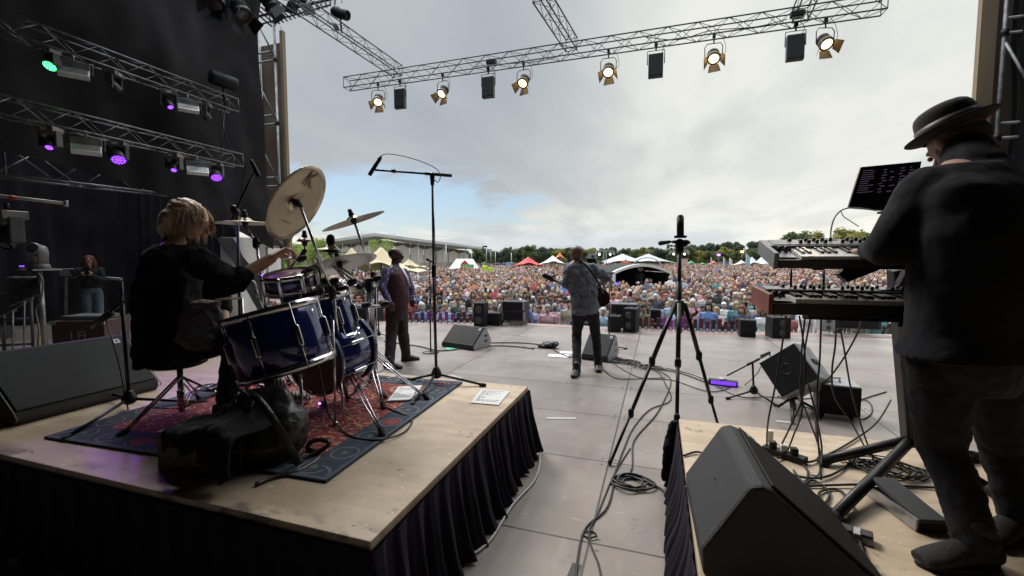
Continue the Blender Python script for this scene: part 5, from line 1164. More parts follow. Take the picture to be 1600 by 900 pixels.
# stand at the drummer's back
b = P(203, 640, z=DZ); Dd = (b - C0).dot(FW); t = thing('microphone_stand', 'dark microphone stand between the left stage monitor and the drummer', 'microphone stand', b)
stand_base(t, b, [P(103, 688, z=DZ), P(318, 631, z=DZ), P(150, 612, z=DZ)], .11, .012); MB().tube([b + V((0, 0, .1)), P(190, 462, d=Dd)], .013).tube([P(193, 500, d=Dd), P(190, 440, d=Dd)], .009).build('pole', black, t)
MB().tube([P(196, 470, d=Dd), P(165, 492, d=Dd * 1.05), P(143, 512, d=Dd * 1.1)], .011).build('boom', black, t); MB().cap(P(150, 505, d=Dd * 1.09), P(172, 490, d=Dd * 1.05), .022, .028).build('microphone', blackp, t)
MB().tube(smooth([P(165, 496, d=Dd * 1.05), P(175, 530, d=Dd), P(186, 570, d=Dd), P(196, 620, d=Dd), P(200, 640, d=Dd * .99)]), .005, 5).build('microphone_cable', cablem, t)
# overhead mic left of the drums
b = P(372, 600, z=DZ); Dd = 3.55; b = P(372, 480, d=Dd); b.z = DZ; t = thing('microphone_stand', 'overhead boom microphone stand behind the big tilted cymbal', 'microphone stand', b)
stand_base(t, b, [b + V((.3, .05, 0)), b + V((-.3, .05, 0)), b + V((0, -.3, 0))]); MB().tube([b + V((0, 0, .1)), P(371, 335, d=Dd)], .011).build('pole', black, t)
MB().cap(P(369, 332, d=Dd), P(366, 326, d=Dd), .03, .03).build('clutch', black, t); MB().tube([P(362, 345, d=Dd), P(397, 268, d=Dd)], .010).build('boom', black, t); MB().cap(P(393, 252, d=Dd), P(404, 274, d=Dd), .014, .018).build('microphone', blackp, t)
MB().tube(smooth([P(393, 253, d=Dd), P(386, 256, d=Dd), P(381, 275, d=Dd), P(379, 300, d=Dd), P(369, 325, d=Dd)]), .004, 5).build('microphone_cable', cablem, t)
# low boom stand and purple light bar on the deck
b = P(1177, 622, z=0); Dd = (b - C0).dot(FW); t = thing('microphone_stand', 'short black boom stand pointing at the tilted cube speaker', 'microphone stand', b)
stand_base(t, b, [P(1137, 624, z=0), P(1213, 635, z=0), b + V((.1, .35, 0))], .12, .012); MB().tube([b + V((0, 0, .1)), P(1176, 568, d=Dd)], .012).build('pole', black, t)
MB().tube([P(1136, 587, d=Dd), P(1203, 552, d=Dd)], .009).tube([P(1168, 570, d=Dd), P(1186, 561, d=Dd)], .015).cap(P(1190, 556, d=Dd), P(1202, 551, d=Dd), .016, .016).build('boom', black, t)
MB().cap(P(1202, 565, d=Dd), P(1220, 557, d=Dd), .026, .034).tube([P(1202, 552, d=Dd), P(1206, 563, d=Dd)], .008).build('microphone', blackp, t)
MB().tube(smooth([P(1203, 566, d=Dd), P(1190, 572, d=Dd), P(1182, 585, d=Dd), P(1165, 600, z=.01), P(1148, 604, z=.008), P(1120, 606, z=.008)]), .005, 5).build('microphone_cable', cablem, t)
b = P(1130, 603, z=0); t = thing('light_bar', 'slim violet lit light bar lying on the deck behind the tripod', 'light bar', b)
MB().box(b + V((0, .04, .035)), (.34, .09, .06), Matrix.Rotation(R(-6), 3, 'Z')).build('housing', blackp, t, bev=.006); MB().box(b + V((0, -.012, .038)), (.29, .008, .042), Matrix.Rotation(R(-6), 3, 'Z')).build('lit_strip', M('violet_strip', (.2, .05, .8), .4, emit=(.16, .04, .8), es=.8), t)
MB().box(b + V((-.02, .03, .075)), (.05, .05, .03)).build('connector', white, t)

# ------------------------------------------------------------------ camera tripod
D0 = 3.85; hub = P(1061, 470, d=D0); t = thing('camera_tripod', 'black camera tripod standing on the deck by the keyboard riser corner', 'tripod', V((hub.x, hub.y, 0)))
trp = M('tripod_paint', (.02, .02, .022), .4, .3, var=.3, vs=10)
MB().tube([P(1062, 385, d=D0), P(1061, 500, d=D0)], .017).tube([P(1061, 440, d=D0), P(1061, 520, d=D0)], .024).cap(P(1061, 476, d=D0), P(1061, 490, d=D0), .05, .04).build('centre_column', trp, t)
for k, (fx, fy) in enumerate(((953, 727), (1128, 688), (1056, 742))):
    foot = P(fx, fy, z=0); a = hub + V((0, 0, -.02)) + (V((foot.x, foot.y, 0)) - V((hub.x, hub.y, 0))).normalized() * .05
    lg = MB(); q1, q2 = a.lerp(foot, .38), a.lerp(foot, .70); lg.tube([a, q1], .019).tube([q1, q2], .015).tube([q2, foot + V((0, 0, .01))], .012); l_ = lg.build('leg', trp, t)
    MB().cap(q1 - V((0, 0, .02)), q1 + V((0, 0, .02)), .026, .026).cap(q2 - V((0, 0, .018)), q2 + V((0, 0, .018)), .023, .023).build('clamp', blackp, l_); MB().cap(foot + V((0, 0, .012)), foot + V((0, 0, .03)), .014, .016).build('foot', rubber, l_)
MB().cap(P(1062, 392, d=D0), P(1062, 380, d=D0), .035, .04).cap(P(1062, 386, d=D0), P(1076, 379, d=D0), .02, .016).cap(P(1052, 378, d=D0), P(1074, 377, d=D0), .014, .014).build('pan_head', trp, t)
MB().tube([P(1060, 376, d=D0), P(1047, 378, d=D0 * .98)], .007).cap(P(1046, 378, d=D0 * .98), P(1032, 380, d=D0 * .96), .014, .02).build('pan_handle', blackp, t)
MB().box(P(1063, 370, d=D0), (.10, .09, .02)).build('plate', trp, t, bev=.003)
o = MB().tube([P(1063, 368, d=D0), P(1063, 339, d=D0)], [.030, .030], 20).tube([P(1063, 341, d=D0), P(1063, 336, d=D0)], [.028, .02], 20).build('field_recorder', blackp); tag(o, 'small black cylindrical recorder standing on top of the tripod', 'recorder')

# ------------------------------------------------------------------ tilted cube speaker, sub box, bottle
D1 = 4.75; c = P(1243, 581, d=D1); t = thing('cube_speaker', 'black cube speaker tilted on its corner with a pale side panel', 'speaker', V((c.x, c.y, 0)))
rot = Euler((R(-18), R(-40), R(-24))).to_matrix(); s_ = .43
MB().box(c, (s_, .38, s_), rot).build('cabinet', M('cube_pale', (.48, .48, .49), .5, 0, var=.2, vs=6), t, bev=.012)
MB().box(c + rot @ V((0, -.195, 0)), (s_ * .95, .02, s_ * .95), rot).build('grille', grille, t, bev=.004)
MB().box(c + rot @ V((s_ / 2 + .006, 0, .0)), (.015, .14, .05), rot).build('handle', black, t, bev=.005)
MB().lathe([(.052, 0), (.054, .002), (.056, 0)], c + rot @ V((.0, -.206, .02)), rot @ V((0, -1, 0)), 24).build('badge_ring', M('badge_ring', (.12, .10, .12), .3, .5), t)
MB().tube([P(1240, 640, d=D1), P(1237, 618, d=D1)], .03).tube([P(1215, 636, z=0.02), P(1238, 620, d=D1)], .014).tube([P(1275, 640, z=0.02), P(1240, 620, d=D1)], .014).tube([P(1238, 660, z=.02), P(1240, 620, d=D1)], .014).build('stand', black, t)
b = P(1309, 655, z=0); t = thing('monitor_box', 'black rehearsal amplifier with a handle standing on the deck right of the bottle', 'amplifier', b)
MB().box(b + V((.03, .17, .19)), (.36, .32, .31), Matrix.Rotation(R(-8), 3, 'Z')).build('cabinet', palesp if False else M('box_top', (.36, .36, .37), .5), t, bev=.012); MB().box(b + V((.01, -.0, .19)), (.34, .02, .29), Matrix.Rotation(R(-8), 3, 'Z')).build('grille', grille, t, bev=.004)
MB().tube([b + V((-.03, .15, .345)), b + V((-.03, .15, .385)), b + V((.05, .15, .385)), b + V((.05, .15, .345))], .012).build('handle', white, t)
for sx_ in (-1, 1): MB().cyl(b + V((sx_ * .13 + .02, .1, 0)), b + V((sx_ * .13 + .02, .1, .035)), .02).build('foot', rubber, t)
b = P(1249, 650, z=0); t = thing('water_bottle', 'clear plastic water bottle on the deck under the tilted cube speaker', 'bottle', b)
MB().lathe([(0, 0), (.032, .002), (.033, .02), (.030, .06), (.033, .10), (.032, .15), (.014, .19), (.013, .2), (0, .2)], b, (0, 0, 1), 18).build('bottle_body', M('clear_plastic', (.7, .72, .74), .12, alpha=.45), t); MB().cyl(b + V((0, 0, .198)), b + V((0, 0, .22)), .016).build('cap', white, t)

# ------------------------------------------------------------------ keyboards
silver = M('synth_silver', (.20, .20, .21), .42, .2, var=.08, vs=5); keyw = M('key_white', (.62, .62, .60), .35); keyb = M('key_black', (.012, .012, .013), .3); wood = M('end_cheek', (.20, .055, .045), .45, 0, var=.2, vs=6, stretch=(1, 1, 4))
knobm = M('knob', (.015, .015, .016), .45)
def keyboard(name, label, flb, ang, W, Dp, H, tilt, body, cheek, top, nk, front):
    t = thing(name, label, 'keyboard', flb); rot = Matrix.Rotation(ang, 3, 'Z') @ Matrix.Rotation(tilt, 3, 'X'); flb = V(flb)
    def q(x_, y_, z_): return flb + rot @ V((x_, y_, z_))
    def bx(x0, x1, y0, y1, z0, z1): return (q((x0 + x1) / 2, (y0 + y1) / 2, (z0 + z1) / 2), (x1 - x0, y1 - y0, z1 - z0), rot)
    MB().box(*bx(.02, W - .02, .0, Dp, 0, H * .55)).box(*bx(.02, W - .02, .175, Dp, H * .55, H)).build('body', body, t, bev=.003)
    for x0 in (0, W - .02): MB().box(*bx(x0, x0 + .02, -.004, Dp + .004, -.002, H * 1.02)).build('end_cheek', cheek, t, bev=.004)
    MB().box(*bx(.03, .10, .02, .17, H * .55, H * .66)).build('control_block', top, t)
    mw = MB(); kb = MB(); kw = (W - .14) / nk
    for k in range(nk):
        x0 = .11 + kw * k; mw.box(*bx(x0 + .0008, x0 + kw - .0008, -.002, .165, H * .58, H * .80))
        if k % 7 in (0, 1, 3, 4, 5) and k < nk - 1: kb.box(*bx(x0 + kw * .7, x0 + kw * 1.25, .06, .165, H * .80, H * .93))
    mw.build('white_keys', keyw, t); kb.build('black_keys', keyb, t)
    MB().box(*bx(.021, W - .021, -.007, -.002, .002, H * .56)).build('front_strip', front, t)
    MB().box(*bx(.04, W - .04, .19, Dp - .01, H, H + .003)).build('control_panel', top, t)
    kn = 0
    for r_ in range(2):
        for k in range(24):
            x0 = .13 + k * (W - .22) / 24
            if (k * 7 + r_ * 3) % 5 == 0: continue
            MB().cyl(q(x0, .22 + r_ * .05, H + .002), q(x0, .22 + r_ * .05, H + .020), .008, .007, 10).build('knob', knobm, t)
    mb = MB()
    for k in range(18): mb.box(*bx(.12 + k * .05, .145 + k * .05, Dp - .035, Dp - .025, H + .003, H + .007))
    mb.build('button_row', white, t); MB().box(*bx(W * .44, W * .56, .2, Dp - .045, H + .003, H + .008)).build('display', M('synth_display', (.03, .04, .06), .2), t)
    for k in range(2): MB().cyl(q(.05 + k * .03, .13, H * .66), q(.05 + k * .03, .13, H * .66 + .03), .008).build('wheel', knobm, t)
    return t, q
pl = P(1200, 491, d=2.08)
kb1, q1 = keyboard('lower_keyboard', 'lower keyboard with a red wooden end cheek on the black stand', pl, R(2), 1.20, .34, .095, R(3), blackp, wood, silver, 52, M('kb_front', (.015, .014, .02), .45))
pu = P(1208, 419, d=2.08)
kb2, q2 = keyboard('upper_keyboard', 'upper silver keyboard tilted toward the player in the hat', pu, R(1.5), 1.08, .32, .072, R(13), silver, silver, silver, 36, M('kb_front', (.015, .014, .02), .45))
# stand
t = thing('keyboard_stand', 'black column keyboard stand with four thick splayed legs', 'keyboard stand', V((1.14, 2.6, RZ)))
ct, cb_ = P(1402, 420, d=2.30), P(1424, 700, d=2.42); stm = M('stand_paint', (.013, .013, .015), .42, .2, var=.3, vs=8, bump=.1, bs=100)
cb_.z = RZ + .10
MB().bar(cb_, ct, .068, .09, V((0, 1, 0))).build('column', stm, t, bev=.01)
for (fx, fy) in ((1293, 718), (1303, 808), (1520, 712), (1548, 765)):
    f = P(fx, fy, z=RZ + .03); MB().tube([cb_ + V((0, 0, .03)), f], [.026, .024], 12).build('leg', stm, t); MB().cap(f, f + (f - cb_).normalized() * .03, .028, .027).build('foot', rubber, t)
for q_, zz in ((q1, .0), (q2, .0)):
    MB().bar(q_(.20, .05, -.012), q_(.20, .30, -.012), .04, .02).bar(q_(.85, .05, -.012), q_(.85, .30, -.012), .04, .02).bar(q_(.2, .17, -.03), q_(.85, .17, -.03), .04, .03).build('arm', stm, t)
    MB().bar(q_(.62, .17, -.045), ct.lerp(cb_, .12 if q_ is q2 else .42), .05, .05).build('bracket', stm, t)
MB().prism([(0, 0), (.16, .12), (.2, .12), (.2, .02), (.05, -.04)], P(1310, 428, d=2.15), RT, (0, 0, 1), FW * .03).build('gusset', stm, t)
for px_ in (1236, 1287): MB().tube([P(px_, 420, d=2.3), P(px_, 455, d=2.3)], .006).build('support_post', black, t)
# laptop on the top
t = thing('laptop', 'dark laptop screen showing lines of dim text above the keyboards', 'laptop', P(1350, 345, d=2.45))
TL, TRr, BR_, BL = P(1345, 261, d=2.42), P(1440, 252, d=2.42), P(1425, 332, d=2.36), P(1326, 324, d=2.36)
nrm = (TRr - TL).cross(BL - TL).normalized(); nrm = nrm if nrm.dot(FW) > 0 else -nrm
MB().add([TL, TRr, BR_, BL, TL + nrm * .012, TRr + nrm * .012, BR_ + nrm * .012, BL + nrm * .012], [(0, 1, 2, 3), (7, 6, 5, 4), (0, 4, 5, 1), (1, 5, 6, 2), (2, 6, 7, 3), (3, 7, 4, 0)]).build('screen', M('screen_dark', (.015, .012, .018), .25), t)
mb = MB(); ux, uy = (TRr - TL), (BL - TL); ro = random.Random(3)
for k in range(11):
    y0 = .10 + k * .055; w_ = ro.uniform(.14, .26); a = TL + ux * .06 + uy * y0 - nrm * .001; mb.add([a, a + ux * w_, a + ux * w_ + uy * .012, a + uy * .012], [(0, 1, 2, 3)])
for k in range(9):
    for j in range(4):
        y0 = .12 + k * .07; x0 = .38 + j * .14 + ro.uniform(0, .04)
        if ro.random() < .3: continue
        a = TL + ux * x0 + uy * y0 - nrm * .001; w_ = ro.uniform(.03, .09); mb.add([a, a + ux * w_, a + ux * w_ + uy * .016, a + uy * .016], [(0, 1, 2, 3)])
mb.build('text_lines', M('screen_text', (.1, .08, .12), .4, emit=(.35, .28, .42), es=.10), t)
0 and MB().add([BL, BR_, BR_ + nrm * .16 + V((0, 0, -.05)), BL + nrm * .16 + V((0, 0, -.05)), BL - V((0, 0, .012)), BR_ - V((0, 0, .012)), BR_ + nrm * .16 + V((0, 0, -.062)), BL + nrm * .16 + V((0, 0, -.062))], [(0, 1, 2, 3), (7, 6, 5, 4), (0, 4, 5, 1), (1, 5, 6, 2), (2, 6, 7, 3), (3, 7, 4, 0)]).build('keyboard_half', silver, t)
t2 = thing('laptop_stand', 'thin black stand holding the laptop above the upper keyboard', 'stand', P(1400, 380, d=2.45)); MB().tube([P(1400, 330, d=2.42), P(1405, 372, d=2.42), P(1405, 410, d=2.40)], .012).build('post', black, t2); MB().bar(P(1375, 332, d=2.42), P(1425, 334, d=2.42), .04, .012).build('tray', black, t2)
cable('white cable arching from the laptop to the upper keyboard', [P(1370, 329, d=2.35), P(1340, 325, d=2.33), P(1318, 327, d=2.33), P(1304, 340, d=2.33), P(1298, 362, d=2.32), P(1299, 380, d=2.3)], .004, mat=M('white_cable', (.55, .55, .52), .5), group=None)
cable('thin white cable looping under the laptop corner', [P(1313, 328, d=2.35), P(1318, 338, d=2.33), P(1328, 345, d=2.33), P(1342, 354, d=2.33)], .0025, mat=MC['white_cable'])
for i, pts_ in enumerate((
    [(1228, 494, 2.2), (1222, 540, 2.3), (1212, 600, 2.3), (1200, 660, 2.35), (1198, 700, 2.55)],
    [(1249, 494, 2.2), (1258, 560, 2.3), (1254, 620, 2.3), (1238, 660, 2.35), (1216, 705, 2.5)],
    [(1258, 494, 2.25), (1252, 560, 2.35), (1253, 640, 2.35), (1240, 680, 2.45), (1230, 706, 2.5)],
    [(1267, 494, 2.2), (1257, 550, 2.3), (1250, 610, 2.35), (1262, 650, 2.4), (1280, 700, 2.5), (1282, 740, 2.35)],
    [(1283, 494, 2.2), (1281, 560, 2.3), (1277, 610, 2.3), (1278, 680, 2.35), (1283, 750, 2.3)],
    [(1307, 494, 2.2), (1305, 540, 2.3), (1300, 580, 2.35), (1304, 620, 2.4), (1330, 660, 2.45), (1352, 700, 2.4)],
    [(1309, 494, 2.2), (1318, 540, 2.3), (1328, 600, 2.4), (1338, 640, 2.45), (1354, 690, 2.45), (1372, 735, 2.3)],
    [(1346, 496, 2.2), (1340, 520, 2.3), (1318, 560, 2.4), (1296, 590, 2.45), (1284, 600, 2.5), (1275, 640, 2.5), (1276, 690, 2.5)],
    [(1263, 600, 2.3), (1275, 650, 2.3), (1284, 700, 2.35), (1280, 740, 2.25), (1268, 742, 2.2)],
)):
    cable('black cable hanging from the lower keyboard to the riser, %s' % ('leftmost', 'second from left', 'third from left', 'fourth from left', 'in the middle', 'with a gentle curve', 'bending right to the stand foot', 'crossing behind the others', 'forking low above the power strip')[i], [P(a, b_, d=c_) for a, b_, c_ in pts_[:-1]] + [P(pts_[-1][0], pts_[-1][1], z=RZ + .008)], .0045, group='cables hanging from the keyboards', name='hanging_cable')
Lz = RZ + .008
for i, pts_ in enumerate((
    [(1196, 706), (1230, 715), (1262, 722), (1290, 712), (1330, 690), (1370, 660), (1392, 625)],
    [(1200, 716), (1240, 742), (1290, 745), (1330, 722), (1345, 700), (1400, 700)],
    [(1170, 735), (1205, 765), (1250, 760), (1262, 735), (1235, 712), (1215, 716)],
    [(1250, 760), (1300, 758), (1360, 757), (1420, 760), (1470, 762)],
    [(1262, 762), (1300, 795), (1330, 790), (1310, 765), (1280, 770), (1290, 800), (1318, 806)],
    [(1240, 735), (1262, 765), (1282, 790), (1296, 770), (1270, 750), (1250, 765)],
    [(1322, 826), (1340, 840), (1352, 870), (1372, 900)],
    [(1068, 712), (1090, 706), (1110, 715), (1128, 728)],
)):
    cable('black cable lying on the keyboard riser, %s' % ('running up to the stand column', 'wide loop by the power strip', 'small loop behind the big monitor', 'straight run toward the player', 'tangled loops beside the stand foot', 'short loop above the foot pedal', 'trailing from the small pedal', 'emerging at the left riser edge')[i], [P(a, b_, z=Lz + .004 * (k % 3)) for k, (a, b_) in enumerate(pts_)], .006, group='cables on the keyboard riser', name='floor_cable')
def coil(label, c, r, n, z0, flat=.55, seed=0, rad=.006, name='cable_coil', mat=None, tail=None, rot=0):
    ro = random.Random(seed); pts_ = []
    for k in range(n * 14):
        a = k / 14 * 6.283 + ro.uniform(-.06, .06); rr_ = r * (.72 + .28 * math.sin(k * .37 + seed)) * ro.uniform(.94, 1.06); x_, y_ = math.cos(a) * rr_, math.sin(a) * rr_ * flat
        pts_.append(V((c[0] + x_ * math.cos(rot) - y_ * math.sin(rot), c[1] + x_ * math.sin(rot) + y_ * math.cos(rot), z0 + rad + ro.uniform(0, .022) * min(1, k / 20))))
    if tail: pts_ += [V(q_) for q_ in tail]
    return tag(MB().tube(smooth(pts_, 3), rad, 6).build(name, mat or cablem), label, 'cable coil')
c = P(1385, 733, z=RZ); coil('tangled pile of thin black cable under the keyboard stand', (c.x, c.y), .17, 8, RZ, .75, 4, .0035)
c = P(1350, 728, z=RZ); coil('looser coil of thin cable left of the tangled pile', (c.x, c.y), .11, 4, RZ, .7, 9, .003)
b = P(1225, 715, z=RZ); t = thing('power_strip', 'black power strip with plugs on the riser behind the big monitor', 'power strip', b)
MB().box(b + V((0, 0, .02)), (.22, .06, .035), Matrix.Rotation(R(-35), 3, 'Z')).build('strip', blackp, t, bev=.005)
for k in range(3): MB().box(b + Matrix.Rotation(R(-35), 3, 'Z') @ V((-.06 + k * .055, 0, .055)), (.035, .04, .04)).build('plug', [blackp, white, blackp][k], t, bev=.006)
MB().box(P(1203, 690, z=RZ) + V((0, 0, .035)), (.03, .03, .07)).build('charger', white, t, bev=.004)
# pedals
b = P(1424, 812, z=RZ); t = thing('expression_pedal', 'large black volume pedal on the riser by the player\'s shoe', 'pedal', b); rt_ = Matrix.Rotation(R(13), 3, 'Z')
pc = b + V((.0, .06, 0)); MB().box(pc + V((0, 0, .02)), (.12, .30, .035), rt_).build('base', blackp, t, bev=.004); MB().box(pc + V((0, -.01, .065)), (.105, .29, .02), rt_ @ Matrix.Rotation(R(7), 3, 'X')).build('treadle', M('treadle', (.055, .056, .06), .75, 0, bump=.5, bs=300), t, bev=.004)
MB().box(pc + rt_ @ V((-.062, 0, .03)), (.008, .30, .05), rt_).box(pc + rt_ @ V((.062, 0, .03)), (.008, .30, .05), rt_).build('side_rail', alu, t)
b = P(1338, 842, z=RZ); t = thing('foot_switch', 'small silver and black footswitch beside the big monitor', 'pedal', b); rt_ = Matrix.Rotation(R(-20), 3, 'Z')
MB().box(b + V((0, 0, .014)), (.105, .06, .028), rt_).build('base', darkal, t, bev=.003)
for s in (-1, 1): MB().box(b + rt_ @ V((s * .031, 0, .032)), (.038, .05, .012), rt_).build('switch', knobm, t, bev=.002)
MB().box(b + rt_ @ V((0, 0, .031)), (.020, .055, .008), rt_).build('centre_plate', alu, t)
# deck cables
for i, (pts_, r_) in enumerate((
    ([(860, 541), (820, 536), (760, 536), (740, 541), (690, 548), (655, 541), (600, 533)], .012), ([(835, 545), (800, 541), (755, 540)], .012), ([(862, 545), (884, 556), (905, 560)], .009),
    ([(945, 552), (975, 562), (1010, 574), (1060, 582), (1110, 600)], .009), ([(940, 558), (965, 560), (1000, 568), (1040, 585), (1048, 600), (1030, 640), (1010, 665)], .008),
    ([(948, 556), (985, 570), (1025, 580), (1040, 600), (1048, 625), (1015, 640), (990, 668), (975, 700), (962, 735)], .007),
    ([(1010, 665), (990, 690), (988, 730), (978, 745)], .007), ([(962, 735), (950, 790), (915, 825), (903, 870), (900, 910)], .007), ([(985, 700), (960, 740), (935, 800), (920, 835), (935, 880), (942, 915)], .006),
    ([(1012, 755), (1035, 765), (1048, 790), (1056, 812)], .008), ([(958, 568), (1000, 590), (1050, 594), (1110, 612), (1150, 600), (1130, 592), (1112, 594)], .006),
    ([(1040, 575), (1090, 588), (1150, 618), (1200, 620), (1270, 622), (1340, 600)], .006), ([(940, 575), (960, 590), (990, 592), (1040, 590)], .006), ([(1335, 620), (1358, 628), (1362, 645), (1345, 655), (1330, 640), (1345, 625), (1385, 612)], .007),
    ([(1180, 560), (1100, 520), (1050, 500)], .004) if False else ([(1215, 618), (1235, 628), (1270, 640), (1282, 655)], .006),
    ([(300, 560), (180, 580), (90, 575), (20, 580)], .008),
)):
    nm = ('thick black cable bundle running left from the guitarist along the deck', 'second cable beside the thick bundle near the middle monitor', 'short cable from the junction pile to the guitarist\'s feet', 'cable running right from the pedalboard toward the violet light bar', 'cable curving from the pedalboard down the middle of the deck', 'long thin cable winding from the pedals to the coil by the tripod', 'thin cable leading down into the coil by the tripod', 'cable winding down to the bottom edge left of the tripod', 'second cable winding down to the bottom edge of the picture', 'black cable leaving the coil toward the riser skirt', 'thin cable looping round the violet light bar', 'cable passing under the low boom stand', 'short loose cable end near the guitarist\'s right shoe', 'curled cable right of the rehearsal amplifier', 'short cable between the bottle and the rehearsal amplifier', 'cable lying on the dark deck behind the left monitor')[i]
    cable(nm, [P(a, b_, z=r_ + .003 * (k % 2)) for k, (a, b_) in enumerate(pts_)], r_ * .9, group='cables on the deck', name='deck_cable')
c = P(988, 758, z=0); coil('big loose coil of black cable on the deck beside the tripod', (c.x, c.y), .155, 4, 0, .8, 2, .008); c = P(925, 837, z=0); coil('single small cable loop on the deck near the bottom edge', (c.x, c.y), .05, 1, 0, .8, 5, .005)
c = P(972, 566, z=0); coil('messy heap of cables right of the guitarist\'s feet', (c.x, c.y), .30, 5, 0, .5, 7, .007); c = P(1015, 576, z=0); coil('flat loops of cable trailing from the messy heap', (c.x, c.y), .22, 3, 0, .6, 8, .006)
b = P(857, 544, z=0); tag(blob('cable_pile', MB().ell(b + V((0, .05, .05)), (.16, .10, .06)).ell(b + V((.08, .05, .07)), (.10, .08, .05)).ell(b + V((-.1, .02, .03)), (.10, .08, .04)), cablem, None, .012, 1, .05, .04), 'dark heap of coiled cable on the deck left of the guitarist', 'cable pile')
# pedalboards, papers
b = P(925, 562, z=0); t = thing('pedalboard', 'white topped effects pedal row at the guitarist\'s feet', 'pedalboard', b); MB().box(b + V((0, .08, .03)), (.34, .20, .05)).build('board', M('pedal_white', (.50, .50, .48), .5), t, bev=.006)
for k in range(4): MB().cyl(b + V((-.12 + .08 * k, .06, .055)), b + V((-.12 + .08 * k, .06, .075)), .015).build('button', black, t)
b = P(946, 553, z=0); t = thing('effects_pedal', 'pale effects pedal right of the pedal row', 'pedal', b); MB().box(b + V((0, .05, .025)), (.16, .26, .045), Matrix.Rotation(R(-25), 3, 'Z')).build('body', M('pedal_white', (.5, .5, .48), .5), t, bev=.006)
for k in range(2): MB().cyl(b + V((-.02 + .05 * k, .02 + .06 * k, .045)), b + V((-.02 + .05 * k, .02 + .06 * k, .062)), .014).build('button', black, t)
def sheetp(label, pts_, z, lines=9, mat=None):
    q = [P(a, b_, z=z + .004) for a, b_ in pts_]; t = thing('paper_sheet', label, 'paper', q[0]); MB().add([q[0], q[1], q[2], q[3]] + [v + V((0, 0, .0015)) for v in q[:4]], [(3, 2, 1, 0), (4, 5, 6, 7), (0, 1, 5, 4), (1, 2, 6, 5), (2, 3, 7, 6), (3, 0, 4, 7)]).build('sheet', mat or paper, t)
    mb = MB(); ux, uy = q[1] - q[0], q[3] - q[0]; ro = random.Random(len(label))
    for k in range(lines):
        x0 = .1
        while x0 < .8:
            w_ = ro.uniform(.05, .16); a = q[0] + ux * x0 + uy * (.10 + .8 * k / max(1, lines)) + V((0, 0, .0022)); mb.add([a, a + ux * w_, a + ux * w_ + uy * .025, a + uy * .025], [(0, 1, 2, 3)]); x0 += w_ + .03
            if ro.random() < .25: break
    if lines: mb.build('print', M('print_grey', (.16, .16, .18), .8), t)
    return t
sheetp('white printed sheet on the rug beside the cymbal stand', [(623, 604), (660, 602), (645, 624), (605, 626)], DZ + .014); sheetp('white setlist sheet taped at the right edge of the drum riser', [(752, 608), (797, 611), (779, 633), (735, 629)], DZ + .001, 11)
sheetp('small printed sheet on the rug right of the leather bag', [(457, 645), (484, 641), (477, 657), (455, 663)], DZ + .014, 7); sheetp('blank white sheet on the deck left of the guitarist\'s shoes', [(858, 553), (890, 554), (887, 559), (855, 557)], 0.001, 0); sheetp('green card on the deck under the middle monitor', [(698, 543), (716, 543), (712, 547), (694, 546)], .001, 0, M('green_card', (.10, .50, .28), .7)); sheetp('second white sheet on the deck behind the pedal row', [(875, 549), (905, 550), (903, 553), (873, 552)], .001, 0)

# ------------------------------------------------------------------ left wing
b = P(112, 556, z=0); t = thing('flight_case', 'maroon flight case with steel corners in the dark left wing', 'flight case', b); fc_m = M('case_maroon', (.07, .028, .026), .5, 0, var=.2, vs=6)
rt_ = Matrix.Rotation(R(24), 3, 'Z'); MB().box(b + V((0, .3, .31)), (.80, .55, .54), rt_).build('case_body', fc_m, t, bev=.01)
for sx_ in (-1, 1):
    for zz in (.07, .55): MB().box(b + V((0, .3, 0)) + rt_ @ V((sx_ * .37, -.28, zz)), (.09, .02, .06), rt_).build('corner', alu, t)
text('stencil', 'I FI', .2, b + V((0, .3, .33)) + rt_ @ V((0, -.279, 0)), rt_ @ V((1, 0, 0)), (0, 0, 1), M('stencil', (.28, .28, .28), .7), t)
MB().box(b + V((0, .3, .62)), (.60, .42, .07), rt_).build('lid', M('lid_grey', (.12, .12, .12), .6), t, bev=.01)
for sx_ in (-1, 1): MB().cyl(b + V((sx_ * .3, .1, 0)), b + V((sx_ * .3, .1, .05)), .03).build('wheel', rubber, t)
b = P(72, 568, z=0); top = P(66, 422, d=(b - C0).dot(FW)); t = thing('light_stand', 'steel post with flat plate holding a white moving light in the left wing', 'stand', b)
MB().tube([b, V((b.x, b.y, top.z))], .035, 10).build('post', steel, t); MB().box((b.x, b.y, .02), (.5, .5, .03)).build('base_plate', darkal, t); MB().box((b.x, b.y, top.z + .01), (.42, .34, .02)).build('top_plate', steel, t)
c = V((b.x, b.y, top.z)); t = thing('moving_light', 'white cased moving light standing on a steel post in the left wing', 'moving light', c); wcase = M('mover_white', (.17, .17, .175), .4, 0, var=.1)
MB().loft([(c + V((0, 0, .02)), (.17, 0, 0), (0, .13, 0)), (c + V((0, 0, .09)), (.15, 0, 0), (0, .11, 0)), (c + V((0, 0, .11)), (.11, 0, 0), (0, .09, 0))], 18).build('base', wcase, t)
for s in (-1, 1): MB().loft([(c + V((s * .10, 0, .1)), (.025, 0, 0), (0, .07, 0)), (c + V((s * .125, 0, .27)), (.025, 0, 0), (0, .07, 0)), (c + V((s * .10, 0, .36)), (.02, 0, 0), (0, .05, 0))], 12).build('yoke_arm', wcase, t)
MB().lathe([(0, -.12), (.06, -.12), (.095, -.06), (.095, .10), (.08, .13), (.06, .12), (0, .11)], c + V((0, 0, .30)), (.5, -.75, .2), 24).build('head', wcase, t); MB().lathe([(.06, .125), (.03, .135), (0, .137)], c + V((0, 0, .30)), (.5, -.75, .2), 20).build('lens', M('dark_lens', (.05, .05, .06), .15), t)
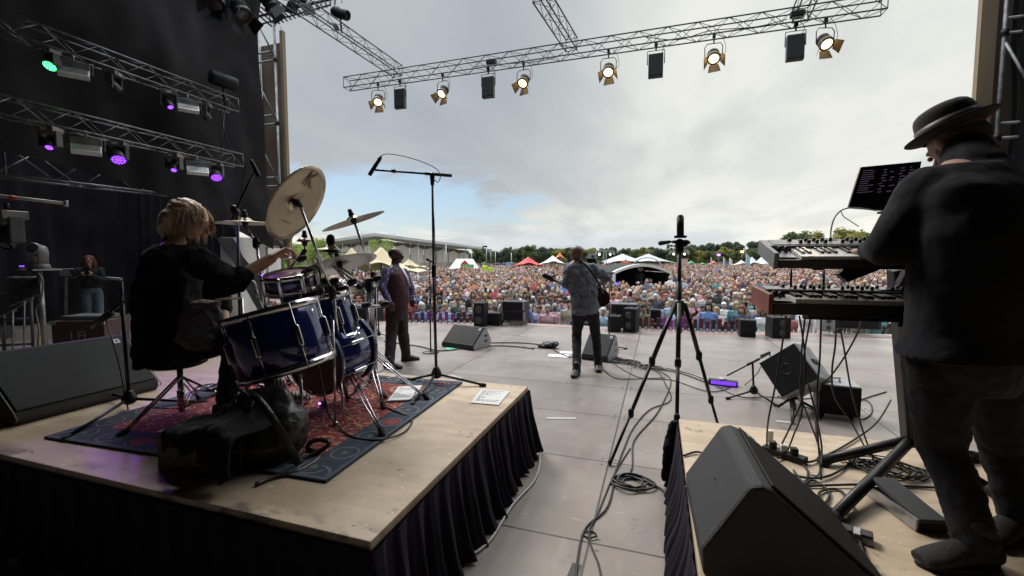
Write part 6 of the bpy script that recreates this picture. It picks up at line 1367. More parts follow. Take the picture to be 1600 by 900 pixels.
cable('pale cable hanging from the white moving light along its post', [c + V((.1, -.1, .02)), c + V((.28, -.1, -.15)), c + V((.2, -.1, -.45)), c + V((.02, -.08, -.6)), c + V((.1, -.1, -.9)), c + V((.03, -.1, -1.25)), V((b.x + .05, b.y - .1, .02))], .012, mat=M('pale_cable', (.14, .14, .14), .5))
tag(MB().tube([c + V((.0, -.06, -1.0)), c + V((-.05, -.06, -1.25))], .02).build('yellow_tag', M('tag_yellow', (.6, .42, .03), .6)), 'yellow cable tag on the steel post', 'tag')
# red and white pole with a lamp at the left edge
a, b_ = P(-20, 304, X=-9.5), P(103, 318, X=-8.9); t = thing('striped_pole', 'pale horizontal pole with a red band in the dark left wing', 'pole', a)
MB().tube([a, b_], .025).build('pole', M('pale_pole', (.42, .40, .37), .5), t); MB().tube([P(14, 308, X=-9.34), P(26, 309.4, X=-9.28)], .028).build('red_band', M('band_red', (.5, .05, .03), .5), t); MB().cyl(b_ - V((0, 0, .05)), b_ + V((0, 0, .05)), .03).build('end_cap', alu, t)
o = dup(ms, (0, 0, 0)); q = P(11, 328, X=-9.4); o.location = q; o.scale = (1.4,) * 3; o['label'] = 'unlit moving light hanging from the red banded pole at the left edge'; o['group'] = 'moving lights on the side trusses'
for ch in o.children:
    if ch.name.startswith('lens'): ch.data = ch.data.copy(); ch.data.materials[0] = MC['dark_lens']
# mixing rack with a lit unit on it
b = P(118, 528, z=0); q = V((b.x - .6, b.y + .6, 0)); t = thing('rack_table', 'dim metal table frame behind the woman with the phone', 'table', q); D9 = 9.6
mb = MB().tube([P(103, 520, d=D9), P(103, 433, d=D9), P(135, 432, d=D9)], .03).tube([P(135, 432, d=D9), P(190, 436, d=D9)], .03); mb.build('frame', steel, t)
t = thing('power_amplifier', 'pale faced audio unit on the dim table in the left wing', 'audio unit', P(118, 431, d=D9)); MB().box(P(119, 425, d=D9), (.42, .3, .15), Matrix.Rotation(YAW, 3, 'Z')).build('housing', M('unit_face', (.42, .42, .40), .5), t, bev=.006); MB().box(P(116, 425, d=D9 - .16), (.16, .01, .09), Matrix.Rotation(YAW, 3, 'Z')).build('display', ink, t)
for k in range(2): MB().cyl(P(123 + 4 * k, 425, d=D9 - .15), P(123 + 4 * k, 425, d=D9 - .18), .025).build('dial', ink, t)
# music stands and crates at far left
def mstand(label, px_, py0, py1, w_, X=-9.3, tilt=0.3):
    b = P(px_, py1, z=0); D_ = (b - C0).dot(FW); t = thing('music_stand', label, 'music stand', b); MB().tube([b + V((0, 0, .1)), P(px_, py0 + 15, d=D_)], .012).build('pole', steel, t); c = P(px_, py0, d=D_)
    MB().box(c, (w_, .02, .34), Matrix.Rotation(YAW, 3, 'Z') @ Matrix.Rotation(R(-30), 3, 'X') @ Matrix.Rotation(tilt, 3, 'Y')).build('desk', darkal, t, bev=.005)
    for k in range(3): a_ = k * 2.09; MB().tube([b + V((0, 0, .12)), b + V((math.cos(a_) * .3, math.sin(a_) * .3, .012))], .010).build('leg', steel, t)
mstand('folding music stand with its desk tipped in the left wing', 20, 470, 568, .5, tilt=-.7); mstand('second music stand nearer the steel post', 38, 455, 572, .45, tilt=-.5)
b = P(-5, 560, z=0); t = thing('barrier_rack', 'pale metal rack frame at the far left edge of the wing', 'rack', b)
D_ = 7.3; mb = MB().tube([P(-10, 461, d=D_), P(60, 458, d=D_)], .025).tube([P(5, 462, d=D_), P(7, 560, d=D_)], .025).tube([P(48, 458, d=D_), P(52, 555, d=D_)], .02).tube([P(-10, 500, d=D_), P(50, 498, d=D_)], .02).tube([P(-10, 540, d=D_), P(50, 537, d=D_)], .02).box(P(-2, 478, d=D_), (.3, .3, .2)).box(P(-4, 520, d=D_), (.24, .3, .2)); mb.build('frame', M('rack_pale', (.11, .115, .12), .5, .3), t)
q = P(40, 435, d=7.6); coil('tangle of pale cables hanging beside the white moving light', (q.x, q.y), .22, 3, q.z, 1, 4, .012, mat=MC['pale_cable'])
tag(MB().box(P(34, 416, d=9.5), (.12, .03, .03)).build('indicator', M('violet_led', (.2, .05, .8), .4, emit=(.25, .08, 1), es=.8)), 'tiny violet indicator glowing in the dark wing', 'indicator light')
# ------------------------------------------------------------------ drum kit
bluel = M('blue_lacquer', (.008, .018, .12), .12, .35, var=.25, vs=3, coat=1.0); head = M('drum_head', (.50, .46, .42), .4, 0, var=.1); headc = M('drum_head_rose', (.32, .16, .16), .35, 0, var=.2); headb = M('batter_head', (.16, .12, .085), .4, 0, var=.25, vs=5)
def drum(name, label, c0, c1, r, nl, m_top=head, m_bot=head, hoop=chrome, shell=None):
    """c0 = batter end, c1 = resonant end"""
    c0, c1 = V(c0), V(c1); t = thing(name, label, 'drum', (c0 + c1) / 2); ax = (c1 - c0); L_ = ax.length; ax.normalize(); x, y = frame(ax)
    MB().lathe([(r * .96, .0), (r, .012), (r, L_ - .012), (r * .96, L_)], c0, ax, 48).build('shell', shell or bluel, t)
    for c, s, m_, nm in ((c0, 1, m_top, 'batter_head'), (c1, -1, m_bot, 'resonant_head')): MB().lathe([(0, -.004), (r * .9, -.003), (r * .985, .002), (r * .99, .015)], c, ax * s, 48).build(nm, m_, t)
    for c, s in ((c0, 1), (c1, -1)): MB().lathe([(r * .985, -.012), (r * 1.035, -.012), (r * 1.03, .028), (r * 1.005, .028), (r * 1.0, -.004), (r * .985, -.012)], c, ax * s, 48).build('hoop', hoop, t)
    for k in range(nl):
        a = 6.283 * (k + .5) / nl; dv = x * math.cos(a) + y * math.sin(a); mb = MB(); p = dv * (r * 1.025)
        mb.cyl(c0 + p + ax * -.008, c1 + p - ax * -.008, .0045, n=6); mb.cap(c0 + dv * (r + .012) + ax * (L_ * .5 - .05), c0 + dv * (r + .012) + ax * (L_ * .5 + .05), .015, .015, 8); mb.build('lug', chrome, t)
    return t
# big floor tom, its batter end tipped toward the drummer
ft0, ft1 = P(405, 468, d=2.72), P(462, 562, d=2.62)
ftx = drum('floor_tom', 'large dark blue floor tom with chrome hoops tilted beside the drummer', P(424, 484, d=2.635), P(452, 574, d=2.66), .268, 8, head, head)
for a_, b_, dd_ in (((383, 500), (372, 622), 2.75), ((520, 500), (528, 610), 2.75), ((470, 585), (470, 668), 2.5)):
    tt = P(*a_, d=dd_); f = P(*b_, d=dd_); f.z = DZ + .02; f.x, f.y = tt.x + (f.x - tt.x) * .2, tt.y + (f.y - tt.y) * .2; MB().tube([tt, V((tt.x, tt.y, DZ + .02))], .008).cap(V((tt.x, tt.y, DZ + .025)), V((tt.x, tt.y, DZ + .02)), .016, .016).build('leg', chrome, ftx)
drum('floor_tom', 'second blue floor tom standing between the big one and the bass drum', P(500, 468, d=3.15), P(520, 535, d=3.15), .20, 8)
bdt = drum('bass_drum', 'blue bass drum with white front head on the rug', P(490, 562, d=3.02), P(546, 540, d=3.32), .252, 8, headb, M('front_head', (.62, .62, .64), .35), M('hoop_blue', (.012, .02, .09), .25, 0, coat=.6))
for s in (-1, 1):
    c = P(530, 565, d=3.22) + V((s * .14, s * -.16, .0)); MB().tube([c, c + V((s * .12, s * -.12, -(c.z - DZ - .02)))], .008).build('spur', chrome, bdt)
drum('rack_tom', 'small blue tom mounted behind the snare', P(474, 448, d=3.3), P(484, 486, d=3.3), .15, 6); drum('rack_tom', 'small blue tom partly hidden behind the cymbal stand posts', P(508, 446, d=3.45), P(516, 482, d=3.45), .16, 6)
drum('snare_drum', 'snare drum with rose coloured head tilted under the drummer\'s hand', P(452, 428, d=3.02), P(457, 452, d=3.05), .165, 8, headc, head)
# cymbals and stands
cym = SH('cymbal_bronze', .32); cym.b.inputs['Metallic'].default_value = .75
cx_, cy_, cz_ = cym.xyz(); rad_ = cym.math('SQRT', cym.math('ADD', cym.math('MULTIPLY', cx_, cx_), cym.math('MULTIPLY', cy_, cy_)))
rw = cym.math('SINE', cym.math('MULTIPLY', rad_, 1800.0)); rb_ = cym.n('ShaderNodeTexNoise', {'Vector': cym.n('ShaderNodeCombineXYZ', {0: cym.math('MULTIPLY', rad_, 60.0)}).outputs[0], 'Scale': 1.0, 'Detail': 4}).outputs['Fac']
cym.color(cym.mix(cym.step(cym.math('ADD', rb_, cym.math('MULTIPLY', cym.noise(9, 3), .4)), .5, .9), (.41, .34, .25), (.37, .31, .225))); cym.bump(rw, .10, .0006)
def cymbal(parent, c, n_top, r, logo=None, mat=None, bow=.055):
    c = V(c); n_ = V(n_top).normalized(); b = r * bow
    pr = [(.008, .028), (.03, .026), (.048, .012), (.056, .004), (.3 * r + .02, .0), (.6 * r, -b * .35), (.85 * r, -b * .75), (r, -b), (r, -b - .0012), (.85 * r, -b * .75 - .0016), (.6 * r, -b * .35 - .0016), (.3 * r + .02, -.0016), (.056, .0022), (.046, .010), (.028, .0235), (.008, .0255), (.008, .028)]
    o = MB().lathe(pr, (0, 0, 0), (0, 0, 1), 64).build('cymbal', mat or MC['cymbal_bronze'], origin=(0, 0, 0)); o.parent = parent; o.location = c - WO[parent.name]; o.rotation_euler = n_.to_track_quat('Z', 'Y').to_euler(); WO[o.name] = V((0, 0, 0))
    MB().tube([c - n_ * .05, c + n_ * .075], .005).cap(c + n_ * .036, c + n_ * .05, .022, .018).cap(c - n_ * .02, c - n_ * .006, .02, .024).cap(c + n_ * .058, c + n_ * .068, .014, .016).build('wing_nut', black, parent); return n_
def upn(px_, py_, mnx, mny, cosv):      # normal from the apparent ellipse : (mnx, mny) = where the visible face leans in the picture
    v = ray(px_, py_).normalized(); lat = (RT * mnx - UP * mny); lat = (lat - v * lat.dot(v)).normalized(); return (-v * cosv + lat * math.sqrt(1 - cosv * cosv))
def cstand(label, top, post_top, post_bot, legs, n_top, r, arm=True, logo=False, name='cymbal_stand', mat=None, extra=None):
    t = thing(name, label, 'cymbal stand', V((post_bot.x, post_bot.y, DZ)))
    cymbal(t, top, n_top, r, mat=mat)
    MB().tube([top - V(n_top).normalized() * .03, post_top], .0085, 10).build('boom_arm', chrome, t)
    mid = post_top.lerp(post_bot, .45); MB().tube([post_top + V((0, 0, .02)), mid], .011, 12).tube([mid, post_bot], .0145, 12).build('post', chrome, t)
    MB().cap(post_top - V((0, 0, .02)), post_top + V((0, 0, .02)), .024, .024).cap(mid - V((0, 0, .02)), mid + V((0, 0, .02)), .023, .023).tube([post_top, post_top + RT * .05], .008).tube([mid, mid + RT * .045], .008).build('clamp', black, t)
    for f in legs:
        d = V((f.x - post_bot.x, f.y - post_bot.y, 0)); side = V((-d.y, d.x, 0)).normalized() * .013; hub = V((post_bot.x, post_bot.y, DZ + .30)); low = V((post_bot.x, post_bot.y, DZ + .07)); foot = V((f.x, f.y, DZ + .035)); mdl = hub.lerp(foot, .58); mb = MB()
        for s in (-1, 1): mb.tube([hub + side * s, mdl + side * s * 1.1, foot + side * s * .4], .0055, 6)
        for s in (-1, 1): mb.tube([low + side * s * .8, mdl + side * s * .8], .0045, 6)
        mb.build('leg', chrome, t); MB().cap(foot + V((0, 0, .01)), foot + d.normalized() * .03 - V((0, 0, .015)), .020, .018).build('rubber_foot', rubber, t)
    MB().cap(hub + V((0, 0, -.03)), hub + V((0, 0, .03)), .024, .024).build('collar', chrome, t)
    return t
# A: crash seen from below
c = P(462, 316, d=2.62); nu = upn(462, 316, .863, .505, .50); nt_ = -nu
pbA = P(543, 637, z=DZ); dA = (pbA - C0).dot(FW)
tA = cstand('crash cymbal seen from below, steeply tilted on a long chrome boom stand', c, P(519, 458, d=2.85), V((pbA.x, pbA.y, DZ + .05)), [P(595, 682, z=DZ), P(596, 626, z=DZ), P(490, 616, z=DZ)], nt_, .245)
ux = (RT * .863 + UP * -.505); 
axm = (RT * .505 + UP * .863); axm = (axm - nu * axm.dot(nu)).normalized(); rr2 = nu.cross(axm) * 1.0; rr2 = rr2.normalized()
inkc = M('cymbal_ink', (.13, .09, .045), .5)
text('logo', 'K', .15, c + axm * .155 + nu * .0135, axm.cross(nu), axm, inkc, tA, .0006); MB().tube(smooth([c - axm * (.128 + .008 * math.sin(k * 2.3)) + axm.cross(nu) * (-.05 + .009 * k) + nu * .0135 for k in range(12)], 3), .0011, 4).build('small_script', inkc, tA)
MB().tube([P(519, 458, d=2.85), V((pbA.x, pbA.y, P(540, 470, d=dA).z))], .010, 10).build('arm_joint', chrome, tA)
# B: second crash almost edge on
c = P(552, 343, d=3.3); pbB = P(579, 606, z=DZ)
cstand('thin crash cymbal seen almost edge on against the pale sky', c, P(583, 432, d=3.55), V((pbB.x, pbB.y, DZ + .05)), [P(663, 626, z=DZ), P(598, 640, z=DZ), P(556, 586, z=DZ)], -upn(552, 343, .37, .93, .10), .235)
# C: ride
c = P(530, 411, d=3.15); pbC = P(566, 598, z=DZ)
cstand('ride cymbal with a bright pale underside in front of the beige tents', c, P(577, 450, d=3.4), V((pbC.x + .1, pbC.y + .05, DZ + .05)), [P(630, 600, z=DZ), P(560, 612, z=DZ), P(540, 590, z=DZ)], -upn(530, 411, .28, .96, .22), .262, mat=M('cymbal_pale', (.52, .50, .48), .38, .6, var=.06))
# D: small hats on the ride, splash, and a china at left
c = P(517, 388, d=3.3); tD = thing('closed_hats', 'small pair of stacked hats clamped above the ride cymbal', 'cymbals', c); cymbal(tD, c, (0.05, 0, 1), .14); cymbal(tD, c + V((0, 0, -.02)), (0.05, 0.02, 1), .14); MB().tube([c, P(520, 415, d=3.25), P(575, 452, d=3.4)], .009).build('rod', chrome, tD); MB().cap(c + V((0, 0, .05)), c + V((0, 0, .075)), .032, .03).build('clutch', black, tD)
c = P(476, 377, d=3.3); tE = thing('splash_cymbal', 'tiny splash cymbal on a short rod between the crash and the hats', 'cymbal', c); cymbal(tE, c, (0, 0, 1), .06); MB().tube([c, P(476, 392, d=3.3), P(462, 410, d=3.3)], .006).build('rod', chrome, tE); MB().cap(P(476, 392, d=3.3), P(470, 403, d=3.3), .018, .02).build('clamp', black, tE); MB().cap(c + V((0, 0, .03)), c + V((0, 0, .05)), .018, .018).build('felt', black, tE)
c = P(383, 346, d=3.25); pF = P(402, 600, z=DZ); tF = cstand('cymbal seen edge on behind the drummer\'s arm', c, P(400, 380, d=3.3), V((c.x + .15, c.y + .1, DZ + .05)), [V((c.x + .4, c.y + .1, DZ)), V((c.x, c.y + .35, DZ)), V((c.x, c.y - .15, DZ))], -upn(383, 346, .05, .99, .06), .24)
# hardware forest under the hats
t = thing('tom_mount', 'cluster of chrome rods and clamps joining toms and cymbal arms', 'drum hardware', P(560, 600, z=DZ))
mb = MB(); 
for pts_, r_ in (([(574, 448, 3.45), (577, 604, 3.75)], .014), ([(586, 450, 3.45), (588, 600, 3.75)], .012), ([(502, 470, 3.3), (505, 560, 3.4)], .012), ([(545, 480, 3.4), (600, 478, 3.4)], .010), ([(470, 455, 3.3), (560, 446, 3.4)], .009), ([(520, 415, 3.2), (558, 455, 3.35)], .009), ([(430, 400, 3.1), (468, 405, 3.2)], .008), ([(452, 420, 3.15), (470, 400, 3.2)], .009), ([(540, 430, 3.3), (572, 446, 3.4)], .008)):
    mb.tube([P(a, b_, d=c_) for a, b_, c_ in pts_], r_, 8)
mb.build('rods', chrome, t); mb = MB()
for a, b_, c_ in ((575, 440, 3.4), (588, 436, 3.4), (562, 448, 3.4), (548, 442, 3.3), (600, 476, 3.4), (570, 478, 3.4), (503, 440, 3.3), (470, 405, 3.2), (520, 440, 3.3), (535, 452, 3.35), (500, 480, 3.3)):
    q = P(a, b_, d=c_); mb.cap(q, q + V((.03, 0, .01)), .028, .022, 10)
mb.build('clamps', black, t)
t = thing('drum_pedal', 'chrome bass drum pedal under the drummer\'s foot', 'pedal', P(475, 600, z=DZ)); q = P(470, 598, z=DZ)
MB().box(q + V((0, 0, .03)), (.30, .09, .015), Euler((0, R(-12), R(35))).to_matrix()).build('footboard', chrome, t, bev=.003); MB().tube([q + V((.1, .12, 0)), q + V((.1, .12, .24))], .008).tube([q + V((.18, .04, 0)), q + V((.18, .04, .24))], .008).tube([q + V((.1, .12, .22)), q + V((.18, .04, .22))], .008).build('frame', chrome, t); MB().tube([q + V((.14, .08, .22)), q + V((.19, .13, .40))], .005).cap(q + V((.18, .13, .38)), q + V((.21, .15, .40)), .025, .025).build('beater', rubber, t)
t = thing('hi_hat_stand', 'low chrome pedal stand in the shadow below the drummer\'s knee', 'hi-hat stand', P(352, 612, z=DZ)); q = P(352, 612, z=DZ)
MB().box(q + V((0, 0, .03)), (.28, .09, .012), Euler((0, R(-10), R(25))).to_matrix()).build('footboard', chrome, t, bev=.003); MB().tube([q + V((.1, .1, 0)), q + V((.1, .1, .75))], .010).tube([q + V((.1, .1, .3)), q + V((.35, .0, .02))], .008).tube([q + V((.1, .1, .3)), q + V((-.1, .35, .02))], .008).build('post', chrome, t)
# small clip mic over the floor tom
t = thing('drum_microphone', 'small grey microphone clipped above the big floor tom', 'microphone', P(398, 438, d=2.7)); mb = MB(); mic(mb, P(397, 446, d=2.6), P(404, 466, d=2.6), .015); mb.build('microphone_body', M('mic_grey', (.30, .29, .28), .4, .3), t); MB().tube([P(404, 466, d=2.6), P(420, 500, d=2.5), P(432, 560, d=2.55)], .004).build('mic_cable', cablem, t)
tag(MB().cyl(P(336, 468, d=2.75), P(378, 466, d=2.9), .007).build('drumstick', M('hickory', (.55, .40, .22), .5)), 'wooden drumstick lying at the edge of the big floor tom', 'drumstick')
cable('black cable hanging from the floor tom and looping over the rug edge', [P(492, 500, d=2.6), P(496, 560, d=2.6), P(505, 610, d=2.6), P(515, 650, z=DZ + .06), P(545, 680, z=DZ + .02), P(590, 687, z=DZ + .02), P(630, 676, z=DZ + .008), P(644, 655, z=DZ + .008), P(625, 645, z=DZ + .02), P(600, 634, z=DZ + .02), P(603, 628, z=DZ + .02), P(640, 625, z=DZ + .02), P(650, 612, z=DZ + .02)], .0055)
cable('black cable loop hanging by the snare drum', [P(490, 470, d=2.9), P(500, 445, d=2.9), P(498, 420, d=2.95), P(484, 416, d=2.95), P(477, 430, d=2.9), P(488, 455, d=2.9)], .005)
q = P(505, 637, z=DZ); t = thing('clip_light', 'small violet glowing clip light on the rug', 'clip light', q); MB().box(q + V((0, 0, .03)), (.05, .03, .04)).build('body', blackp, t, bev=.005); MB().ell(q + V((-.015, -.018, .035)), .009).build('lens', M('violet_dot', (.4, .1, 1), .3, emit=(.5, .15, 1), es=3), t)
# throne
b = P(285, 652, z=DZ); dT = (b - C0).dot(FW); sc_t = P(275, 560, d=dT + .05); t = thing('drum_throne', 'drum stool with black round seat and chrome tripod legs', 'stool', b)
MB().lathe([(0, .04), (.15, .045), (.185, .03), (.19, 0), (.18, -.035), (.15, -.05), (0, -.05)], (sc_t.x, sc_t.y, sc_t.z), (0, 0, 1), 36).build('seat', M('stool_vinyl', (.02, .02, .022), .5, bump=.2, bs=60), t)
MB().tube([V((b.x, b.y, sc_t.z - .04)), V((b.x, b.y, DZ + .04))], .018, 12).tube([V((b.x, b.y, sc_t.z - .2)), V((b.x, b.y, sc_t.z - .3))], .024, 12).build('post', chrome, t)
for f in (P(318, 622, z=DZ), P(345, 640, z=DZ), P(207, 678, z=DZ)):
    dv = V((f.x - b.x, f.y - b.y, 0)); h0 = V((b.x, b.y, DZ + .28)); sd_ = V((-dv.y, dv.x, 0)).normalized() * .014; f2 = V((b.x, b.y, DZ + .03)) + dv.normalized() * .33; mb = MB()
    for s in (-1, 1): mb.tube([h0 + sd_ * s, h0.lerp(f2, .6) + sd_ * s, f2 + sd_ * s * .3], .007, 6); mb.tube([V((b.x, b.y, DZ + .06)) + sd_ * s * .6, h0.lerp(f2, .6) + sd_ * s * .8], .005, 6)
    mb.build('leg', chrome, t); MB().cap(f2, f2 + dv.normalized() * .03 - V((0, 0, .01)), .019, .018).build('rubber_foot', rubber, t)
# mains lump and cables in the shade under the stool
coil('pale loops of thin cable hanging under the drum stool', (b.x + .15, b.y + .1), .12, 4, DZ + .18, .8, 12, .003, mat=MC['pale_cable'])
# leather bag, jacket, box
b = P(400, 735, z=DZ); leath = M('black_leather', (.024, .022, .022), .32, 0, var=.3, vs=10, bump=.35, bs=40); t = thing('leather_bag', 'black leather holdall slumped at the front of the drum riser', 'bag', b)
rtb = Matrix.Rotation(R(18), 3, 'Z'); c = b + V((-.09, .10, 0))
mb = MB(); mb.loft([(c + V((0, 0, .02)), rtb @ V((.20, 0, 0)), rtb @ V((0, .14, 0))), (c + V((.02, 0, .12)), rtb @ V((.235, 0, 0)), rtb @ V((0, .165, 0))), (c + V((.02, .01, .24)), rtb @ V((.20, 0, 0)), rtb @ V((0, .13, 0))), (c + V((0, .03, .33)), rtb @ V((.15, 0, .02)), rtb @ V((0, .06, 0))), (c + V((-.02, .04, .37)), rtb @ V((.12, 0, .02)), rtb @ V((0, .03, 0)))], 28)
mb.ell(c + rtb @ V((.17, 0, .16)), (.085, .13, .14), rtb)
blob('bag_body', mb, leath, t, .009, 3, .026, .12)
MB().band(smooth([c + rtb @ V((-.05, -.03, .37)), c + rtb @ V((.05, -.10, .375)), c + rtb @ V((.15, -.15, .30)), c + rtb @ V((.225, -.14, .16)), c + rtb @ V((.25, -.10, .04)), c + rtb @ V((.26, -.06, .01))], 8), .036, .007, lambda f: (V((.25 + .5 * f, -.7, .9 - .7 * f)))).build('shoulder_strap', leath, t)
MB().tube(smooth([c + rtb @ V((-.08, -.04, .33)), c + rtb @ V((-.075, -.09, .39)), c + rtb @ V((-.02, -.10, .405)), c + rtb @ V((.03, -.08, .34))], 8), .009, 8).build('carry_handle', leath, t)
for kx in (-.10, .02): MB().band(smooth([c + rtb @ V((kx, -.09, .33)), c + rtb @ V((kx - .01, -.145, .22)), c + rtb @ V((kx - .02, -.165, .10)), c + rtb @ V((kx - .02, -.15, .02))], 6), .028, .006, (0, -1, .2)).build('buckle_strap', leath, t)
x_, y_ = frame(V((0, -1, .3)))
for kx, kz in ((-.06, .34), (.05, .35), (.00, .30)): MB().tube([c + rtb @ V((kx, -.10, kz)) + (x_ * math.cos(k * .524) + y_ * math.sin(k * .524)) * .016 for k in range(12)], .0035, 6, closed=True).build('ring', M('dull_ring', (.20, .20, .21), .35, .9), t)
q0 = P(455, 725, z=DZ + .01); MB().tube(smooth([q0, P(485, 712, z=DZ + .02), P(510, 698, z=DZ + .05), P(512, 690, z=DZ + .07), P(492, 688, z=DZ + .07), P(480, 700, z=DZ + .03), P(500, 712, z=DZ + .015), P(470, 735, z=DZ + .01), P(430, 745, z=DZ + .01), P(400, 757, z=DZ + .01)], 8), .013, 8).build('loose_strap', leath, t)
jt = thing('folded_jacket', 'black jacket draped over the cardboard box beside the leather bag', 'jacket', P(330, 720, z=DZ))
def drapef(u, v):
    x_ = -2.27 + .46 * u; hem = .10 + .10 * noise.noise(V((u * 3.1, 0, 7))) + (.06 if u > .5 else 0); L0 = .24; s_ = v * (L0 + hem)
    y_, z_ = (1.74 - s_, DZ + .225 + .05 * math.exp(-((u - .62) / .22) ** 2)) if s_ < L0 else (1.50 - .02 - .10 * (s_ - L0), DZ + .225 + .05 * math.exp(-((u - .62) / .22) ** 2) - (s_ - L0))
    w_ = .030 * noise.noise(V((x_ * 7, s_ * 5, 1))) + .016 * noise.noise(V((x_ * 17, s_ * 9, 4))) + .010 * math.sin(x_ * 70 + 6 * noise.noise(V((x_ * 5, s_ * 4, 2)))) * min(1, v * 1.5)
    e_ = .03 * noise.noise(V((v * 4, u, 3)))
    return V((x_ + e_, y_ - abs(w_) * 1.1 * (1 if s_ > L0 * .8 else .2) - .012, max(DZ + .02, z_ + abs(w_) * (1 if s_ < L0 else .1))))
ob_ = MB().grid(drapef, 90, 70).build('jacket_cloth', M('jacket_cloth', (.010, .010, .011), .9, 0, bump=.4, bs=60, spec=.25), jt); md_ = ob_.modifiers.new('thick', 'SOLIDIFY'); md_.thickness = .012; md_.offset = 1
MB().tube(smooth([drapef(.12 + .1 * k, .62 + .05 * math.sin(k * 2)) + V((0, -.008, 0)) for k in range(6)], 4), .008, 6).build('seam', MC['jacket_cloth'], jt)
bx_ = P(285, 738, z=DZ) + V((0.02, .10, .10)); t = thing('cardboard_box', 'open brown cardboard box half covered by the black jacket', 'box', bx_ - V((0, 0, .1))); card = M('cardboard', (.17, .13, .10), .85, 0, var=.12, vs=5); rtb = Matrix.Rotation(R(4), 3, 'Z')
MB().box(bx_, (.34, .22, .20), rtb).build('box_body', card, t, bev=.003); MB().box(bx_ + V((.02, -.02, .105)), (.30, .18, .006), rtb).build('paper_on_top', paper, t); MB().box(bx_ + rtb @ V((.175, .0, -.03)), (.006, .12, .08), rtb).build('flap', card, t)

# ------------------------------------------------------------------ people
def hand(mb, wr, d, nrm, side, curl=.5, s=1.0):
    """palm plus five unequal bent fingers; d = direction of hand, nrm = palm normal, side = thumb side"""
    d = d.normalized(); nrm = (nrm - d * nrm.dot(d)).normalized(); sv_ = d.cross(nrm); sv_ = sv_ if sv_.dot(side) > 0 else -sv_
    pc_ = wr + d * .045 * s
    for k in (-1, 0, 1): mb.cap(wr + d * .012 * s + sv_ * k * .018 * s, wr + d * .085 * s + sv_ * k * .026 * s, .017 * s, .015 * s, 8)
    for k, ln_ in enumerate((.070, .080, .074, .058)):
        o_ = wr + d * .088 * s + sv_ * (.030 - .020 * k) * s; a = curl * .9; p = o_; dd_ = d; seg = ln_ * s
        for f, r0, r1 in ((.45, .0095, .009), (.3, .009, .0082), (.25, .0082, .0072)):
            dd_ = (Matrix.Rotation(-a, 3, sv_) @ dd_) if (Matrix.Rotation(-a, 3, sv_) @ dd_).dot(nrm) > dd_.dot(nrm) - 1e-6 else (Matrix.Rotation(a, 3, sv_) @ dd_); q = p + dd_ * seg * f; mb.cap(p, q, r0 * s, r1 * s, 8); p = q; a = curl * .8
    o_ = wr + d * .03 * s + sv_ * .026 * s; m_ = o_ + (d * .7 + sv_ * .6 + nrm * .25).normalized() * .042 * s; e_ = m_ + (d * .85 + nrm * .55 * curl * 2 + sv_ * .05).normalized() * .034 * s
    mb.cap(o_, m_, .014 * s, .0115 * s, 8); mb.cap(m_, e_, .011 * s, .009 * s, 8)
def headm(mb, c, f, u, s=1.0):
    f = f.normalized(); r_ = f.cross(u).normalized(); u = r_.cross(f).normalized(); rot = Matrix((r_, f, u)).transposed()
    mb.ell(c + u * .025 * s - f * .012 * s, V((.077, .098, .088)) * s, rot, 20, 14); mb.ell(c - u * .045 * s + f * .028 * s, V((.055, .062, .065)) * s, rot, 18, 12); mb.cap(c - u * .085 * s + f * .06 * s, c - u * .088 * s + f * .066 * s, .026 * s, .022 * s)
    mb.cap(c + f * .088 * s + u * .008 * s, c + f * .112 * s - u * .022 * s, .010 * s, .0155 * s, 10); mb.cap(c + f * .085 * s - u * .05 * s, c + f * .092 * s - u * .052 * s, .018 * s, .014 * s)
    mb.cap(c + f * .082 * s + u * .03 * s - r_ * .03 * s, c + f * .082 * s + u * .03 * s + r_ * .03 * s, .011 * s, .011 * s, 8)
    for k in (-1, 1): mb.ell(c + r_ * k * .078 * s - f * .008 * s - u * .005 * s, V((.012, .020, .032)) * s, rot, 10, 8)
    ex = MB().mat(1)
    for k in (-1, 1): ex.ell(c + r_ * k * .030 * s + f * .088 * s + u * .008 * s, .010 * s, n=10, m=7)
    ex.mat(2).ell(c + f * .103 * s - u * .052 * s, V((.022, .008, .006)) * s, rot, 10, 6)
    return ex, rot
def seg(mb, pts_, rs, n=14):
    for a, b_, r0, r1 in zip(pts_[:-1], pts_[1:], rs[:-1], rs[1:]): mb.cap(a, b_, r0, r1, n)
lipm = M('lip', (.20, .08, .07), .5); eyeb = M('eye_dark', (.02, .015, .012), .3)
def figure(label, torso, neck, hc, hf, hu, arms, legs, S, sk=skin, hs=1.0, voxel=.008, head_skin=None):
    """one continuous skin body from the skeleton; arms: [(points, palm normal, thumb side, curl)]"""
    t = thing('person', label, 'person', V((torso[0][0].x, torso[0][0].y, min([l[-1].z for l in legs]) - .03 if legs else 0)))
    mb = MB(); mb.loft([(c_, a, b_) for c_, a, b_ in torso], 24); mb.cap(neck[0], neck[1], .055 * hs, .055 * hs)
    ex, rot = headm(mb, hc, hf, hu, hs)
    for pts_, pn, ts, cu in arms: seg(mb, pts_, [.050 * S, .040 * S, .027 * S]); hand(mb, pts_[2], (pts_[3] - pts_[2]), pn, ts, cu, S * .98)
    for l in legs: seg(mb, l[:3], [.085 * S, .056 * S, .040 * S]); mb.cap(l[2], l[3], .036, .03)
    blob('body', mb, [sk, eyeb, lipm], t, voxel, 2, extras=ex)
    return t, rot
def grow(torso, k, z0=None): return [(c_, a * ((a.length + k) / a.length), b_ * ((b_.length + k) / b_.length)) for c_, a, b_ in torso]
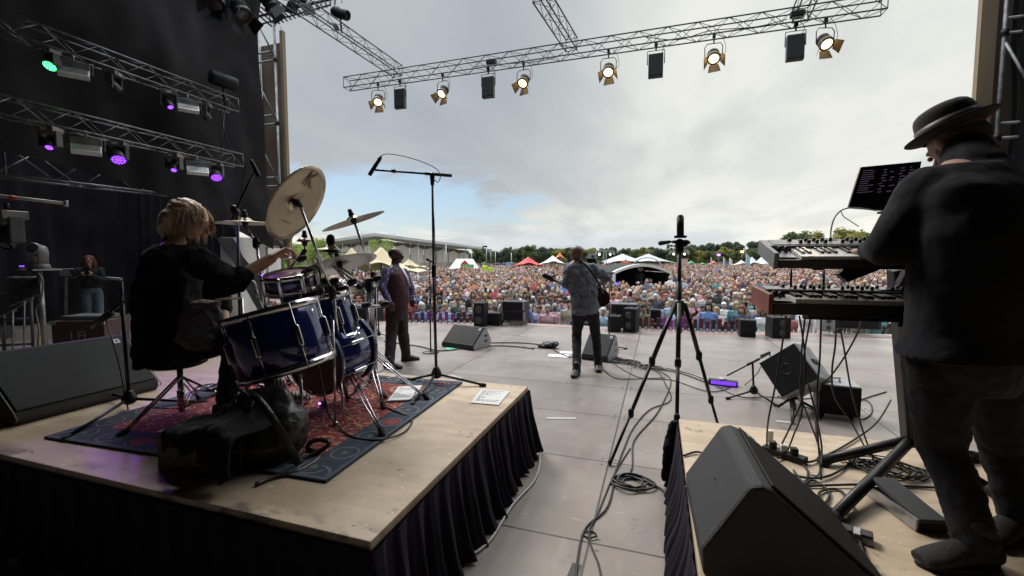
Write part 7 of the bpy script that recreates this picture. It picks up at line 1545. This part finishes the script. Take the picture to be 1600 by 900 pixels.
def shoe(t, ank, toe, z, mat, s=1.0, sole=None, name='shoe', lift=0):
    a = V((ank.x, ank.y, z)); d = V((toe.x - ank.x, toe.y - ank.y, 0)).normalized(); side = V((-d.y, d.x, 0)); mb = MB(); L_ = .27 * s
    mb.loft([(a - d * .075 * s + V((0, 0, .045)), side * .034 * s, V((0, 0, .04))), (a + V((0, 0, .055)), side * .042 * s, V((0, 0, .052))), (a + d * .07 * s + V((0, 0, .045)), side * .044 * s, V((0, 0, .042))), (a + d * .14 * s + V((0, 0, .032)), side * .047 * s, V((0, 0, .028))), (a + d * .185 * s + V((0, 0, .026)), side * .036 * s, V((0, 0, .02)))], 18); mb.cap(a + V((0, 0, .07)), a + V((0, 0, .145)), .047 * s, .050 * s)
    o = blob(name, mb, mat, t, .007, 2)
    mb = MB().loft([(a + V((0, 0, z_)) + d * .055 * s, d * .138 * s, side * .050 * s) for z_ in (.004, .02)], 24); mb.build('sole', sole or rubber, o); return o
def noisecloth(name, c, c2, scale, rough=.85, thr=(.52, .56), bumpv=.3, sc=(1, 1, 1)):
    m = SH(name, rough); v = m.noise(scale, 3, sc, .6); m.color(m.mix(m.step(v, *thr), c, c2)); m.bump(m.noise(30, 4), bumpv, .006); return m.m

# --- singer, profile to the right, one arm hanging
D_ = 6.75
def q(px_, py_, dd=0): return P(px_, py_, d=D_ + dd)
F_ = (RT * .94 - FW * .15).normalized(); F_.z = 0; F_.normalize(); S_ = V((-F_.y, F_.x, 0))      # facing right
tor = [(q(620, 492), S_ * .155, F_ * .115), (q(620, 478), S_ * .17, F_ * .15), (q(621, 464), S_ * .165, F_ * .165), (q(620, 446), S_ * .18, F_ * .155), (q(618, 428), S_ * .19, F_ * .125), (q(617, 418), S_ * .13, F_ * .075), (q(617, 413), S_ * .06, F_ * .055)]
armN = [q(603, 424, -.20), q(597, 450, -.28), q(608, 471, -.32), q(613, 484, -.33)]; armF = [q(631, 426, .18), q(642, 450, .22), q(643, 466, .2), q(644, 478, .18)]
legN = [q(614, 484, -.06), q(612, 520, -.08), P(608, 566, z=.09), P(614, 572, z=.04)]; legF = [q(626, 484, .08), q(629, 518, .06), P(635, 555, z=.09), P(645, 558, z=.04)]
legN[2] = V((legN[2].x, legN[2].y, .09)); 
sg, rt0 = figure('man in a maroon waistcoat and purple flowered shirt standing in profile on the deck', tor, (q(617, 416), q(618, 405)), q(618.5, 399.5), F_, V((0, 0, 1)), [(armN, -F_ * .3 + S_, F_, .35), (armF, S_, F_, .35)], [legN, legF], 1.0, skind, 1.06)
shirtm = noisecloth('flowered_shirt', (.07, .055, .14), (.34, .32, .42), 22, thr=(.57, .60)); maroon = M('maroon_suit', (.060, .016, .021), .8, 0, var=.25, vs=7, bump=.3, bs=22); shoeb = M('polished_shoe', (.010, .009, .009), .55)
mb = MB().loft(grow(tor[1:6], .008), 24); seg(mb, armN[:3], [.072, .058, .042]); seg(mb, armF[:3], [.072, .058, .042]); mb.cap(q(617, 417), q(618, 411), .066, .06); blob('shirt', mb, shirtm, sg, .011, 3, .018, .06)
vt = grow(tor[1:6], .02); vt[-1] = (vt[-1][0] - V((0, 0, .02)), vt[-1][1] * .95, vt[-1][2] * 1.0); blob('waistcoat', MB().loft(vt, 28), maroon, sg, .011, 3, .012, .08)
MB().loft([(q(627, 419) + F_ * .005, S_ * .045, F_ * .02), (q(632, 432) + F_ * .03, S_ * .035, F_ * .02), (q(637, 448) + F_ * .035, S_ * .012, F_ * .015)], 12).build('shirt_front', M('shirt_white', (.60, .60, .64), .8, var=.1), sg)
mb = MB().loft(grow([(q(620, 500), S_ * .12, F_ * .10)] + tor[:3], .014), 24)
for l in (legN, legF): seg(mb, [l[0], l[1], l[2] - V((0, 0, .02))], [.115, .088, .075])
blob('trousers', mb, M('maroon_trousers', (.028, .012, .014), .85, 0, var=.25, vs=7, bump=.3, bs=22), sg, .011, 3, .022, .09)
shoe(sg, legN[2], P(622, 576, z=0), .0, shoeb, 1.08); shoe(sg, legF[2], P(656, 562, z=0), .0, shoeb, 1.08)
hh = MB().ell(q(617.5, 395.5) - F_ * .012, V((.083, .102, .075)), rt0, 18, 12); blob('hair', hh, M('cropped_hair', (.012, .010, .009), .9, bump=.5, bs=200), sg, .009, 2)

# --- guitarist from behind
D_ = 6.35
F_ = (FW * 1.0 - RT * .25).normalized(); F_.z = 0; F_.normalize(); S_ = V((F_.y, -F_.x, 0))       # facing the crowd, slightly left
tor = [(q(914, 494), S_ * .155, F_ * .11), (q(914, 480), S_ * .175, F_ * .13), (q(912, 462), S_ * .17, F_ * .13), (q(909, 440), S_ * .19, F_ * .125), (q(906, 422), S_ * .205, F_ * .11), (q(904, 412), S_ * .15, F_ * .08), (q(902, 407), S_ * .07, F_ * .06)]
aL = [q(890, 419, .02), q(886, 444, .0), q(873, 440, .32), q(868, 437, .36)]; aR = [q(924, 420, 0), q(948, 434, .05), q(935, 446, .30), q(929, 449, .34)]
lL = [q(904, 490), q(901, 525, .08), P(901, 576, z=.09), P(899, 572, z=.04)]; lR = [q(926, 490), q(931, 524, .06), P(935, 568, z=.09), P(937, 566, z=.04)]
gt, rt0 = figure('guitarist in a patterned grey shirt and black trousers seen from behind on the deck', tor, (q(902, 410), q(901, 402, -.01)), q(900.5, 396.5), (F_ * .9 - RT * .35).normalized(), V((-.05, 0, 1)), [(aL, V((0, 0, 1)), -FW, .7), (aR, -F_, V((0, 0, 1)), .6)], [lL, lR], 1.0, M('brown_skin', (.16, .085, .06), .5, var=.12), 1.06)
gsm = noisecloth('grey_flowered_shirt', (.15, .155, .19), (.045, .045, .065), 19, thr=(.57, .62)); blackj = M('black_jeans', (.016, .016, .019), .85, 0, var=.3, vs=10, bump=.3, bs=30)
mb = MB().loft(grow([(q(914, 490), S_ * .175, F_ * .13)] + tor[1:6], .03), 26); seg(mb, [aL[0], aL[1], aL[1].lerp(aL[2], .55)], [.085, .072, .052]); seg(mb, [aR[0], aR[1], aR[1].lerp(aR[2], .35)], [.085, .072, .055]); mb.cap(q(903, 412), q(902, 407), .072, .066)
blob('shirt', mb, gsm, gt, .011, 2, .05, .09)
mb = MB().loft(grow([(q(914, 500), S_ * .12, F_ * .10)] + tor[:2], .012), 24)
for l in (lL, lR): seg(mb, [l[0], l[1], l[2] - V((0, 0, .03))], [.10, .070, .060])
blob('trousers', mb, blackj, gt, .011, 3, .02, .08)
shoe(gt, lL[2], P(897, 590, z=0), 0, shoeb, 1.05); shoe(gt, lR[2], P(935, 579, z=0), 0, shoeb, 1.05)
hh = MB().ell(q(900.5, 393.5) - (F_ * .9 - RT * .35) * .010, V((.084, .103, .082)), rt0, 18, 12); blob('hair', hh, M('short_dark_hair', (.022, .017, .014), .9, bump=.5, bs=160), gt, .009, 2)
MB().tube([q(892, 398, .02), q(890, 397, .1)], .004).build('glasses', black, gt)
MB().tube(smooth([q(904, 406, .03), q(913, 412, -.17), q(928, 430, -.185), q(938, 448, -.14), q(942, 458, .0)], 6), .017, 6).build('guitar_strap', blackp, gt)
ggt = thing('electric_guitar', 'dark electric guitar held by the man in the grey patterned shirt', 'guitar', q(936, 462, .30)); n_ = (-FW * .9 + RT * .1).normalized()
bc = q(930, 462, .27); nd_ = (q(850, 432, .42) - bc).normalized(); up_ = n_.cross(nd_).normalized(); up_ = up_ if up_.z > 0 else -up_
prof = []; 
for k in range(40):
    a = k / 40 * 6.283; rr_ = .165 + .035 * math.cos(2 * a) + .018 * math.cos(3 * a + .4); prof.append((math.cos(a) * rr_ * 1.15, math.sin(a) * rr_ * .95))
MB().prism(prof, bc, nd_, up_, n_ * .045).build('body', M('guitar_body', (.022, .010, .009), .3, coat=.4, var=.4, vs=6), ggt, bev=.01)
MB().bar(bc + nd_ * .1, bc + nd_ * .70, .05, .025, n_).build('neck', M('guitar_neck', (.07, .045, .03), .5), ggt); MB().prism([(0, -.035), (.16, -.02), (.19, .02), (.15, .045), (0, .035)], bc + nd_ * .68, nd_, up_, n_ * .018).build('headstock', blackp, ggt)
mb = MB()
for k in range(6): mb.cyl(bc + nd_ * (.71 + k * .024) + up_ * .04, bc + nd_ * (.71 + k * .024) + up_ * .07, .005, n=6)
mb.build('tuning_pegs', chrome, ggt)

# --- keyboard player, large, from behind, in hat
D_ = 1.66
F_ = (FW - RT * .42); F_.z = 0; F_.normalize(); S_ = V((F_.y, -F_.x, 0))
tor = [(q(1510, 575, .02), S_ * .18, F_ * .13), (q(1515, 520, .0), S_ * .20, F_ * .15), (q(1520, 450, -.02), S_ * .195, F_ * .15), (q(1525, 370, -.02), S_ * .215, F_ * .145), (q(1528, 300, .02), S_ * .225, F_ * .125), (q(1524, 262, .06), S_ * .17, F_ * .09), (q(1518, 238, .10), S_ * .075, F_ * .065)]
aL = [q(1448, 298, .04), q(1392, 386, .06), q(1360, 391, .30), q(1332, 397, .40)]; aR = [q(1605, 300, .02), q(1640, 400, .1), q(1560, 410, .45), q(1540, 412, .52)]
lL = [q(1470, 565, .02), q(1470, 695, .08), P(1524, 842, z=RZ + .10), P(1490, 870, z=RZ + .04)]; lR = [q(1560, 565, .06), q(1566, 700, .16), P(1590, 800, z=RZ + .10), P(1580, 830, z=RZ + .04)]
for l_, (tx_, ty_) in ((lL, (1446, 884)), (lR, (1545, 850))):
    tt_ = P(tx_, ty_, z=RZ); dv_ = V((tt_.x - l_[2].x, tt_.y - l_[2].y, 0)).normalized(); l_[2] = V((l_[2].x, l_[2].y, RZ + .13)); l_[3] = V((l_[2].x, l_[2].y, RZ + .055)) + dv_ * .03
hcK = q(1496, 225, .16); hfK = (FW * .9 + RT * .0 - V((0, 0, .50))).normalized(); huK = (V((0, 0, 1)) + F_ * .30)
kp, rt0 = figure('keyboard player in black jacket and bowler style hat seen from behind at the right', tor, (q(1518, 245, .09), q(1500, 222, .14)), hcK, hfK, huK, [(aL, V((0, 0, -1)), RT, .45), (aR, V((0, 0, -1)), -RT, .45)], [lL, lR], 1.02, skin, 1.05, .007)
jk = M('black_jacket', (.0075, .008, .011), .9, 0, var=.25, vs=4, bump=.9, bs=9, sheen=.03, spec=.2); dj = M('dark_jeans', (.0065, .008, .012), .9, 0, var=.3, vs=7, bump=.35, bs=26)
mb = MB().loft(grow([(q(1505, 556, .0), S_ * .215, F_ * .155)] + tor[1:6], .03), 30); seg(mb, [aL[0], aL[1], aL[2]], [.095, .080, .046]); seg(mb, [aR[0], aR[1], aR[2]], [.092, .078, .052]); mb.cap(q(1522, 268, .04), q(1508, 230, .11), .105, .074)
blob('jacket', mb, jk, kp, .010, 5, .020, .12)
mb = MB().loft(grow([(q(1515, 610, .04), S_ * .14, F_ * .11)] + tor[:2], .015), 26)
for l in (lL, lR): seg(mb, [l[0], l[0].lerp(l[1], .5), l[1], l[1].lerp(l[2], .55), l[2] - V((0, 0, .035))], [.118, .100, .076, .068, .066])
blob('jeans', mb, dj, kp, .010, 4, .020, .06)
boot = M('suede_shoe', (.014, .013, .014), .8, 0, bump=.3, bs=80); shoe(kp, lL[2], P(1446, 884, z=RZ), RZ, boot, 1.1); shoe(kp, lR[2], P(1545, 850, z=RZ), RZ, boot, 1.1)
felt = M('hat_felt', (.016, .016, .016), .95, 0, var=.2, vs=20, sheen=.1, bump=.2, bs=150); hatn = (V((0, 0, 1)) * .93 - RT * .17 + F_ * .30).normalized(); hb = hcK + rt0 @ V((0, -.012, .058)); x_, y_ = frame(hatn)
ht = MB().lathe([(.098, -.01), (.118, .003), (.138, .006), (.152, .013), (.155, .019), (.148, .020), (.12, .012), (.106, .020), (.103, .07), (.094, .105), (.06, .122), (0, .124)], hb, hatn, 48).build('hat', felt, kp); mdf = ht.modifiers.new('s', 'SUBSURF'); mdf.levels = 1; mdf.render_levels = 1
MB().lathe([(.1075, .018), (.1095, .020), (.1075, .050), (.1045, .050)], hb, hatn, 48).build('hat_band', M('hat_band', (.05, .05, .052), .5), ht)
hh = MB().ell(hcK + rt0 @ V((0, -.02, .0)), V((.083, .095, .09)), rt0, 18, 12); blob('hair', hh, M('grey_short_hair', (.10, .095, .09), .9, bump=.5, bs=160), kp, .009, 2)

# --- drummer, seated, back three-quarter, arm out with a stick
D_ = 3.05
F_ = (RT * .92 + FW * .40); F_.z = 0; F_.normalize(); S_ = V((F_.y, -F_.x, 0))      # S_ toward the camera side
tor = [(q(272, 556), S_ * .20, F_ * .15), (q(266, 530), S_ * .20, F_ * .17), (q(262, 490), S_ * .185, F_ * .155), (q(262, 440), S_ * .20, F_ * .15), (q(268, 402), S_ * .215, F_ * .125), (q(276, 382), S_ * .15, F_ * .085), (q(284, 370), S_ * .07, F_ * .06)]
aN = [q(308, 408, -.14), q(360, 442, -.14), q(424, 404, -.02), q(442, 393, .02)]; aF = [q(290, 405, .22), q(345, 470, .30), q(350, 502, .22), q(362, 510, .2)]
hipN = q(290, 548, -.08); knN = q(372, 522, -.10); anN = P(352, 592, d=2.95); hipF = q(296, 540, .12); knF = q(395, 520, .2); anF = P(432, 592, d=3.15)
anN.z = max(anN.z, DZ + .11); anF.z = max(anF.z, DZ + .11)
lN = [hipN, knN, V((anN.x, anN.y, DZ + .13)), V((anN.x, anN.y, DZ + .05))]; lF = [hipF, knF, V((anF.x, anF.y, DZ + .13)), V((anF.x, anF.y, DZ + .05))]
hcD = q(299, 346, .02); hfD = (F_ * .86 - FW * .10 - V((0, 0, .42))).normalized(); huD = V((0, 0, 1)) + F_ * .4
dm, rt0 = figure('drummer with long blond hair and black shirt seated behind the kit, arm raised', tor, (q(284, 376), q(295, 358, .01)), hcD, hfD, huD, [(aN, V((0, 0, -1)), FW, .95), (aF, V((0, 0, -1)), -FW, .9)], [lN, lF], 1.32, M('skin_warm', (.56, .33, .23), .5, 0, var=.12, vs=14, bump=.1, bs=90), 1.06, .006)
ds = M('black_shirt', (.007, .007, .009), .92, 0, var=.25, vs=5, bump=.4, bs=14, spec=.2); dt = M('charcoal_trousers', (.014, .015, .017), .9, 0, var=.25, vs=6, bump=.3, bs=24)
mb = MB().loft(grow([(q(268, 566), S_ * .205, F_ * .17)] + tor[1:6], .035), 28); seg(mb, [aN[0], aN[1], aN[1].lerp(aN[2], .30)], [.098, .088, .072]); seg(mb, [aF[0], aF[1], aF[1].lerp(aF[2], .3)], [.092, .078, .065]); mb.cap(q(276, 388), q(284, 374), .10, .07)
blob('shirt', mb, ds, dm, .011, 2, .06, .10)
mb = MB().loft([(q(318, 470, -.12), S_ * .05, F_ * .09), (q(316, 500, -.16), S_ * .06, F_ * .12), (q(312, 528, -.18), S_ * .07, F_ * .14), (q(316, 545, -.16), S_ * .05, F_ * .10)], 18); blob('shirt_tail', mb, M('grey_tshirt', (.15, .15, .16), .9, 0, var=.1, vs=6, bump=.3, bs=30), dm, .010, 2, .04, .05)
mb = MB().loft(grow(tor[:2], .01), 24)
for l in (lN, lF): seg(mb, [l[0], l[1], l[2]], [.115, .085, .062])
blob('trousers', mb, dt, dm, .011, 3, .02, .08)
sneak = SH('striped_sneaker', .7); sx_, sy_, sz_ = sneak.xyz(); stp = sneak.math('SINE', sneak.math('MULTIPLY', sneak.math('ADD', sx_, sy_), 190.0)); sneak.color(sneak.mix(sneak.step(stp, -.1, .1), (.03, .03, .035), (.45, .42, .42)))
dv_ = F_ * .2; shoe(dm, lN[2], lN[2] + dv_, DZ + .012, MC['striped_sneaker'], 1.05, white); shoe(dm, lF[2], lF[2] + dv_, DZ + .03, MC['striped_sneaker'], 1.05, white)
# hair: a soft mass plus combed strands
hairm = SH('blond_hair', .5); hv1 = hairm.noise(170, 3, (1, 1, .12)); hairm.color(hairm.mix(hairm.step(hv1, .3, .7), (.36, .23, .15), (.72, .52, .37))); hairm.bump(hv1, .25, .004); hairm.b.inputs['Sheen Weight'].default_value = .2
hb_ = MB(); hb_.ell(hcD + rt0 @ V((0, -.045, .048)), V((.108, .118, .092)), rt0, 20, 14); hb_.ell(hcD + rt0 @ V((0, -.085, -.05)), V((.125, .085, .125)), rt0, 20, 14); hb_.ell(hcD + rt0 @ V((.085, -.045, -.035)), V((.034, .065, .10)), rt0, 14, 10); hb_.ell(hcD + rt0 @ V((-.085, -.045, -.035)), V((.034, .065, .10)), rt0, 14, 10)
hobj = blob('hair', hb_, MC['blond_hair'], dm, .010, 3, .03, .03)
rh = random.Random(8); sb_ = MB()
for k in range(2600):
    a = rh.uniform(-2.3, 2.3); e = rh.uniform(.05, 1.35); dr = V((math.sin(a) * math.cos(e), -math.cos(a) * math.cos(e), math.sin(e)))
    p0 = hcD + rt0 @ V((dr.x * .104, -.018 + dr.y * .122, .03 + dr.z * .098)); out = rt0 @ V((dr.x, dr.y, 0)); out = out.normalized() if out.length > .01 else V((0, 0, 1)); pts_ = [p0]; L_ = rh.uniform(.12, .25) * (1 if abs(a) < 1.7 else .45)
    for j in range(1, 6): pts_.append(p0 + out * (.030 * math.sin(j / 5 * 2.2) + rh.uniform(-.018, .018)) - V((0, 0, 1)) * L_ * (j / 5) ** 1.3 * (.55 + .45 * math.cos(e)) + (rt0 @ V((0, 1, 0))) * .02 * j / 5 * (1 if abs(a) > 1.6 else -.3))
    sb_.tube(pts_, [.0018, .0022, .002, .0017, .0012, .0004], 3)
sb_.build('strands', MC['blond_hair'], hobj)
hd = aN[3]; tag(MB().tube([hd + V((-.02, 0, -.05)), hd, P(478, 337, d=3.0)], [.007, .007, .004], 8).build('drumstick', MC['hickory']), 'drumstick held in the drummer\'s raised hand', 'drumstick')

# --- woman with a phone in the wing
D_ = 9.35
F_ = (-FW * .75 + RT * .55); F_.z = 0; F_.normalize(); S_ = V((F_.y, -F_.x, 0)); b0 = P(146, 527, z=0); 
def w(px_, z_, s=0, f=0): q_ = P(px_, 460, d=D_); return V((q_.x, q_.y, z_)) + S_ * s + F_ * f
tor = [(w(144, .88), S_ * .15, F_ * .10), (w(144, .98), S_ * .14, F_ * .11), (w(142, 1.15), S_ * .15, F_ * .11), (w(142, 1.32), S_ * .17, F_ * .10), (w(142, 1.40), S_ * .10, F_ * .07), (w(142, 1.44), S_ * .05, F_ * .05)]
aL = [w(142, 1.35, .17), w(142, 1.14, .22, .08), w(142, 1.24, .08, .25), w(142, 1.30, .04, .28)]; aR = [w(142, 1.35, -.17), w(142, 1.14, -.22, .08), w(142, 1.24, -.06, .25), w(142, 1.30, -.03, .28)]
lL = [w(144, .86, .08), w(145, .48, .09, .02), w(147, .09, .09), w(147, .04, .09, .1)]; lR = [w(144, .86, -.08), w(146, .48, -.08, .03), w(146, .09, -.10, .0), w(146, .04, -.1, .1)]
hcW = w(143, 1.55, 0, .05); wm, rt0 = figure('woman with long auburn hair looking at a phone in the dark wing', tor, (w(142, 1.42), w(143, 1.5, 0, .02)), hcW, (F_ - V((0, 0, .5))).normalized(), V((0, 0, 1)) + F_ * .3, [(aL, -F_, V((0, 0, 1)), .8), (aR, -F_, V((0, 0, 1)), .8)], [lL, lR], .92, skin, .95, .011)
mb = MB().loft(grow(tor[1:5], .03), 22); seg(mb, aL[:3], [.075, .062, .045]); seg(mb, aR[:3], [.075, .062, .045]); blob('jacket', mb, M('wing_jacket', (.018, .018, .02), .85), wm, .014, 2, .03, .08)
mb = MB().loft(grow(tor[:2], .015), 22)
for l in (lL, lR): seg(mb, [l[0], l[1], l[2]], [.10, .075, .06])
blob('jeans', mb, M('pale_jeans', (.13, .18, .23), .85, 0, var=.2, vs=5, bump=.2, bs=40), wm, .013, 3, .015, .08)
shoe(wm, lL[2], lL[3] + F_ * .1, 0, blackp, .95); shoe(wm, lR[2], lR[3] + F_ * .1, 0, blackp, .95)
blob('hair', MB().ell(hcW + rt0 @ V((0, -.03, .03)), V((.095, .10, .09)), rt0).ell(hcW + rt0 @ V((.07, -.01, -.10)), V((.05, .07, .15)), rt0).ell(hcW + rt0 @ V((-.07, -.01, -.10)), V((.05, .07, .15)), rt0).ell(hcW + rt0 @ V((0, -.07, -.1)), V((.09, .05, .15)), rt0), M('auburn_hair', (.14, .045, .025), .6, bump=.6, bs=60), wm, .012, 2, .02, .04)
ph = MB().box(w(142, 1.36, 0, .30), (.075, .012, .15), Matrix.Rotation(math.atan2(F_.y, F_.x) + R(90), 3, 'Z')).build('phone', blackp, bev=.003); tag(ph, 'dark smartphone in the hands of the woman in the wing', 'phone')

# ------------------------------------------------------------------ the lit wash lamps throw a little violet on stage
for nm, pos, aim, en, c_, sz in (('wash_beam', (-7.8, P(181, 240, X=-8).y, 3.0), (-2.6, 1.7, .55), 55, (.42, .08, 1), 26), ('wash_beam', (-7.8, P(333, 280, X=-8).y, 3.0), (-2.4, 2.9, .9), 60, (.42, .08, 1), 30), ('spot_beam', (-7.8, P(76, 230, X=-8).y, 3.0), (-1.0, 1.6, .3), 30, (.5, .15, 1), 22)):
    ld = bpy.data.lights.new(nm, 'SPOT'); lo = bpy.data.objects.new(nm, ld); col.objects.link(lo); ld.energy = en; ld.color = c_; ld.spot_size = R(sz); ld.spot_blend = .8; ld.shadow_soft_size = .08; lo.location = pos; lo.rotation_euler = (V(pos) - V(aim)).to_track_quat('Z', 'Y').to_euler()
